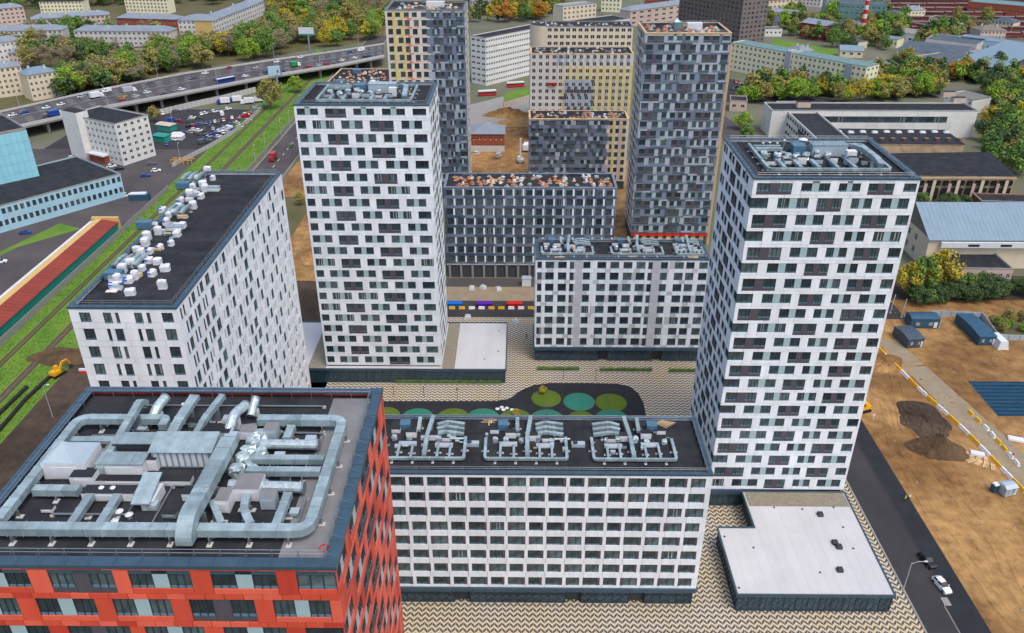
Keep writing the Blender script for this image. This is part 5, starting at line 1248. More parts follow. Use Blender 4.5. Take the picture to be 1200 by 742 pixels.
far_block('works_building', 'green glass hall at the far end of the chimney yard', (985, 4), (1040, 6), 16, 20, 3, 9, 'roof_green', 'flat', 'roof_slate')
far_block('works_building', 'long cream hall with red band behind the cream factory', (878, 2), (935, -2), 9, 18, 2, 12, 'plaster_cream', 'flat', 'roof_metal', trim='brick_red')
t = thing('canopy_roof', 'wide blue-grey canopy roof on dark posts beside the trees', 'canopy', (0, 0, 0))
cp = [G(u, v, 10) for u, v in ((1120, 71), (1172, 81), (1232, 56), (1180, 47))]
c0 = (sum(p[0] for p in cp)/4, sum(p[1] for p in cp)/4); t.location = (c0[0], c0[1], 0); lp = [(p[0]-c0[0], p[1]-c0[1]) for p in cp]
obj('roof', MB().prism(lp, 9.6, 10.2, 'roof_bluegrey'), t)
for i in range(4):
    for k in range(5):
        p, q_ = lp[i], lp[(i+1) % 4]; x, y = p[0]+(q_[0]-p[0])*k/5, p[1]+(q_[1]-p[1])*k/5
        obj('post', cached('cpost', lambda: MB().box(-.4, .4, -.4, .4, 0, 9.59, 'brown_conc').mesh('post')), t, (x*.96, y*.96, 0))
obj('store_wall', MB().prism([(p[0]*.8, p[1]*.8) for p in lp], 0, 7, 'brown_conc'), t)
x, y = G(1009, 42)
t = thing('factory_chimney', 'tall chimney banded red and white beside the magenta works', 'chimney', (x, y, 0))
for i in range(12): obj('band', MB().cyl(0, 0, 2.2-i*.09, i*3.4+.01, (i+1)*3.4-.01, 'paint_brightred' if i % 2 else 'unit_white', 16, 2.2-(i+1)*.09), t)
x, y = G(965, 18)
t = thing('silo_tower', 'pale grey round tower standing behind the magenta works', 'tower', (x, y, 0)); obj('shaft', MB().cyl(0, 0, 3, 0, 26, 'roof_metal', 14, 2.6), t); obj('cap', MB().cyl(0, 0, 3.2, 26, 27, 'concrete', 14), t)
mat('carriage_red', (.16, .03, .028), .6, var=.2, scale=.4, rnd=.5)
# railway yard carriages
for r_ in range(8):
    y0 = 880-r_*26
    for k in range(7):
        x = 330+k*27+r_*(-3); 
        if P(x, y0, 2)[0] > 1225 or P(x, y0, 2)[0] < 1030 or P(x, y0, 2)[1] > 62: continue
        lab = 'red railway carriage standing in the rows of the far yard'
        if 'carriage' not in CACHE:
            t = thing('railway_carriage', lab, 'railway carriage', (x, y0, 0), R(-4), 'carriages in the far railway yard')
            obj('body', MB().box(-12.5, 12.5, -1.5, 1.5, 1.0, 3.9, 'carriage_red').taper(-12.5, 12.5, -1.5, 1.5, 3.9, 4.4, .2, .6, 'roof_brown'), t)
            obj('window_band', MB().box(-11.5, 11.5, -1.53, -1.505, 2.4, 3.2, 'glass_dull'), t); obj('bogie', MB().box(-10.5, -7.5, -1.2, 1.2, 0, 1.0, 'fan_dark'), t); obj('bogie', MB().box(7.5, 10.5, -1.2, 1.2, 0, 1.0, 'fan_dark'), t)
            CACHE['carriage'] = t
        else: dup(CACHE['carriage'], (x, y0, 0), R(-4))
sheet('rail_yard', pxpoly((1030, 36), (1260, 52), (1260, -20), (1030, -20)), 'brick_red', .02) if False else sheet('rail_yard', pxpoly((1030, 36), (1260, 52), (1260, -20), (1030, -20)), 'ballast', .02)
far_block('works_building', 'long depot hall with teal roof along the railway yard', (1135, 2), (1230, 10), 10, 30, 1, 12, 'brick_red', 'flat', 'roof_green')

# further streets of low blocks up to the horizon side
rb_ = random.Random(23)
walls = ('plaster_cream', 'plaster_pale', 'plaster_pink', 'white_tile', 'plaster_lemon', 'brick_red'); wl = ('cream', 'pale grey', 'dull pink', 'white', 'lemon', 'red brick'); rfs = ('roof_metal', 'roof_slate', 'roof_bluegrey', 'bitumen', 'roof_brown'); rn = ('grey', 'slate', 'blue-grey', 'black', 'brown')
for (u, v, w_, h_, where) in ((566, 2, 26, 10, 'behind the white slab woods'), (600, -6, 30, 12, 'at the far edge above the white slab'), (640, -4, 24, 9, 'beyond the long beige block'), (716, -2, 22, 12, 'beside the pink-beige house'), (770, -8, 28, 12, 'behind the pink-beige house'), (905, -4, 30, 9, 'behind the cream factory hall'), (950, -6, 26, 10, 'beyond the round grey tower'), (1045, 16, 22, 7, 'before the railway yard'), (1075, 12, 20, 6, 'at the edge of the railway yard'), (1040, 44, 24, 6, 'below the striped chimney'), (1020, 74, 18, 5, 'beside the lemon block end'), (1150, 62, 26, 7, 'behind the wide canopy roof'), (1165, 36, 30, 8, 'along the railway yard sidings'), (1190, 92, 24, 6, 'beside the far right trees'), (1175, 24, 26, 7, 'amid the railway yard'), (1100, 20, 22, 5, 'between the yard tracks'), (945, 60, 18, 5, 'behind the lemon block'), (915, 26, 16, 5, 'beside the low white hut'), (1000, 30, 18, 6, 'between magenta works and chimney'), (1135, 30, 20, 6, 'beyond the pale blue hall'), (70, 2, 50, 13, 'at the far left edge of the woods'), (170, -2, 50, 13, 'beyond the red brick house'), (20, 62, 22, 8, 'beside the white and pink house')):
    i, j = rb_.randrange(6), rb_.randrange(5)
    far_block('town_house', '%s block with %s roof %s' % (wl[i], rn[j], where), (u-w_/2, v), (u+w_/2, v+rb_.uniform(-1, 4)), h_, rb_.uniform(11, 18), max(1, int(h_/3.2)), max(3, int(w_/4)), walls[i], rb_.choice(('hip', 'flat', 'hip')), rfs[j], chim=rb_.choice((0, 2)))
# --- ribbon-window factory and its dark halls
RB = far_block('factory_building', 'white tiled factory wing with one long ribbon window', (923, 130), (1149, 131), 13.5, 15, 3, 22, 'white_tile', 'flat', 'bitumen', wh=2.6, ww=.96, style='C') if False else None
a, b_ = G(905, 129, 14), G(1149, 131, 14)
RB = Building('factory_building', 'white tiled factory wing with one long ribbon window', 'factory', (a[0]+b_[0])/2, a[1]+8, b_[0]-a[0], 16)
L = RB.W
RB.strip('front', 0, L, 0, 7.6, 6, lambda u, z: 'white_tile'); RB.strip('front', 0, L, 10.8, 14, 6, lambda u, z: 'white_tile')
RB.strip('front', 0, L*.12, 7.6, 10.8, 6, lambda u, z: 'white_tile'); RB.strip('front', L*.86, L, 7.6, 10.8, 6, lambda u, z: 'white_tile')
for i in range(22): RB.window('front', L*.12+L*.74*i/22, 7.62, L*.74/22-.05, 3.15, 'C', random.choice((0, 1, 3)))
RB.rows('right', 1, 3.2, 4, lambda r: [(1.5+i*3.6, 4.3+i*3.6, 'C') for i in range(4)], lambda u, z: 'plaster_cream', sill=1, wh=1.3, drop=.02)
for f_ in ('left', 'back'): RB.strip(f_, 0, RB.faces[f_][3], 0, 14, 8, lambda u, z: 'white_tile')
RB.core(13.6); RB.emit(); RB.roof(13.4, par=.5, capw=.5, capm='steel', wallm='white_tile', rail=False)
for (u, v, lb) in ((941, 124, 'first'), (1123, 119, 'second'), (1111, 112, 'third')):
    x, y = G(u, v, 14); obj('roof_house', MB().box(-3.4, 3.4, -1.8, 1.8, 13.41, 16.2, 'plaster_pink', 'bitumen'), RB.t, (x-RB.c[0], y-RB.c[1], 0))
# left wing running towards the viewer
LW = far_block('factory_building', 'narrow white factory wing with sunken dark roof channel', (940, 170), (897, 123), 13, 16, 3, 16, 'white_tile', 'flat', 'bitumen') if False else None
a, b_ = G(952, 172, 13), G(890, 124, 13)
LWm = Building('factory_wing', 'narrow white factory wing running towards the tall tower', 'factory', (135+152)/2, 395, 15, 90)
LWm.rows('left', 1, 4, 3, lambda r: [(2+i*4, 4.8+i*4, 'C') for i in range(21)], lambda u, z: 'white_tile', sill=1.2, wh=1.8, drop=.02, step=8)
for f_ in ('front', 'right', 'back'): LWm.strip(f_, 0, LWm.faces[f_][3], 0, 13, 8, lambda u, z: 'white_tile')
LWm.core(12.6); LWm.emit(joined_all=True); LWm.roof(12.3, par=.8, capw=.5, capm='concrete_pale', wallm='white_tile', rail=False)
# dark halls between
def hall(label, px, h, m='bitumen', wallm='crumble', name='factory_hall'):
    w_ = [G(u, v, h) for u, v in px]; c = (sum(p[0] for p in w_)/len(w_), sum(p[1] for p in w_)/len(w_)); lp = [(p[0]-c[0], p[1]-c[1]) for p in w_]
    t = thing(name, label, 'factory', (c[0], c[1], 0)); obj('wall', MB().prism([(p[0]*.985, p[1]*.985) for p in lp], 0, h-.3, wallm), t); obj('roof', MB().prism(lp, h-.29, h, wallm, m), t)
    return t, c, lp
h1, c_, lp_ = hall('dark flat-roofed hall with a line of small white skylights', [(935, 168), (1132, 170), (1108, 152), (935, 150)], 10, wallm='crumble')
for i in range(12):
    x, y = G(955+i*14, 155+(i % 2)*.6, 10); obj('skylight', cached('skyl', lambda: MB().taper(-1.4, 1.4, -.9, .9, 0, .8, .3, .2, 'unit_white').mesh('skylight')), h1, (x-c_[0], y-c_[1], 10))
for i in range(9):
    x, y = G(1020+i*13, 165, 10); obj('vent', cached('hvent', lambda: MB().cyl(0, 0, .7, 0, 1.1, 'brick_red', 8).box(-.9, .9, -.9, .9, 1.1, 1.3, 'roof_brown').mesh('vent')), h1, (x-c_[0], y-c_[1], 10))
h2, c_, lp_ = hall('wide black-roofed hall with crumbling beige street wall', [(1040, 206), (1192, 207), (1160, 178), (1020, 180)], 11, wallm='crumble')
# crumbling front: piers, voids and loose plaster
wx0, wx1 = G(1060, 208, 11)[0], G(1192, 208, 11)[0]; wy = G(1120, 207, 11)[1]
n = 14
for i in range(n):
    x = wx0+(wx1-wx0)*(i+.5)/n; bw = (wx1-wx0)/n
    obj('opening', cached('hopen', lambda: MB().box(-bw*.3, bw*.3, -.25, .3, 1.0, 6.0, 'void').box(-bw*.3, bw*.3, -.25, .3, 7.2, 9.2, 'void').mesh('opening')), h2, (x-c_[0], wy-c_[1]+.02, 0))
    if i % 3 != 1: obj('pier', cached(('hpier', i % 3), lambda: MB().box(-bw*.2, bw*.2, -.55, -.05, 0, 9.8-(i % 3)*.9, ('plaster_cream', 'crumble', 'plaster_pink')[i % 3]).mesh('pier')), h2, (x+bw*.5-c_[0], wy-c_[1]-.02, 0))
obj('cornice', MB().box(wx0-c_[0], wx1-c_[0], wy-c_[1]-.9, wy-c_[1]-.02, 10.2, 10.69, 'crumble'), h2)
# gabled house with long blue-grey hall
def gabled(label, x0, x1, y0, y1, h, rh, wall, roofm, name='works_building', split=None):
    t = thing(name, label, 'building', ((x0+x1)/2, (y0+y1)/2, 0)); W, D = (x1-x0)/2, (y1-y0)/2
    wb = MB(); wb.box(-W, W, -D, D, 0, h, wall)
    wb.add([(-W, -D, h), (-W, D, h), (-W, 0, h+rh)], [(0, 2, 1)], 'roof_brown'); wb.add([(W, -D, h), (W, D, h), (W, 0, h+rh)], [(0, 1, 2)], wall)
    obj('wall', wb, t)
    e = .7; zs = h-e*rh/D
    for sgn, mm in ((-1, roofm), (1, split or roofm)):
        rb = MB(); n_ = int(W*2/1.6)
        for i in range(n_):
            a, b2 = -W-.4+(2*W+.8)*i/n_, -W-.4+(2*W+.8)*(i+1)/n_-.05
            rb.add([(a, sgn*(D+e), zs), (b2, sgn*(D+e), zs), (b2, 0, h+rh+.05), (a, 0, h+rh+.05), (a, sgn*(D+e), zs+.2), (b2, sgn*(D+e), zs+.2), (b2, 0, h+rh+.25), (a, 0, h+rh+.25)], [(0, 3, 2, 1), (4, 5, 6, 7), (0, 1, 5, 4), (1, 2, 6, 5), (2, 3, 7, 6), (3, 0, 4, 7)] if sgn < 0 else [(0, 1, 2, 3), (7, 6, 5, 4), (4, 5, 1, 0), (5, 6, 2, 1), (6, 7, 3, 2), (7, 4, 0, 3)], mm)
        obj('roof', rb, t)
    return t
GH = gabled('beige gabled works with long blue-grey tin roof, black at the back', 140.5, 260, 262, 292, 11, 7.5, 'plaster_cream', 'roof_bluegrey', split='bitumen')
for i in range(4):
    for j in range(2): obj('window', cached('ghw', lambda: window_mesh(1.6, 2.2, 'F', 0)[0]), GH, (-59.75-.13, 12-i*5.6, 2.2+j*4.6), -math.pi/2)
obj('eaves_band', MB().box(-56, 59.8, -16.6, -15.75, 8.4, 10.3, 'unit_white'), GH)
for i in range(9): obj('vent_slot', cached('vslot', lambda: MB().box(-1.9, 1.9, -.06, .02, 0, .8, 'void').mesh('vent_slot')), GH, (-45+i*11, -16.62, 8.9))
lo = far_block('works_building', 'low pink annex with flat black roof behind the hedge', (1118, 315), (1188, 316), 5.5, 14, 1, 8, 'plaster_pink', 'flat', 'bitumen')
far_block('works_building', 'small brick lean-to below the crumbling beige wall', (1150, 236), (1215, 238), 4.5, 9, 1, 5, 'brick_red', 'flat', 'bitumen')
far_block('works_building', 'long low dark shed with pale rear wall behind the tin roof', (1062, 252), (1230, 250), 7, 10, 1, 18, 'concrete', 'flat', 'bitumen')
far_block('works_building', 'white house with brown roof and white hatches among yellow trees', (1108, 110), (1140, 118), 8, 16, 2, 6, 'white_tile', 'flat', 'roof_brown')
far_block('works_building', 'small orange-brick house between the slate tower and factory wing', (856, 118), (876, 119), 6, 12, 1, 2, 'plaster_pink', 'flat', 'bitumen', side=('left',))
# old house and lorry yard seen between the towers
OH = far_block('old_house', 'old red brick house with grey tin roof on the sandy site', (552, 157), (591, 157), 9, 15, 2, 6, 'brick_red', 'hip', 'roof_metal', chim=1)
obj('whitewash', MB().box(-OH.W/2-.05, OH.W/2+.05, -OH.D/2-.12, -OH.D/2-.02, .1, 3.2, 'plaster_pale'), OH.t)

# ============================================================ the overpass
near = [G(u, v, 7) for u, v in ((-60, 167), (16, 150), (129, 125), (216, 109), (320, 89), (400, 76), (450, 66))]
far_ = [G(u, v, 7) for u, v in ((-80, 150), (0, 132), (108, 108), (216, 87), (320, 71), (400, 60), (450, 52))]
t = thing('overpass', 'concrete road overpass crossing above the car park', 'overpass', (near[3][0], near[3][1], 0)); ox, oy = near[3]
db = MB(); n = len(near)
def off(p, z): return (p[0]-ox, p[1]-oy, z)
for i in range(n-1):
    a, b_, c_, d_ = near[i], near[i+1], far_[i+1], far_[i]
    db.face([off(a, 7.0), off(b_, 7.0), off(c_, 7.0), off(d_, 7.0)], 'asphalt_old')
    db.face([off(a, 5.6), off(d_, 5.6), off(c_, 5.6), off(b_, 5.6)], 'concrete'); db.face([off(a, 5.6), off(b_, 5.6), off(b_, 7.0), off(a, 7.0)], 'concrete'); db.face([off(d_, 5.6), off(d_, 7.0), off(c_, 7.0), off(c_, 5.6)], 'concrete')
obj('deck', db, t)
def along(pl, q_, w_, z0, z1, m, name):
    for i in range(n-1):
        a, b_ = Vector(pl[i]), Vector(pl[i+1]); d = (b_-a); L = d.length
        obj(name, MB().box(0, L+.2, -w_/2, w_/2, z0, z1, m), t, (a.x-ox, a.y-oy, 0), math.atan2(d.y, d.x))
along([(p[0], p[1]) for p in near], 0, .5, 6.4, 8.0, 'concrete_pale', 'parapet'); along([(p[0], p[1]) for p in far_], 0, .5, 6.4, 8.0, 'concrete_pale', 'parapet')
mid = [((a[0]+b_[0])/2, (a[1]+b_[1])/2) for a, b_ in zip(near, far_)]
along(mid, 0, .35, 7.004, 7.8, 'steel', 'guard_rail')
for i in range(n-1):
    for k in range(3):
        f = k/3
        for pl, g in ((near, .12), (near, .45), (far_, .12)):
            oth = far_ if pl is near else near
            a = [near[i][q_]+(near[i+1][q_]-near[i][q_])*f for q_ in (0, 1)]; b_ = [far_[i][q_]+(far_[i+1][q_]-far_[i][q_])*f for q_ in (0, 1)]
            s0, s1 = (a, b_) if pl is near else (b_, a)
            obj('pier', cached('hpier0', lambda: MB().box(-.7, .7, -.7, .7, 0, 5.59, 'concrete').mesh('pier')), t, (s0[0]+(s1[0]-s0[0])*g-ox, s0[1]+(s1[1]-s0[1])*g-oy, 0), R(49))
# lane lines
for g in (.13, .22, .31, .40, .60, .69, .78, .87):
    for i in range(n-1):
        for k in range(6):
            f0, f1 = k/6, k/6+.05
            p = [[near[i][q_]+(near[i+1][q_]-near[i][q_])*f+((far_[i][q_]+(far_[i+1][q_]-far_[i][q_])*f)-(near[i][q_]+(near[i+1][q_]-near[i][q_])*f))*g for q_ in (0, 1)] for f in (f0, f1)]
            d = math.atan2(p[1][1]-p[0][1], p[1][0]-p[0][0]); obj('lane_line', cached('lline', lambda: MB().box(0, 4, -.09, .09, 7.004, 7.012, 'line_white').mesh('lane_line')), t, (p[0][0]-ox, p[0][1]-oy, 0), d)
def hw(f, g):
    """point on the deck: f runs along 0..1, g across 0..1, and the heading"""
    s_ = f*(n-1); i = min(int(s_), n-2); r_ = s_-i
    a = [near[i][q_]+(near[i+1][q_]-near[i][q_])*r_ for q_ in (0, 1)]; b_ = [far_[i][q_]+(far_[i+1][q_]-far_[i][q_])*r_ for q_ in (0, 1)]
    return a[0]+(b_[0]-a[0])*g, a[1]+(b_[1]-a[1])*g, math.atan2(near[i+1][1]-near[i][1], near[i+1][0]-near[i][0])

# ============================================================ railway, fences
for x, y0, y1 in ((-136.5, 60, 640), (-146.0, 60, 640)):
    structure('track_bed', MB().box(x-1.15, x+1.15, y0, y1, 0, .1, 'ballast') if x > -140 else MB().box(x-.9, x+.9, y0, y1, 0, .1, 'grass_dull'))
    for s_ in (-.76, .76): structure('rail', MB().box(x+s_-.05, x+s_+.05, y0, y1, .12, .3, 'rail_rust'))
def fence(name, label, pts, h, m, seg=3.0, th=.18, cat='fence', post=None):
    t = thing(name, label, cat, (pts[0][0], pts[0][1], 0))
    for i in range(len(pts)-1):
        a, b_ = Vector(pts[i]), Vector(pts[i+1]); L = (b_-a).length; k = max(1, round(L/seg)); ang = math.atan2(b_.y-a.y, b_.x-a.x)
        me = cached(('fen', m, round(L/k, 2), h, th), lambda: MB().box(.04, L/k-.04, -th/2, th/2, 0, h, m).mesh('fence_panel'))
        pm = cached(('fenp', m, h, th), lambda: MB().box(-.1, .1, -th*.8, th*.8, 0, h+.12, 'concrete').mesh('fence_post'))
        for j in range(k):
            p = a+(b_-a)*j/k; obj('fence_panel', me, t, (p.x-pts[0][0], p.y-pts[0][1], 0), ang); obj('fence_post', pm, t, (p.x-pts[0][0], p.y-pts[0][1], 0), ang)
    return t
fence('concrete_fence', 'grey concrete panel fence between the market shed and the lawn', [(-151.5, 170), (-151.5, 338)], 2.2, 'concrete')
fence('white_fence', 'curving white wall round the parked cars by the lawn', [G(u, v) for u, v in ((202, 196), (245, 174), (272, 158), (292, 143), (307, 128), (310, 121))], 2.0, 'concrete_pale')
fence('white_fence', 'long white wall under the overpass at the car park', [G(u, v) for u, v in ((188, 135), (225, 126), (262, 118), (300, 108))], 3.2, 'concrete_pale')
fence('site_hoarding', 'pale hoarding behind the blue site cabins', [G(u, v) for u, v in ((1090, 370), (1150, 372), (1168, 398), (1220, 400))], 1.8, 'unit_cool')
fence('pink_hoarding', 'pink hoarding along the top of the sand bank', [G(u, v) for u, v in ((590, 125), (628, 114))], 2.4, 'plaster_pink')
fence('street_barrier', 'pale crash barrier beside the street by the railway', [(-124.5, 255), (-124.5, 560)], 1.1, 'concrete', seg=6)
# ============================================================ vehicles
def loft(b, st, m):
    """stations (x, z bottom, z top, half width bottom, half width top)"""
    vs = []
    for x, zb, zt, hb, ht in st: vs += [(x, -hb, zb), (x, hb, zb), (x, ht, zt), (x, -ht, zt)]
    fs = [(0, 1, 2, 3)]; k = len(st)
    for i in range(k-1):
        for j in range(4): fs.append((i*4+j, (i+1)*4+j, (i+1)*4+(j+1) % 4, i*4+(j+1) % 4))
    fs.append(tuple((k-1)*4+j for j in (3, 2, 1, 0))); b.add(vs, [f[::-1] for f in fs], m)
def car_body(paint, b=None):
    b = b or MB()
    loft(b, [(-2.2, .35, .72, .72, .68), (-2.05, .25, .92, .85, .78), (-1.2, .22, .98, .9, .82), (.9, .22, .95, .9, .82), (1.75, .24, .84, .88, .76), (2.15, .32, .66, .74, .66)], paint)
    return b
def car_cabin(b=None):
    b = b or MB(); loft(b, [(-1.95, .9, .95, .74, .72), (-1.35, .93, 1.42, .78, .6), (.1, .93, 1.46, .78, .6), (.95, .92, .97, .76, .7)], 'car_glass'); return b
def car_top(paint, b=None):
    b = b or MB(); loft(b, [(-1.42, 1.40, 1.45, .62, .58), (-.6, 1.43, 1.52, .63, .58), (.15, 1.43, 1.5, .62, .57)], paint)
    for x in (-.55,): b.box(x-.05, x+.05, -.77, .77, .95, 1.43, paint)
    return b
def wheels(b, L=1.35, r=.33, w_=.86):
    for x in (-L, L):
        for s_ in (-1, 1): b.tube([(x, s_*(w_-.16), r), (x, s_*(w_+.04), r)], r, 'tyre', 10)
    return b
def far_car(paint):
    def mk():
        b = car_body(paint); car_cabin(b); car_top(paint, b); wheels(b); b.box(2.06, 2.13, -.6, -.3, .5, .64, 'lamp_clear'); b.box(2.06, 2.13, .3, .6, .5, .64, 'lamp_clear'); b.box(-2.2, -2.12, -.65, -.3, .62, .78, 'lamp_red'); b.box(-2.2, -2.12, .3, .65, .62, .78, 'lamp_red')
        return b.mesh('parked_car')
    return cached(('fcar', paint), mk)
def far_van(paint):
    def mk():
        b = MB(); loft(b, [(-2.7, .4, 2.3, .98, .9), (1.1, .4, 2.35, .98, .88), (1.7, .4, 1.5, .98, .86), (2.5, .4, 1.05, .95, .8)], paint); b.add([(1.14, -.8, 2.2), (1.14, .8, 2.2), (1.72, .8, 1.52), (1.72, -.8, 1.52)], [(0, 3, 2, 1)], 'car_glass')
        b.box(.2, 1.0, -.99, .99, 1.4, 2.0, 'car_glass'); wheels(b, 1.7, .36, .95); return b.mesh('van')
    return cached(('fvan', paint), mk)
def far_truck(paint, cab='white', L=7.5):
    def mk():
        b = MB(); b.box(-L/2, L/2-2.2, -1.25, 1.25, .95, 3.6, 'paint_'+paint); loft(b, [(L/2-2.0, .5, 2.7, 1.2, 1.1), (L/2-.5, .5, 2.6, 1.2, 1.08), (L/2, .5, 1.5, 1.18, 1.05)], 'paint_'+cab)
        b.add([(L/2-.47, -1.0, 2.5), (L/2-.47, 1.0, 2.5), (L/2+.02, 1.0, 1.55), (L/2+.02, -1.0, 1.55)], [(0, 3, 2, 1)], 'car_glass'); b.box(-L/2+.2, L/2-.3, -.9, .9, .5, .94, 'fan_dark'); wheels(b, L*.34, .5, 1.15); return b.mesh('lorry')
    return cached(('ftruck', paint, cab, L), mk)
def bus(paint):
    def mk():
        b = MB(); loft(b, [(-6, .4, 3.0, 1.25, 1.15), (5.8, .4, 3.0, 1.25, 1.15), (6.1, .5, 2.6, 1.2, 1.05)], paint); b.box(-5.6, 5.6, -1.262, 1.262, 1.5, 2.4, 'car_glass'); b.box(-5.8, 5.7, -1.1, 1.1, 2.99, 3.12, 'unit_white'); wheels(b, 3.6, .5, 1.15); return b.mesh('bus')
    return cached(('bus', paint), mk)
cn = {'white': 'white', 'silver': 'silver', 'black': 'black', 'grey': 'dark grey', 'red': 'red', 'blue': 'blue'}
def place_car(x, y, z, rz, c, where, group, van=False):
    o = obj('van' if van else 'car', far_van('paint_'+c) if van else far_car('paint_'+c), None, (x, y, z), rz)
    return tag(o, '%s %s %s' % (cn[c], 'van' if van else 'car', where), 'van' if van else 'car', group)
rc = random.Random(11); mixc = ('white', 'white', 'white', 'silver', 'black', 'grey', 'grey', 'red', 'blue')
# traffic on the overpass
for i in range(44):
    lane = rc.choice((.08, .17, .26, .35, .65, .74, .83, .92)); f = .03+.94*(i+rc.uniform(-.3, .3))/44
    x, y, a = hw(f, lane); c = rc.choice(mixc)
    place_car(x, y, 7.01, a+(math.pi if lane > .5 else 0), c, 'driving across the overpass', 'traffic on the overpass', rc.random() < .16)
def lorry_at(me, x, y, z, a, label, cat='lorry', name='lorry'): return tag(obj(name, me, None, (x, y, z), a), label, cat)
x, y, a = hw(.575, .12); lorry_at(bus('paint_blue'), x, y, 7.01, a, 'long blue bus with white roof on the overpass', 'bus', 'bus')
x, y, a = hw(.09, .2); lorry_at(bus('paint_blue'), x, y, 7.01, a, 'blue and white bus at the cyan works end of the overpass', 'bus', 'bus')
x, y, a = hw(.39, .55); lorry_at(far_truck('silver', 'white'), x, y, 7.01, a, 'silver box lorry amid the overpass traffic', )
x, y, a = hw(.33, .6); lorry_at(far_truck('white', 'white'), x, y, 7.01, a, 'white box lorry amid the overpass traffic')
x, y, a = hw(.72, .35); lorry_at(far_truck('green', 'white', 6.5), x, y, 7.01, a, 'green lorry beneath the white hoarding on the overpass')
x, y, a = hw(.24, .1); lorry_at(far_truck('blue', 'white'), x, y, 7.01, a, 'blue box lorry passing behind the white office')
# car park
px = [(191, 134), (206, 131), (224, 130), (233, 139), (226, 139), (222, 143), (210, 143), (202, 143), (260, 135), (263, 141), (272, 139), (254, 146), (247, 149), (250, 152), (240, 153), (234, 154), (228, 153), (222, 156), (232, 158), (243, 159), (262, 150), (268, 152), (272, 148), (277, 145), (283, 141), (288, 138), (293, 134), (298, 131), (291, 142), (286, 146), (281, 149), (274, 153), (268, 156), (262, 156), (256, 161), (250, 163), (244, 166), (238, 168), (300, 127), (296, 125), (214, 157), (206, 164), (196, 170)]+[(240+i*4.4, 163.5-i*2.05-(i*i)*.05) for i in range(12)]+[(222+i*5, 149-i*.9) for i in range(9)]+[(236+i*5.2, 134.5-i*1.0) for i in range(7)]
for i, (u, v) in enumerate(px):
    x, y = G(u, v); c = rc.choice(mixc); place_car(x, y, .01, R(rc.choice((20, 110, 60, 150))+rc.uniform(-8, 8)), c, 'parked inside the curving white wall', 'cars in the walled car park', rc.random() < .12)
for (u, v, m_, lb) in ((262, 122, 'blue', 'blue-cabbed lorry parked against the white wall'), (276, 120, 'blue', 'second blue-cabbed lorry beside the white wall'), (290, 122, 'white', 'white lorry parked at the wall corner'), (302, 120, 'white', 'white lorry beside the round olive bush')):
    x, y = G(u, v); lorry_at(far_truck('white', m_), x, y, .01, R(200), lb)
for (u, v, c) in ((85, 186, 'white'), (92, 184, 'silver'), (131, 196, 'white'), (140, 199, 'black'), (178, 193, 'grey'), (134, 191, 'silver'), (97, 189, 'grey')): 
    x, y = G(u, v); place_car(x, y, .01, R(20), c, 'parked below the white corner office', 'cars by the corner office')
for (u, v, c, lb) in ((148, 230, 'white', 'parked alone beyond the blue works end'), (183, 201, 'white', 'parked on the yard by the fence corner'), (171, 207, 'blue', 'parked beside the fence on the yard'), (30, 274, 'blue', 'standing alone on the yard by the market shed'), (1, 308, 'white', 'standing on the yard behind the shed')):
    x, y = G(u, v); place_car(x, y, .01, R(15), c, lb, None)
# cars near the lemon block and the tower gap
for (u, v) in ((862, 97), (869, 99), (876, 100), (884, 103), (865, 103), (874, 106), (892, 105), (900, 107), (885, 110), (868, 110), (859, 105)):
    x, y = G(u, v); place_car(x, y, .012, R(rc.choice((0, 80, 90))), rc.choice(mixc), 'parked in the lot below the lemon block', 'cars below the lemon block')
for (u, v, c, lb) in ((559, 181, 'white', 'parked on sand before the old brick house'), (585, 184, 'silver', 'parked on sand beside the old brick house corner'), (640, 395, 'white', 'x')):
    if lb == 'x': continue
    x, y = G(u, v); place_car(x, y, .02, R(70), c, lb, None, van=(u > 580))
for (u, v, c, lb) in ((341, 172, 'green', 'green taxi-like car on the street by the railway'),):
    x, y = G(u, v); t_ = obj('car', far_car('paint_green'), None, (x, y, .02), R(92)); tag(t_, 'bright green car on the street beside the railway', 'car')
x, y = G(320, 188); lorry_at(far_truck('red', 'red', 6.5), x, y, .02, R(-90), 'dark red lorry on the street beside the railway')
# trams at the junction
for (u, v, lb) in ((571, 112, 'red and white tram turning at the junction'), (604, 102, 'red and white tram beside the white slab lawn')):
    x, y = G(u, v); t = thing('tram', lb, 'tram', (x, y, .03), R(15))
    obj('body', MB().box(-5.5, 5.5, -1.25, 1.25, .4, 1.6, 'paint_brightred').box(-5.5, 5.5, -1.24, 1.24, 2.5, 3.2, 'unit_white'), t); obj('window_band', MB().box(-5.45, 5.45, -1.2, 1.2, 1.6, 2.5, 'car_glass'), t); obj('bogie', MB().box(-4.4, -2.8, -1, 1, 0, .4, 'fan_dark'), t); obj('bogie', MB().box(2.8, 4.4, -1, 1, 0, .4, 'fan_dark'), t)
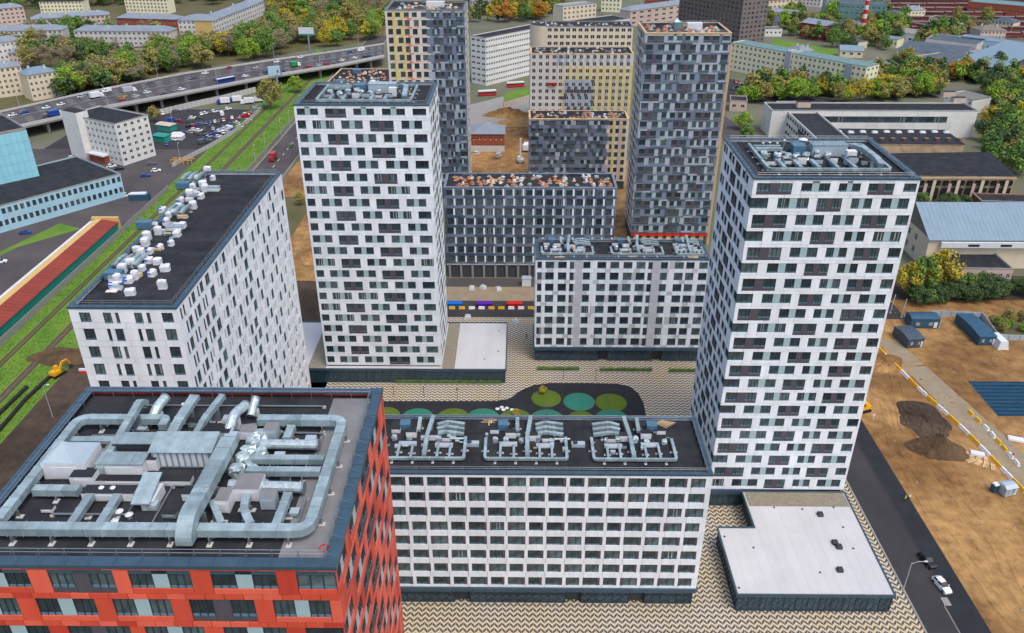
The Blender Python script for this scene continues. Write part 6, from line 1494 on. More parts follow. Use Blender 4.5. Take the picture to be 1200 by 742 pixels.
# the two cars by the road, with their parts
def near_car(label, x, y, rz, paint):
    t = thing('car', label, 'car', (x, y, .02), rz)
    bd = obj('body', car_body(paint), t); obj('cabin_glass', car_cabin(), t); obj('roof', car_top(paint), t)
    for xx in (-1.35, 1.35):
        for s_ in (-1, 1):
            wt = obj('wheel', cached(('tyre', s_), lambda: MB().tube([(0, s_*.0, .34), (0, s_*.2, .34)], .34, 'tyre', 14).mesh('wheel')), t, (xx, s_*.72, 0)); obj('rim', cached(('rim', s_), lambda: MB().tube([(0, s_*.19, .34), (0, s_*.215, .34)], .2, 'steel', 10).mesh('rim')), wt)
    for s_ in (-1, 1):
        obj('headlight', MB().box(2.04, 2.14, s_*.5-.16, s_*.5+.16, .5, .64, 'lamp_clear'), t); obj('tail_light', MB().box(-2.2, -2.1, s_*.5-.17, s_*.5+.17, .62, .78, 'lamp_red'), t); obj('mirror', MB().box(.55, .75, s_*.93-.07, s_*.93+.07, .95, 1.08, paint), t)
x, y = G(1103, 688); near_car('white car parked at the kerb on the road by the pavilion', x, y, R(-78), 'paint_white')
x, y = G(1086, 659); near_car('black car parked behind the white one on the road', x, y, R(-78), 'paint_black')

# ============================================================ lamps, hoardings, cabins, barriers
def lamp(label, x, y, h, rz, group, arm=1.6, double=False):
    t = thing('street_lamp', label, 'street lamp', (x, y, 0 if group != 'lamps on the overpass' else 7.0), rz, group)
    obj('pole', cached(('lpole', h), lambda: MB().cyl(0, 0, .11, 0, h, 'lamp_grey', 7, .07).mesh('pole')), t)
    for s_ in ((1, -1) if double else (1,)):
        obj('arm', cached(('larm', h, arm, s_), lambda: MB().tube([(0, 0, h-.2), (s_*arm*.4, 0, h+.35), (s_*arm, 0, h+.45)], .05, 'lamp_grey', 5).mesh('arm')), t)
        obj('lamp_head', cached(('lhead', h, arm, s_), lambda: MB().taper(s_*arm-.35, s_*arm+.35, -.16, .16, h+.38, h+.55, .1, .05, 'unit_white').mesh('lamp_head')), t)
x, y = G(1058, 693); lamp('tall grey street lamp arching over the black car', x, y, 7.5, 0, None, 2.6)
x, y = G(62, 489); lamp('street lamp with bent arm on the bare soil by the excavator', x, y, 9.5, R(0), None, 1.4)
for i, f in enumerate((.07, .2, .33, .45, .56, .67, .78, .9)):
    for g in (.0, 1.0):
        if (i+int(g)) % 2: continue
        x, y, a = hw(f, .01 if g < .5 else .985); lamp('tall grey lamp post on the overpass edge', x, y, 11, a+math.pi/2*(1 if g < .5 else -1), 'lamps on the overpass', 2.0)
for (u, v) in ((330, 160), (300, 192), (312, 178), (212, 190), (203, 148), (340, 150)):
    x, y = G(u, v); lamp('slim lamp post beside the railway lawn', x, y, 8.5, R(90), 'lamps along the railway lawn', 1.2)
for (u, v, lb) in ((1043, 367, 'leaning post beside the hedge below the gabled works'), (1056, 372, 'slim post at the hedge gap near blue cabins'), (1100, 384, 'slim post between the blue site cabins')):
    x, y = G(u, v); t = thing('site_post', lb, 'post', (x, y, 0)); obj('pole', MB().tube([(0, 0, 0), (.3, 0, 6.5)], .13, 'concrete_pale', 6), t); obj('foot', MB().cyl(0, 0, .4, 0, .25, 'concrete', 8), t)
for (u, v) in ((462, 466), (497, 466), (536, 468), (585, 470), (660, 445), (698, 446)):
    x, y = G(u, v); t = thing('bollard_light', 'short dark lamp post at the edge of the play court', 'lamp post', (x, y, 0), 0, 'short lamps round the play court')
    obj('pole', cached('blp', lambda: MB().cyl(0, 0, .07, 0, 3.2, 'fan_dark', 6).mesh('pole')), t); obj('lamp_head', cached('blh', lambda: MB().cyl(0, 0, .22, 3.2, 3.4, 'fan_dark', 8).mesh('lamp_head')), t)
for (u, v, h, w_, hh, m_, lb, rz) in ((327, 112, 13, 7, 5.5, 'paint_brightblue', 'cyan advertising hoarding on a tall grey mast by the overpass', 25), (364, 68, 17, 11, 5, 'unit_white', 'wide white advertising hoarding on a mast above the overpass', -5)):
    x, y = G(u, v); t = thing('advert_hoarding', lb, 'hoarding', (x, y, 0), R(rz)); cy_ = 'cyan_panel' if w_ < 8 else m_
    obj('mast', MB().cyl(0, 0, .6, 0, h, 'roof_metal', 10), t); obj('panel', MB().box(-w_/2-1, w_/2-1, -.5, .5, h-1, h-1+hh, cy_), t); obj('frame', MB().box(-w_/2-1.2, w_/2-.8, -.35, .35, h-1.4, h-1.005, 'steel').box(w_/2-.999, w_/2-.2, -.45, .45, h-1, h-1+hh, 'steel'), t)
    if w_ < 8: obj('emblem', MB().box(.4, 1.5, -.56, -.51, h+.6, h+2.2, 'paint_brightred'), t)
    else: obj('lower_strip', MB().box(-w_/2-1, w_/2-1, -.56, -.51, h-1, h-.2, 'shed_teal'), t)
def cabin(label, u, v, w_, d, h, rz, m):
    x, y = G(u, v); t = thing('site_cabin', label, 'site cabin', (x, y, 0), rz)
    obj('body', MB().box(-w_/2, w_/2, -d/2, d/2, .25, h, m), t); obj('roof', MB().taper(-w_/2-.15, w_/2+.15, -d/2-.15, d/2+.15, h+.003, h+.5, .1, d*.35, m), t); obj('skid', MB().box(-w_/2+.3, w_/2-.3, -d/2+.3, d/2-.3, 0, .26, 'fan_dark'), t)
    for i in range(2): obj('window', MB().box(-w_*.32+i*w_*.45, -w_*.32+i*w_*.45+w_*.14, -d/2-.05, -d/2-.005, 1.1, 2.1, 'glass_film'), t)
    obj('door', MB().box(w_*.32, w_*.44, -d/2-.05, -d/2-.005, .3, 2.2, 'unit_white'), t)
cabin('dark blue site cabin with white windows near the hedge', 1079, 381, 8.5, 4.4, 3.3, 0, 'container_blue')
cabin('grey site cabin standing before the dark blue one', 1063, 400, 5.0, 8.0, 3.0, R(8), 'container_grey')
cabin('long blue site cabin beside the pale hoarding', 1141, 391, 5.0, 14, 3.0, R(2), 'container_blue')
x, y = G(1163, 403); t = thing('store_tent', 'white tent end against the long blue cabin', 'tent', (x+1.2, y-.5, 0), R(2)); obj('cover', MB().taper(-1.6, 1.6, -3, 3, 0, 2.6, .5, .3, 'unit_white'), t); obj('base', MB().box(-1.7, 1.7, -3.1, 3.1, 0, .1, 'timber'), t)
cabin('pale grey site hut at the end of the barrier line', 1178, 578, 3.0, 2.6, 2.4, R(15), 'unit_cool')
x, y = G(1164, 576); t = thing('toilet_booth', 'blue portable toilet beside the pale hut', 'toilet booth', (x, y, 0), R(15)); obj('body', MB().box(-.6, .6, -.6, .6, 0, 2.1, 'container_blue'), t); obj('roof', MB().taper(-.66, .66, -.66, .66, 2.103, 2.4, .1, .2, 'unit_white'), t)
x, y = G(168, 232); t = thing('site_store', 'dark blue container with white goods on top by the fence', 'container', (x-.5, y-2, 0), R(5)); obj('body', MB().box(-4, 4, -1.6, 1.6, 0, 2.6, 'container_blue'), t); obj('load', MB().box(-3.6, 3, -1.2, 1.2, 2.603, 3.0, 'unit_white'), t)
def barrier(x, y, a, m, label, group):
    t = thing('barrier_block', label, 'barrier', (x, y, .02), a, group)
    obj('block', cached(('bar', m), lambda: MB().taper(-.95, .95, -.3, .3, .12, .8, .02, .15, m).mesh('block')), t); obj('base', cached(('barb', m), lambda: MB().box(-.98, .98, -.36, .36, 0, .12, m).mesh('base')), t)
def barrier_line(px, where, group, step=2.05, z=0):
    pts = [Vector(G(u, v)) for u, v in px]; k = 0
    for i in range(len(pts)-1):
        a, b_ = pts[i], pts[i+1]; L = (b_-a).length; n_ = int(L/step); ang = math.atan2(b_.y-a.y, b_.x-a.x)
        for j in range(n_):
            p = a+(b_-a)*(j+.5)/n_; w = (k//2) % 2; k += 1
            barrier(p.x, p.y, ang+random.uniform(-.05, .05), 'barrier_white' if w else 'barrier_yellow', ('white' if w else 'yellow')+' barrier block '+where, group)
barrier_line([(1028, 408), (1075, 455), (1130, 505), (1200, 577), (1215, 592)], 'in the diagonal line across the sand', 'barriers across the sand')
barrier_line([(1133, 481), (1160, 507), (1195, 548)], 'along the edge of the tarpaulin pit', 'barriers by the pit', 2.4)
barrier_line([(524, 362), (628, 362)], 'along the rear street', 'barriers along the rear street', 3.0)
for (u, m_, lb) in ((533, 'paint_brightblue', 'bright blue skip behind the rear street barriers'), (568, 'paint_violet', 'violet skip behind the rear street barriers'), (603, 'paint_brightred', 'bright red skip behind the rear street barriers')):
    x, y = G(u, 359); t = thing('waste_skip', lb, 'skip', (x, y, .02)); obj('tub', MB().taper(-2.2, 2.2, -.8, .8, .1, 1.3, -.25, -.1, m_), t); obj('rim', MB().box(-2.5, 2.5, -.98, -.84, 1.22, 1.38, m_).box(-2.5, 2.5, .84, .98, 1.22, 1.38, m_), t); obj('runner', MB().box(-2.0, 2.0, -.7, .7, 0, .1, 'fan_dark'), t)
x, y = G(617, 334); t = thing('site_kiosk', 'small white kiosk at the slate block corner', 'kiosk', (x, y, .02)); obj('body', MB().box(-1.5, 1.5, -1.2, 1.2, 0, 2.6, 'unit_white'), t); obj('roof', MB().box(-1.6, 1.6, -1.3, 1.3, 2.603, 2.8, 'unit_cool'), t)
for (u, v, lb) in ((1140, 532, 'near the earth heap'), (1148, 540, 'below the barrier line')):
    x, y = G(u, v)
    for k in range(4):
        t = thing('timber_stack', 'stack of pale building timber %s on the sand' % lb, 'timber', (x+k*1.3-2, y-k*.8, .01), R(20+k*15), 'timber stacks '+lb)
        for j in range(4): obj('plank', CACHE['plank'], t, (0, -.4+.25*j, .1*(j % 2)))
for (u, v, w_, lb) in ((1145, 533, 3.2, 'white sheet-covered pallet beside the barrier line'), (1190, 516, 3.6, 'white board stack below the tarpaulin pit')):
    x, y = G(u, v); t = thing('covered_pallet', lb, 'pallet', (x, y, .01), R(-20)); obj('sheet', MB().taper(-w_/2, w_/2, -.9, .9, .15, .6, .1, .1, 'unit_white'), t); obj('pallet', MB().box(-w_/2, w_/2, -.8, .8, 0, .15, 'timber'), t)
# steel scrap on the rear verge
for k, (u, v) in enumerate(((553, 339), (566, 338), (584, 340), (548, 373), (604, 378))):
    x, y = G(u, v); t = thing('rubble_bag', ('white builder bag %s' % ('on the sand strip before the slate block', 'on the sand strip before the slate block', 'on the sand strip before the slate block', 'beside the rear street', 'at the corner of the paved court')[k]), 'builder bag', (x, y, .02), k, 'white bags on the sand strip' if k < 3 else None)
    obj('sack', cached('sack', lambda: MB().taper(-.9, .9, -.9, .9, 0, 1.0, .15, .15, 'unit_white').mesh('sack')), t); obj('heap', cached('sackh', lambda: MB().dome(0, 0, 1.0, .7, .7, .35, 'concrete_pale', 10, 3).mesh('heap')), t)

# excavators
def excavator(label, x, y, rz, s=1.0):
    t = thing('excavator', label, 'excavator', (x, y, 0), rz); t.scale = (s, s, s); Y = 'paint_yellow'
    for sy in (-1, 1):
        b = MB(); b.box(-2.0, 2.0, sy*1.05-.3, sy*1.05+.3, .12, .8, 'tyre'); b.tube([(-2, sy*1.05-.3, .46), (-2, sy*1.05+.3, .46)], .44, 'tyre', 10); b.tube([(2, sy*1.05-.3, .46), (2, sy*1.05+.3, .46)], .44, 'tyre', 10); obj('track', b, t)
    obj('turntable', MB().cyl(0, 0, .8, .7, 1.05, 'fan_dark', 12), t)
    obj('body', MB().taper(-2.2, .9, -1.25, 1.25, 1.06, 2.0, .12, .08, Y).taper(-2.1, -.6, -1.1, 1.1, 2.0, 2.4, .2, .1, Y), t)
    c_ = obj('cab', MB().taper(-.3, 1.3, .15, 1.25, 2.01, 3.2, .15, .06, Y), t); obj('cab_glass', MB().box(1.18, 1.26, .25, 1.15, 2.15, 2.95, 'car_glass').box(-.1, 1.0, 1.22, 1.27, 2.2, 2.95, 'car_glass'), c_)
    b = MB(); sweep_rect(b, [(.7, -.4, 1.9), (2.4, -.4, 3.9), (4.4, -.4, 3.7)], .5, .55, Y, 0); obj('boom', b, t)
    b = MB(); sweep_rect(b, [(4.3, -.4, 3.8), (5.2, -.4, 1.6)], .4, .45, Y, 0); obj('stick', b, t)
    b = MB(); b.taper(4.6, 5.6, -.95, .15, .3, 1.4, .15, .05, 'fan_dark'); obj('bucket', b, t)
x, y = G(68, 440); excavator('yellow excavator working on the bare soil by the lawn', x, y, R(70), .85)
x, y = G(1008, 482); excavator('yellow excavator half hidden behind the tall tower corner', x, y, R(200), 1.0)
# black pipes in the soil
for (pts, lb) in (([(-20, 528), (0, 505), (30, 470), (62, 440)], 'thick black pipe crossing the soil towards the excavator'), ([(-20, 508), (0, 486), (32, 455)], 'thinner black pipe lying next to the thick one')):
    w_ = [G(u, v) for u, v in pts]; t = thing('black_pipe', lb, 'pipe', (w_[0][0], w_[0][1], 0)); r0 = .5 if 'thick ' in lb else .35
    obj('pipe', MB().tube([(p[0]-w_[0][0], p[1]-w_[0][1], r0) for p in w_], r0, 'tyre', 10), t); e = w_[-1]; obj('collar', MB().tube([(e[0]-w_[0][0]-.2, e[1]-w_[0][1]-.4, r0), (e[0]-w_[0][0], e[1]-w_[0][1], r0)], r0+.1, 'fan_dark', 10), t)
x, y = G(98, 437); t = thing('water_barrier', 'orange and white barrier at the foot of the white block', 'barrier', (x, y, 0)); obj('lower', MB().taper(-1, 1, -.4, .4, 0, .8, .02, .1, 'paint_brightred'), t); obj('upper', MB().taper(-1, 1, -.35, .35, .803, 1.4, .02, .1, 'unit_white'), t)
x, y = G(213, 193); t = thing('yellow_gantry', 'low yellow loading frame at the end of the white wall', 'loading frame', (x, y, 0), R(-3))
for k in range(6): obj('post', cached('ygp', lambda: MB().box(-.15, .15, -.15, .15, 0, 2.0, 'paint_yellow').mesh('post')), t, (-5+k*2, 0, 0))
obj('beam', MB().box(-5.2, 5.2, -.2, .2, 2.003, 2.3, 'paint_yellow'), t); obj('beam', MB().box(-5.2, 5.2, 2.8, 3.2, 2.003, 2.3, 'paint_yellow'), t)
for (u, v, w_, m_, lb) in ((196, 152, 9, 'plaster_pink', 'pink-roofed kiosk beside the white corner office'), (191, 165, 7, 'shed_teal', 'green kiosk beside the pink-roofed one')):
    x, y = G(u, v); t = thing('kiosk', lb, 'kiosk', (x, y, 0), R(-20)); obj('body', MB().box(-w_/2, w_/2, -2.5, 2.5, 0, 3, 'shed_teal'), t); obj('roof', MB().taper(-w_/2-.4, w_/2+.4, -2.9, 2.9, 3.003, 3.7, .3, 1.6, m_), t)
x, y = G(208, 163); t = thing('white_tent', 'white tent roof among the parked cars', 'tent', (x, y, 0)); obj('cover', MB().taper(-3.5, 3.5, -2.5, 2.5, 1.8, 3.4, 1.5, 1.2, 'unit_white'), t); obj('wall', MB().box(-3.3, 3.3, -2.3, 2.3, 0, 1.797, 'unit_white'), t)
# drilling rig by the old house
x, y = G(610, 190); t = thing('drilling_rig', 'pale drilling rig standing on the sand beside the slate block', 'drilling rig', (x, y, .02)); obj('base', MB().box(-1.5, 1.5, -2.2, 2.2, .3, 1.6, 'unit_cool'), t); obj('mast', MB().box(-.4, .4, 1.0, 1.8, 1.603, 11, 'unit_white'), t); obj('cab', MB().box(-1.4, -.2, -2, -.6, 1.603, 3.2, 'unit_white'), t); obj('track', MB().box(-1.6, -.9, -2.6, 2.6, 0, .8, 'tyre'), t); obj('track', MB().box(.9, 1.6, -2.6, 2.6, 0, .8, 'tyre'), t)
x, y = G(617, 176); lorry_at(far_truck('white', 'white', 8), x, y, .02, R(80), 'white concrete lorry beside the drilling rig')
# red edge band of the slate tower's foot
obj('edge_board', MB().box(-13.9, 14.2, -10.2, -9.9, 3.9, 4.6, 'paint_brightred'), DT.t)
for i in range(9): obj('lit_doorway', cached('ldoor', lambda: MB().box(-.8, .8, -.2, .1, 1.0, 3.7, 'timber').mesh('lit_doorway')), DT.t, (-12+i*3, -9.6, .8))  # lit look put into the pale timber colour, no lamp inside
obj('hoist_mast', MB().box(14.3, 15.1, -9.0, -8.2, 0, 71, 'timber'), DT.t)

# people
def person(label, x, y, rz, top, legs, stride=.12):
    me = bpy.data.meshes.new('person')
    V = [(0, 0, .93), (0, 0, 1.2), (0, 0, 1.42), (0, .01, 1.54), (0, .03, 1.66), (0, .02, 1.77), (.19, 0, 1.4), (.25, -.03, 1.14), (.24, .08, .9), (-.19, 0, 1.4), (-.25, .03, 1.14), (-.24, .1, .9), (.1, stride*.5, .5), (.1, stride, .07), (.11, stride+.14, .04), (-.1, -stride*.3, .5), (-.1, -stride*1.3, .07), (-.11, -stride*1.3+.14, .04)]
    E2 = [(0, 1), (1, 2), (2, 3), (3, 4), (4, 5), (2, 6), (6, 7), (7, 8), (2, 9), (9, 10), (10, 11), (0, 12), (12, 13), (13, 14), (0, 15), (15, 16), (16, 17)]
    rad = [.16, .15, .17, .06, .105, .08, .075, .06, .045, .075, .06, .045, .085, .06, .045, .085, .06, .045]
    me.from_pydata(V, E2, []); o = bpy.data.objects.new('person', me); col.objects.link(o)
    sk = o.modifiers.new('skin', 'SKIN'); su = o.modifiers.new('sub', 'SUBSURF'); su.levels = 1; su.render_levels = 1
    for i, v in enumerate(me.skin_vertices[0].data): v.radius = (rad[i], rad[i]*.8); v.use_root = (i == 0)
    key = 'wear_%s_%s' % (top, legs)
    if key not in M:
        m = bpy.data.materials.new(key); m.use_nodes = True; n_ = m.node_tree; b = n_.nodes['Principled BSDF']; b.inputs['Roughness'].default_value = .85
        tc = n_.nodes.new('ShaderNodeTexCoord'); sp = n_.nodes.new('ShaderNodeSeparateXYZ'); n_.links.new(tc.outputs['Object'], sp.inputs[0]); d = n_.nodes.new('ShaderNodeMath'); d.operation = 'DIVIDE'; d.inputs[1].default_value = 1.9; n_.links.new(sp.outputs[2], d.inputs[0])
        ra = n_.nodes.new('ShaderNodeValToRGB'); ra.color_ramp.interpolation = 'CONSTANT'; e = ra.color_ramp.elements
        pal = {'black': (.02, .02, .025, 1), 'white': (.7, .7, .68, 1), 'lime': (.45, .6, .05, 1), 'navy': (.02, .03, .08, 1), 'red': (.5, .03, .02, 1)}
        e[0].color = (.02, .02, .02, 1); e[0].position = 0; e[1].position = .06; e[1].color = pal[legs]
        for ps, c in ((.49, pal[top]), (.8, (.42, .25, .18, 1)), (.9, (.05, .03, .02, 1) if top != 'lime' else (.8, .8, .75, 1))): q_ = e.new(ps); q_.color = c
        n_.links.new(d.outputs[0], ra.inputs[0]); n_.links.new(ra.outputs[0], b.inputs['Base Color']); M[key] = m
    me.materials.append(M[key]); o.location = (x, y, .015); o.rotation_euler = (0, 0, rz); tag(o, label, 'person')
for (u, v, rz, a, b_, lb) in ((587, 389, 0, 'black', 'black', 'person in dark coat walking across the paved court'), (586, 401, 180, 'navy', 'black', 'person in navy jacket following across the paved court'), (617, 396, 90, 'black', 'navy', 'person in black beside the courtyard block wall'),
        (1060, 588, 40, 'lime', 'navy', 'worker in lime vest on the new black footway'), (1065, 586, 200, 'white', 'navy', 'worker in white standing with the lime-vested one'), (1023, 491, 0, 'white', 'white', 'person in white on the sand beside the tower corner'), (450, 438, 30, 'red', 'navy', 'person in red jacket before the annex shop front'), (1186, 537, 10, 'red', 'navy', 'worker in red beside the pit barriers')):
    x, y = G(u, v); person(lb, x, y, R(rz), a, b_)
# ============================================================ trees, shrubs and hedges
def crown_mesh(kind, seed, h, rx, n_cl, per, leaf, bare=False, low=.25):
    r_ = np.random.RandomState(seed); V = []; F = []
    cz = h*(low+(1-low)/2); rz_ = h*(1-low)/2
    cl = []
    for i in range(n_cl):
        d = r_.normal(size=3); d /= np.linalg.norm(d); q_ = .45+.5*r_.rand()**.6
        c = d*q_*np.array([rx, rx, rz_])+np.array([0, 0, cz]); c[:2] *= (1.0 if c[2] < cz else 1-.35*(c[2]-cz)/rz_); cl.append((c, rx*(.26+.2*r_.rand())))
    for c, cr in cl:
        for j in range(per):
            d = r_.normal(size=3); d /= np.linalg.norm(d)
            p = c+d*cr*(.55+.5*r_.rand())*np.array([1, 1, .8])
            nrm = d*.8+r_.normal(size=3)*.5+np.array([0, 0, .35]); nrm /= np.linalg.norm(nrm)
            a = np.cross(nrm, r_.normal(size=3)); a /= np.linalg.norm(a); b = np.cross(nrm, a); s1 = leaf*(.6+.8*r_.rand()); s2 = s1*(.22 if bare else .7+.3*r_.rand())
            i0 = len(V); V += [tuple(p-a*s1), tuple(p+b*s2+nrm*s1*.15), tuple(p+a*s1), tuple(p-b*s2+nrm*s1*.15)]; F += [(i0, i0+1, i0+2), (i0, i0+2, i0+3)]
    me = bpy.data.meshes.new('crown'); me.from_pydata(V, [], F); me.materials.append(M['leaf_'+kind]); me.update(); return me
def trunk_mesh(h, r0, seed, low):
    rr_ = random.Random(seed); b = MB(); top = h*.8
    b.tube([(0, 0, -.1), (.1, .05, h*.3), (-.05, .1, h*.55), (0, 0, top)], r0, 'bark', 6, r0*.25)
    for k in range(5):
        a = k*1.26+rr_.random(); z0 = h*(low+.06+.09*k); L = h*.22
        b.tube([(0, 0, z0), (L*.5*math.cos(a), L*.5*math.sin(a), z0+L*.45), (L*math.cos(a), L*math.sin(a), z0+L*.8)], r0*.45, 'bark', 5, r0*.12)
    return b.mesh('trunk')
TREES = {}
def tree_proto(kind, var):
    k = (kind, var)
    if k not in TREES:
        sd_ = hash((len(TREES), var)) % 9999+17*len(TREES)
        h = 11.0; bare = kind == 'bare'
        TREES[k] = (crown_mesh(kind, len(TREES)*7+var, h, (3.0 if bare else 4.2)+.5*var, 26+5*var, 78 if not bare else 60, .31 if not bare else .42, bare, .22 if not bare else .3), trunk_mesh(h, .22, len(TREES), .22))
    return TREES[k]
kindname = {'green': 'green leafy', 'dark': 'dark green', 'olive': 'olive-brown', 'yellow': 'yellow-leaved', 'orange': 'orange-leaved', 'bare': 'thin half-bare', 'fresh': 'fresh yellow-green'}
rt = random.Random(3)
def blocked(x, y, m_=2.0):
    for cx, cy, W, D, rz in FOOT:
        dx, dy = x-cx, y-cy; c, s_ = math.cos(-rz), math.sin(-rz)
        if abs(c*dx-s_*dy) < W/2+m_ and abs(s_*dx+c*dy) < D/2+m_: return True
    for i in range(len(near)-1):
        mx, my = (near[i][0]+far_[i+1][0])/2, (near[i][1]+far_[i+1][1])/2
    poly = near+far_[::-1]; ins = False; j = len(poly)-1
    for i in range(len(poly)):
        (xi, yi), (xj, yj) = poly[i], poly[j]
        if (yi > y) != (yj > y) and x < (xj-xi)*(y-yi)/(yj-yi)+xi: ins = not ins
        j = i
    return ins
def in_poly(u, v, poly):
    ins = False; j = len(poly)-1
    for i in range(len(poly)):
        (xi, yi), (xj, yj) = poly[i], poly[j]
        if (yi > v) != (yj > v) and u < (xj-xi)*(v-yi)/(yj-yi)+xi: ins = not ins
        j = i
    return ins
def plant_tree(x, y, kind, s, where, group, name='tree'):
    cr, tr = tree_proto(kind, rt.randrange(3))
    t = thing(name, '%s %s %s' % (kindname[kind], 'tree' if name == 'tree' else 'shrub', where), name, (x, y, 0), rt.uniform(0, 6.28), group)
    t.scale = (s*rt.uniform(.85, 1.2), s*rt.uniform(.85, 1.2), s*rt.uniform(.85, 1.15))
    obj('crown', cr, t); obj('trunk', tr, t)
def grove(poly, n, kinds, h, where, group, name='tree', hv=.25):
    us = [p[0] for p in poly]; vs = [p[1] for p in poly]; k = 0; tries = 0; pts = []
    W_ = [G(u, v) for u, v in poly]; X0, X1 = min(p[0] for p in W_), max(p[0] for p in W_); Y0, Y1 = min(p[1] for p in W_), max(p[1] for p in W_)
    while k < n and tries < n*60:
        tries += 1; x, y = rt.uniform(X0, X1), rt.uniform(Y0, Y1)
        if not in_poly(x, y, W_) or blocked(x, y): continue
        s = h/11*rt.uniform(1-hv, 1+hv)
        if any((x-a)**2+(y-b)**2 < (3.0*s)**2 for a, b in pts): continue
        pts.append((x, y)); k += 1; plant_tree(x, y, rt.choice(kinds), s, where, group, name)
grove([(66, 122), (200, 88), (200, 64), (112, 82), (70, 98)], 34, ('green', 'dark', 'olive', 'fresh', 'bare'), 13, 'on the slope between overpass and cream houses', 'trees on the overpass slope')
grove([(24, 80), (118, 78), (120, 40), (24, 44)], 34, ('bare', 'bare', 'olive', 'green', 'dark'), 15, 'between the cream houses and the grey-roofed ones', 'trees among the old houses')
grove([(200, 88), (330, 66), (450, 48), (450, 24), (330, 34), (250, 62), (200, 62)], 85, ('olive', 'olive', 'bare', 'green', 'green', 'yellow', 'fresh'), 15, 'in the belt along the far side of the overpass', 'trees beyond the overpass')
grove([(312, 36), (450, 24), (450, -2), (312, -2)], 60, ('green', 'olive', 'dark', 'yellow', 'bare'), 17, 'in the woods behind the white hoarding', 'trees in the far woods')
grove([(0, 14), (205, 12), (300, 0), (300, -4), (0, -4)], 20, ('green', 'dark', 'olive'), 16, 'behind the grey-roofed houses', 'trees behind the old houses')
grove([(546, 34), (640, 24), (665, 2), (665, -3), (546, -3)], 30, ('dark', 'olive', 'green', 'yellow', 'orange'), 16, 'behind the white slab building', 'trees behind the white slab')
grove([(864, 122), (1060, 119), (1108, 110), (1030, 98), (990, 104), (890, 108)], 40, ('yellow', 'fresh', 'fresh', 'olive', 'olive'), 11, 'in the row behind the ribbon-window factory', 'trees behind the factory')
grove([(1152, 176), (1205, 205), (1215, 92), (1152, 110)], 22, ('yellow', 'green', 'dark', 'fresh'), 14, 'beside the end of the dark factory halls', 'trees by the factory halls')
grove([(1010, 96), (1060, 78), (1110, 90), (1190, 96), (1120, 104)], 14, ('dark', 'olive', 'green', 'orange'), 11, 'around the cream workshop', 'trees round the workshop')
grove([(905, 50), (940, 54), (1000, 66), (1060, 30), (1010, 12), (930, 34)], 22, ('dark', 'olive', 'green'), 11, 'around the magenta works', 'trees round the magenta works')
grove([(1090, 42), (1160, 44), (1160, 26), (1090, 28)], 12, ('olive', 'bare', 'green'), 12, 'along the railway yard', 'trees along the railway yard')
grove([(1062, 362), (1205, 352), (1205, 338), (1110, 336), (1062, 345)], 30, ('dark', 'dark', 'green'), 6, 'in the thicket before the pink annex', 'shrubs before the pink annex', 'shrub')
grove([(1066, 246), (1150, 246), (1150, 240), (1066, 240)], 12, ('green', 'dark'), 5.5, 'below the crumbling beige wall', 'shrubs below the crumbling wall', 'shrub')
grove([(1160, 390), (1215, 392), (1215, 372), (1160, 374)], 14, ('green', 'olive', 'fresh'), 3.0, 'on the grassy plot behind the long cabin', 'shrubs behind the long cabin', 'shrub')
for (u, v, kind, s, lb) in ((318, 128, 'olive', 1.35, 'round and broad, at the end of the walled car park'), (182, 143, 'olive', .8, 'beside the white corner office'), (146, 128, 'yellow', .7, 'peeping over the overpass behind the office'), (348, 108, 'fresh', .9, 'between the orange-littered roof and overpass'), (1062, 348, 'yellow', 1.0, 'touching the tall tower beside the gabled works'), (1077, 347, 'green', 1.15, 'before the gable of the works'), (1098, 344, 'yellow', 1.3, 'broad, before the tin-roofed works'), (870, 152, 'fresh', 1.0, 'beside the factory wing corner'), (1088, 102, 'orange', 1.0, 'flaming among the row behind the factory'), (352, 240, 'olive', .5, 'in the gap between the white block and tower'), (636, 462, 'yellow', .22, 'growing on the green play mound'), (605, 489, 'yellow', .25, 'growing on the tufted green mound'), (873, 168, 'green', .9, 'in front of the factory wing wall')):
    x, y = G(u, v); plant_tree(x, y, kind, s, lb, None, 'tree' if s > .45 else 'shrub')
# the deep woods that read as one mass
def woodland(name, label, polys, n, seed, kinds):
    r_ = random.Random(seed); V = []; F = []; FM = []; ks = sorted(set(kinds)); pts = []
    src = {}
    for k in ks:
        me = crown_mesh(k, 900+len(src), 11.0, 4.4, 20, 32, .5, k == 'bare', .12); src[k] = (np.array([v.co[:] for v in me.vertices]), [tuple(p.vertices) for p in me.polygons])
    for poly in polys:
        W_ = [G(u, v) for u, v in poly]; X0, X1 = min(p[0] for p in W_), max(p[0] for p in W_); Y0, Y1 = min(p[1] for p in W_), max(p[1] for p in W_); c = 0; tr = 0
        while c < n and tr < n*40:
            tr += 1; x, y = r_.uniform(X0, X1), r_.uniform(Y0, Y1)
            if not in_poly(x, y, W_) or blocked(x, y, 3): continue
            c += 1; k = r_.choice(kinds); co, fs = src[k]; s_ = r_.uniform(.8, 1.35); a = r_.uniform(0, 6.28); ca, sa = math.cos(a), math.sin(a)
            q_ = co*s_; base = len(V); V += [(x+ca*p[0]-sa*p[1], y+sa*p[0]+ca*p[1], p[2]) for p in q_]; F += [tuple(base+i for i in f) for f in fs]; FM += [ks.index(k)]*len(fs)
    me = bpy.data.meshes.new(name); me.from_pydata(V, [], F)
    for k in ks: me.materials.append(M['leaf_'+k])
    me.polygons.foreach_set('material_index', FM); o = obj(name, me); o['kind'] = 'stuff'; tag(o, label, 'woods')
woodland('woodland', 'deep autumn woods massed behind the overpass trees', [[(312, 44), (455, 34), (455, -3), (312, -3)], [(200, 74), (330, 52), (330, 30), (255, 58), (205, 60)]], 140, 4, ('olive', 'olive', 'green', 'bare', 'fresh', 'green'))
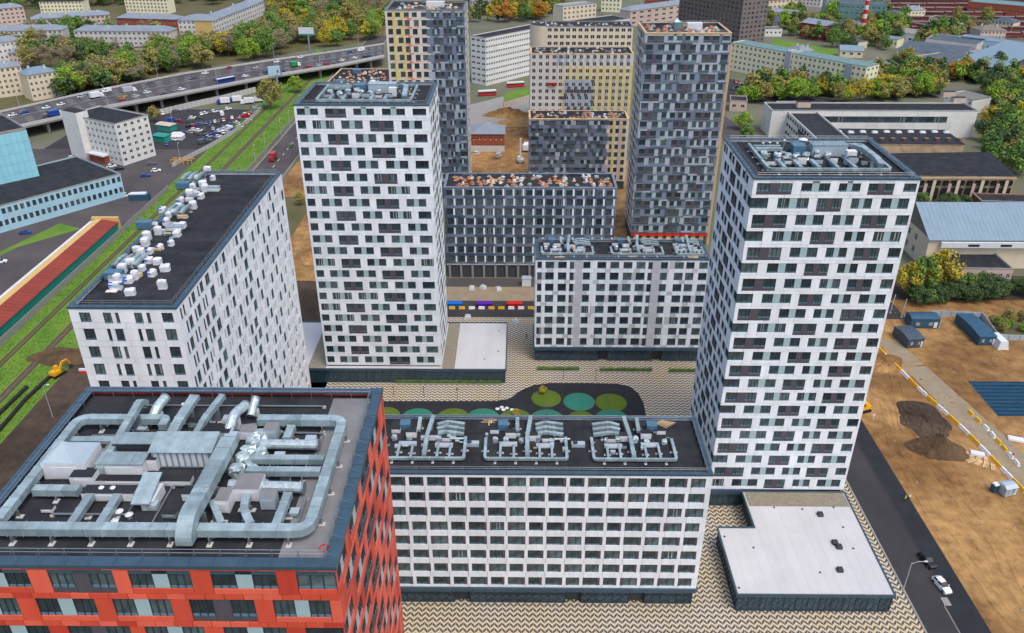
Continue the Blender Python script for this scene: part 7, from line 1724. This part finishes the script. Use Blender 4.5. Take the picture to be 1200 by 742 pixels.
woodland('woodland', 'leafy mass between the old grey-roofed houses', [[(0, 70), (118, 72), (205, 60), (205, 44), (70, 40), (0, 56)], [(0, 12), (300, 2), (300, -3), (0, -3)], [(66, 118), (200, 86), (200, 70), (70, 96)]], 105, 5, ('olive', 'green', 'bare', 'dark', 'green'))
woodland('woodland', 'mixed woods massed behind the white slab building', [[(546, 30), (640, 22), (665, 0), (665, -3), (546, -3)]], 85, 6, ('dark', 'olive', 'green', 'yellow'))
woodland('woodland', 'leafy mass around the factory roofs on the far right', [[(1152, 200), (1215, 215), (1215, 100), (1152, 112)], [(870, 120), (1100, 117), (1100, 104), (885, 106)], [(1000, 60), (1060, 45), (1060, 20), (1000, 8), (915, 40)], [(1010, 98), (1190, 100), (1190, 88), (1030, 80)], [(1020, 60), (1120, 62), (1120, 36), (1030, 30)], [(880, 30), (940, 38), (940, 20), (880, 22)]], 42, 8, ('fresh', 'green', 'olive', 'dark', 'green'))
sheet('lawn', pxpoly((1145, 372), (1215, 372), (1215, 392), (1168, 394)), 'grass_dull', .014)
sheet('lawn', pxpoly((0, 130), (66, 122), (200, 86), (330, 64), (450, 46), (450, -60), (-100, -60), (-100, 130)), 'grass_dull', .004)
# clipped hedges in the court
def hedge(label, u0, u1, v, d=1.0, h=.8):
    (x0, y0), (x1, y1) = G(u0, v), G(u1, v); t = thing('hedge', label, 'hedge', (x0, y0, 0)); L = x1-x0
    obj('planter', MB().box(0, L, -d/2-.15, d/2+.15, 0, .25, 'concrete'), t)
    r_ = np.random.RandomState(int(u0)); V = []; F = []
    for i in range(int(L*90)):
        p = np.array([r_.rand()*L, (r_.rand()-.5)*d, .25+h*(.35+.65*r_.rand())]); a = r_.normal(size=3); a /= np.linalg.norm(a); b = np.cross(a, r_.normal(size=3)); b /= np.linalg.norm(b); s = .13
        i0 = len(V); V += [tuple(p-a*s), tuple(p+b*s), tuple(p+a*s), tuple(p-b*s)]; F.append((i0, i0+1, i0+2, i0+3))
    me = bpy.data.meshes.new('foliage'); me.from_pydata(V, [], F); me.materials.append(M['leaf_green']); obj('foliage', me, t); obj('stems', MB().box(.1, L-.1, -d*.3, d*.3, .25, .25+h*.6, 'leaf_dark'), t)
hedge('long low hedge before the annex shop front', 463, 588, 449)
hedge('short hedge before the end of the courtyard block', 629, 679, 434)
hedge('middle hedge before the courtyard block', 703, 764, 435)
hedge('hedge beside the tall right tower in the courtyard', 784, 815, 436)
# grass tufts along the railway lawn
def tufts(name, label, poly, n, m_, s, seed):
    r_ = np.random.RandomState(seed); W_ = poly; X0, X1 = min(p[0] for p in W_), max(p[0] for p in W_); Y0, Y1 = min(p[1] for p in W_), max(p[1] for p in W_); V = []; F = []
    while len(F) < n:
        x, y = X0+(X1-X0)*r_.rand(), Y0+(Y1-Y0)*r_.rand()**1.3
        if abs(x+136.5) < 1.7 or abs(x+146.0) < 1.7: continue
        a = r_.rand()*6.28; c, q_ = math.cos(a)*s, math.sin(a)*s; hh = s*(.5+1.3*r_.rand()); i0 = len(V)
        V += [(x-c, y-q_, .0), (x+c, y+q_, .0), (x+c*.4+.1*s, y+q_*.4, hh), (x-c*.5, y-q_*.5, hh*.8)]; F.append((i0, i0+1, i0+2, i0+3))
    me = bpy.data.meshes.new(name); me.from_pydata(V, [], F); me.materials.append(M[m_]); o = obj(name, me); o['kind'] = 'stuff'; tag(o, label, 'grass')
tufts('grass', 'rough green grass on the railway lawn', rect(-153, -126.5, 150, 520), 14000, 'grass', .22, 5)
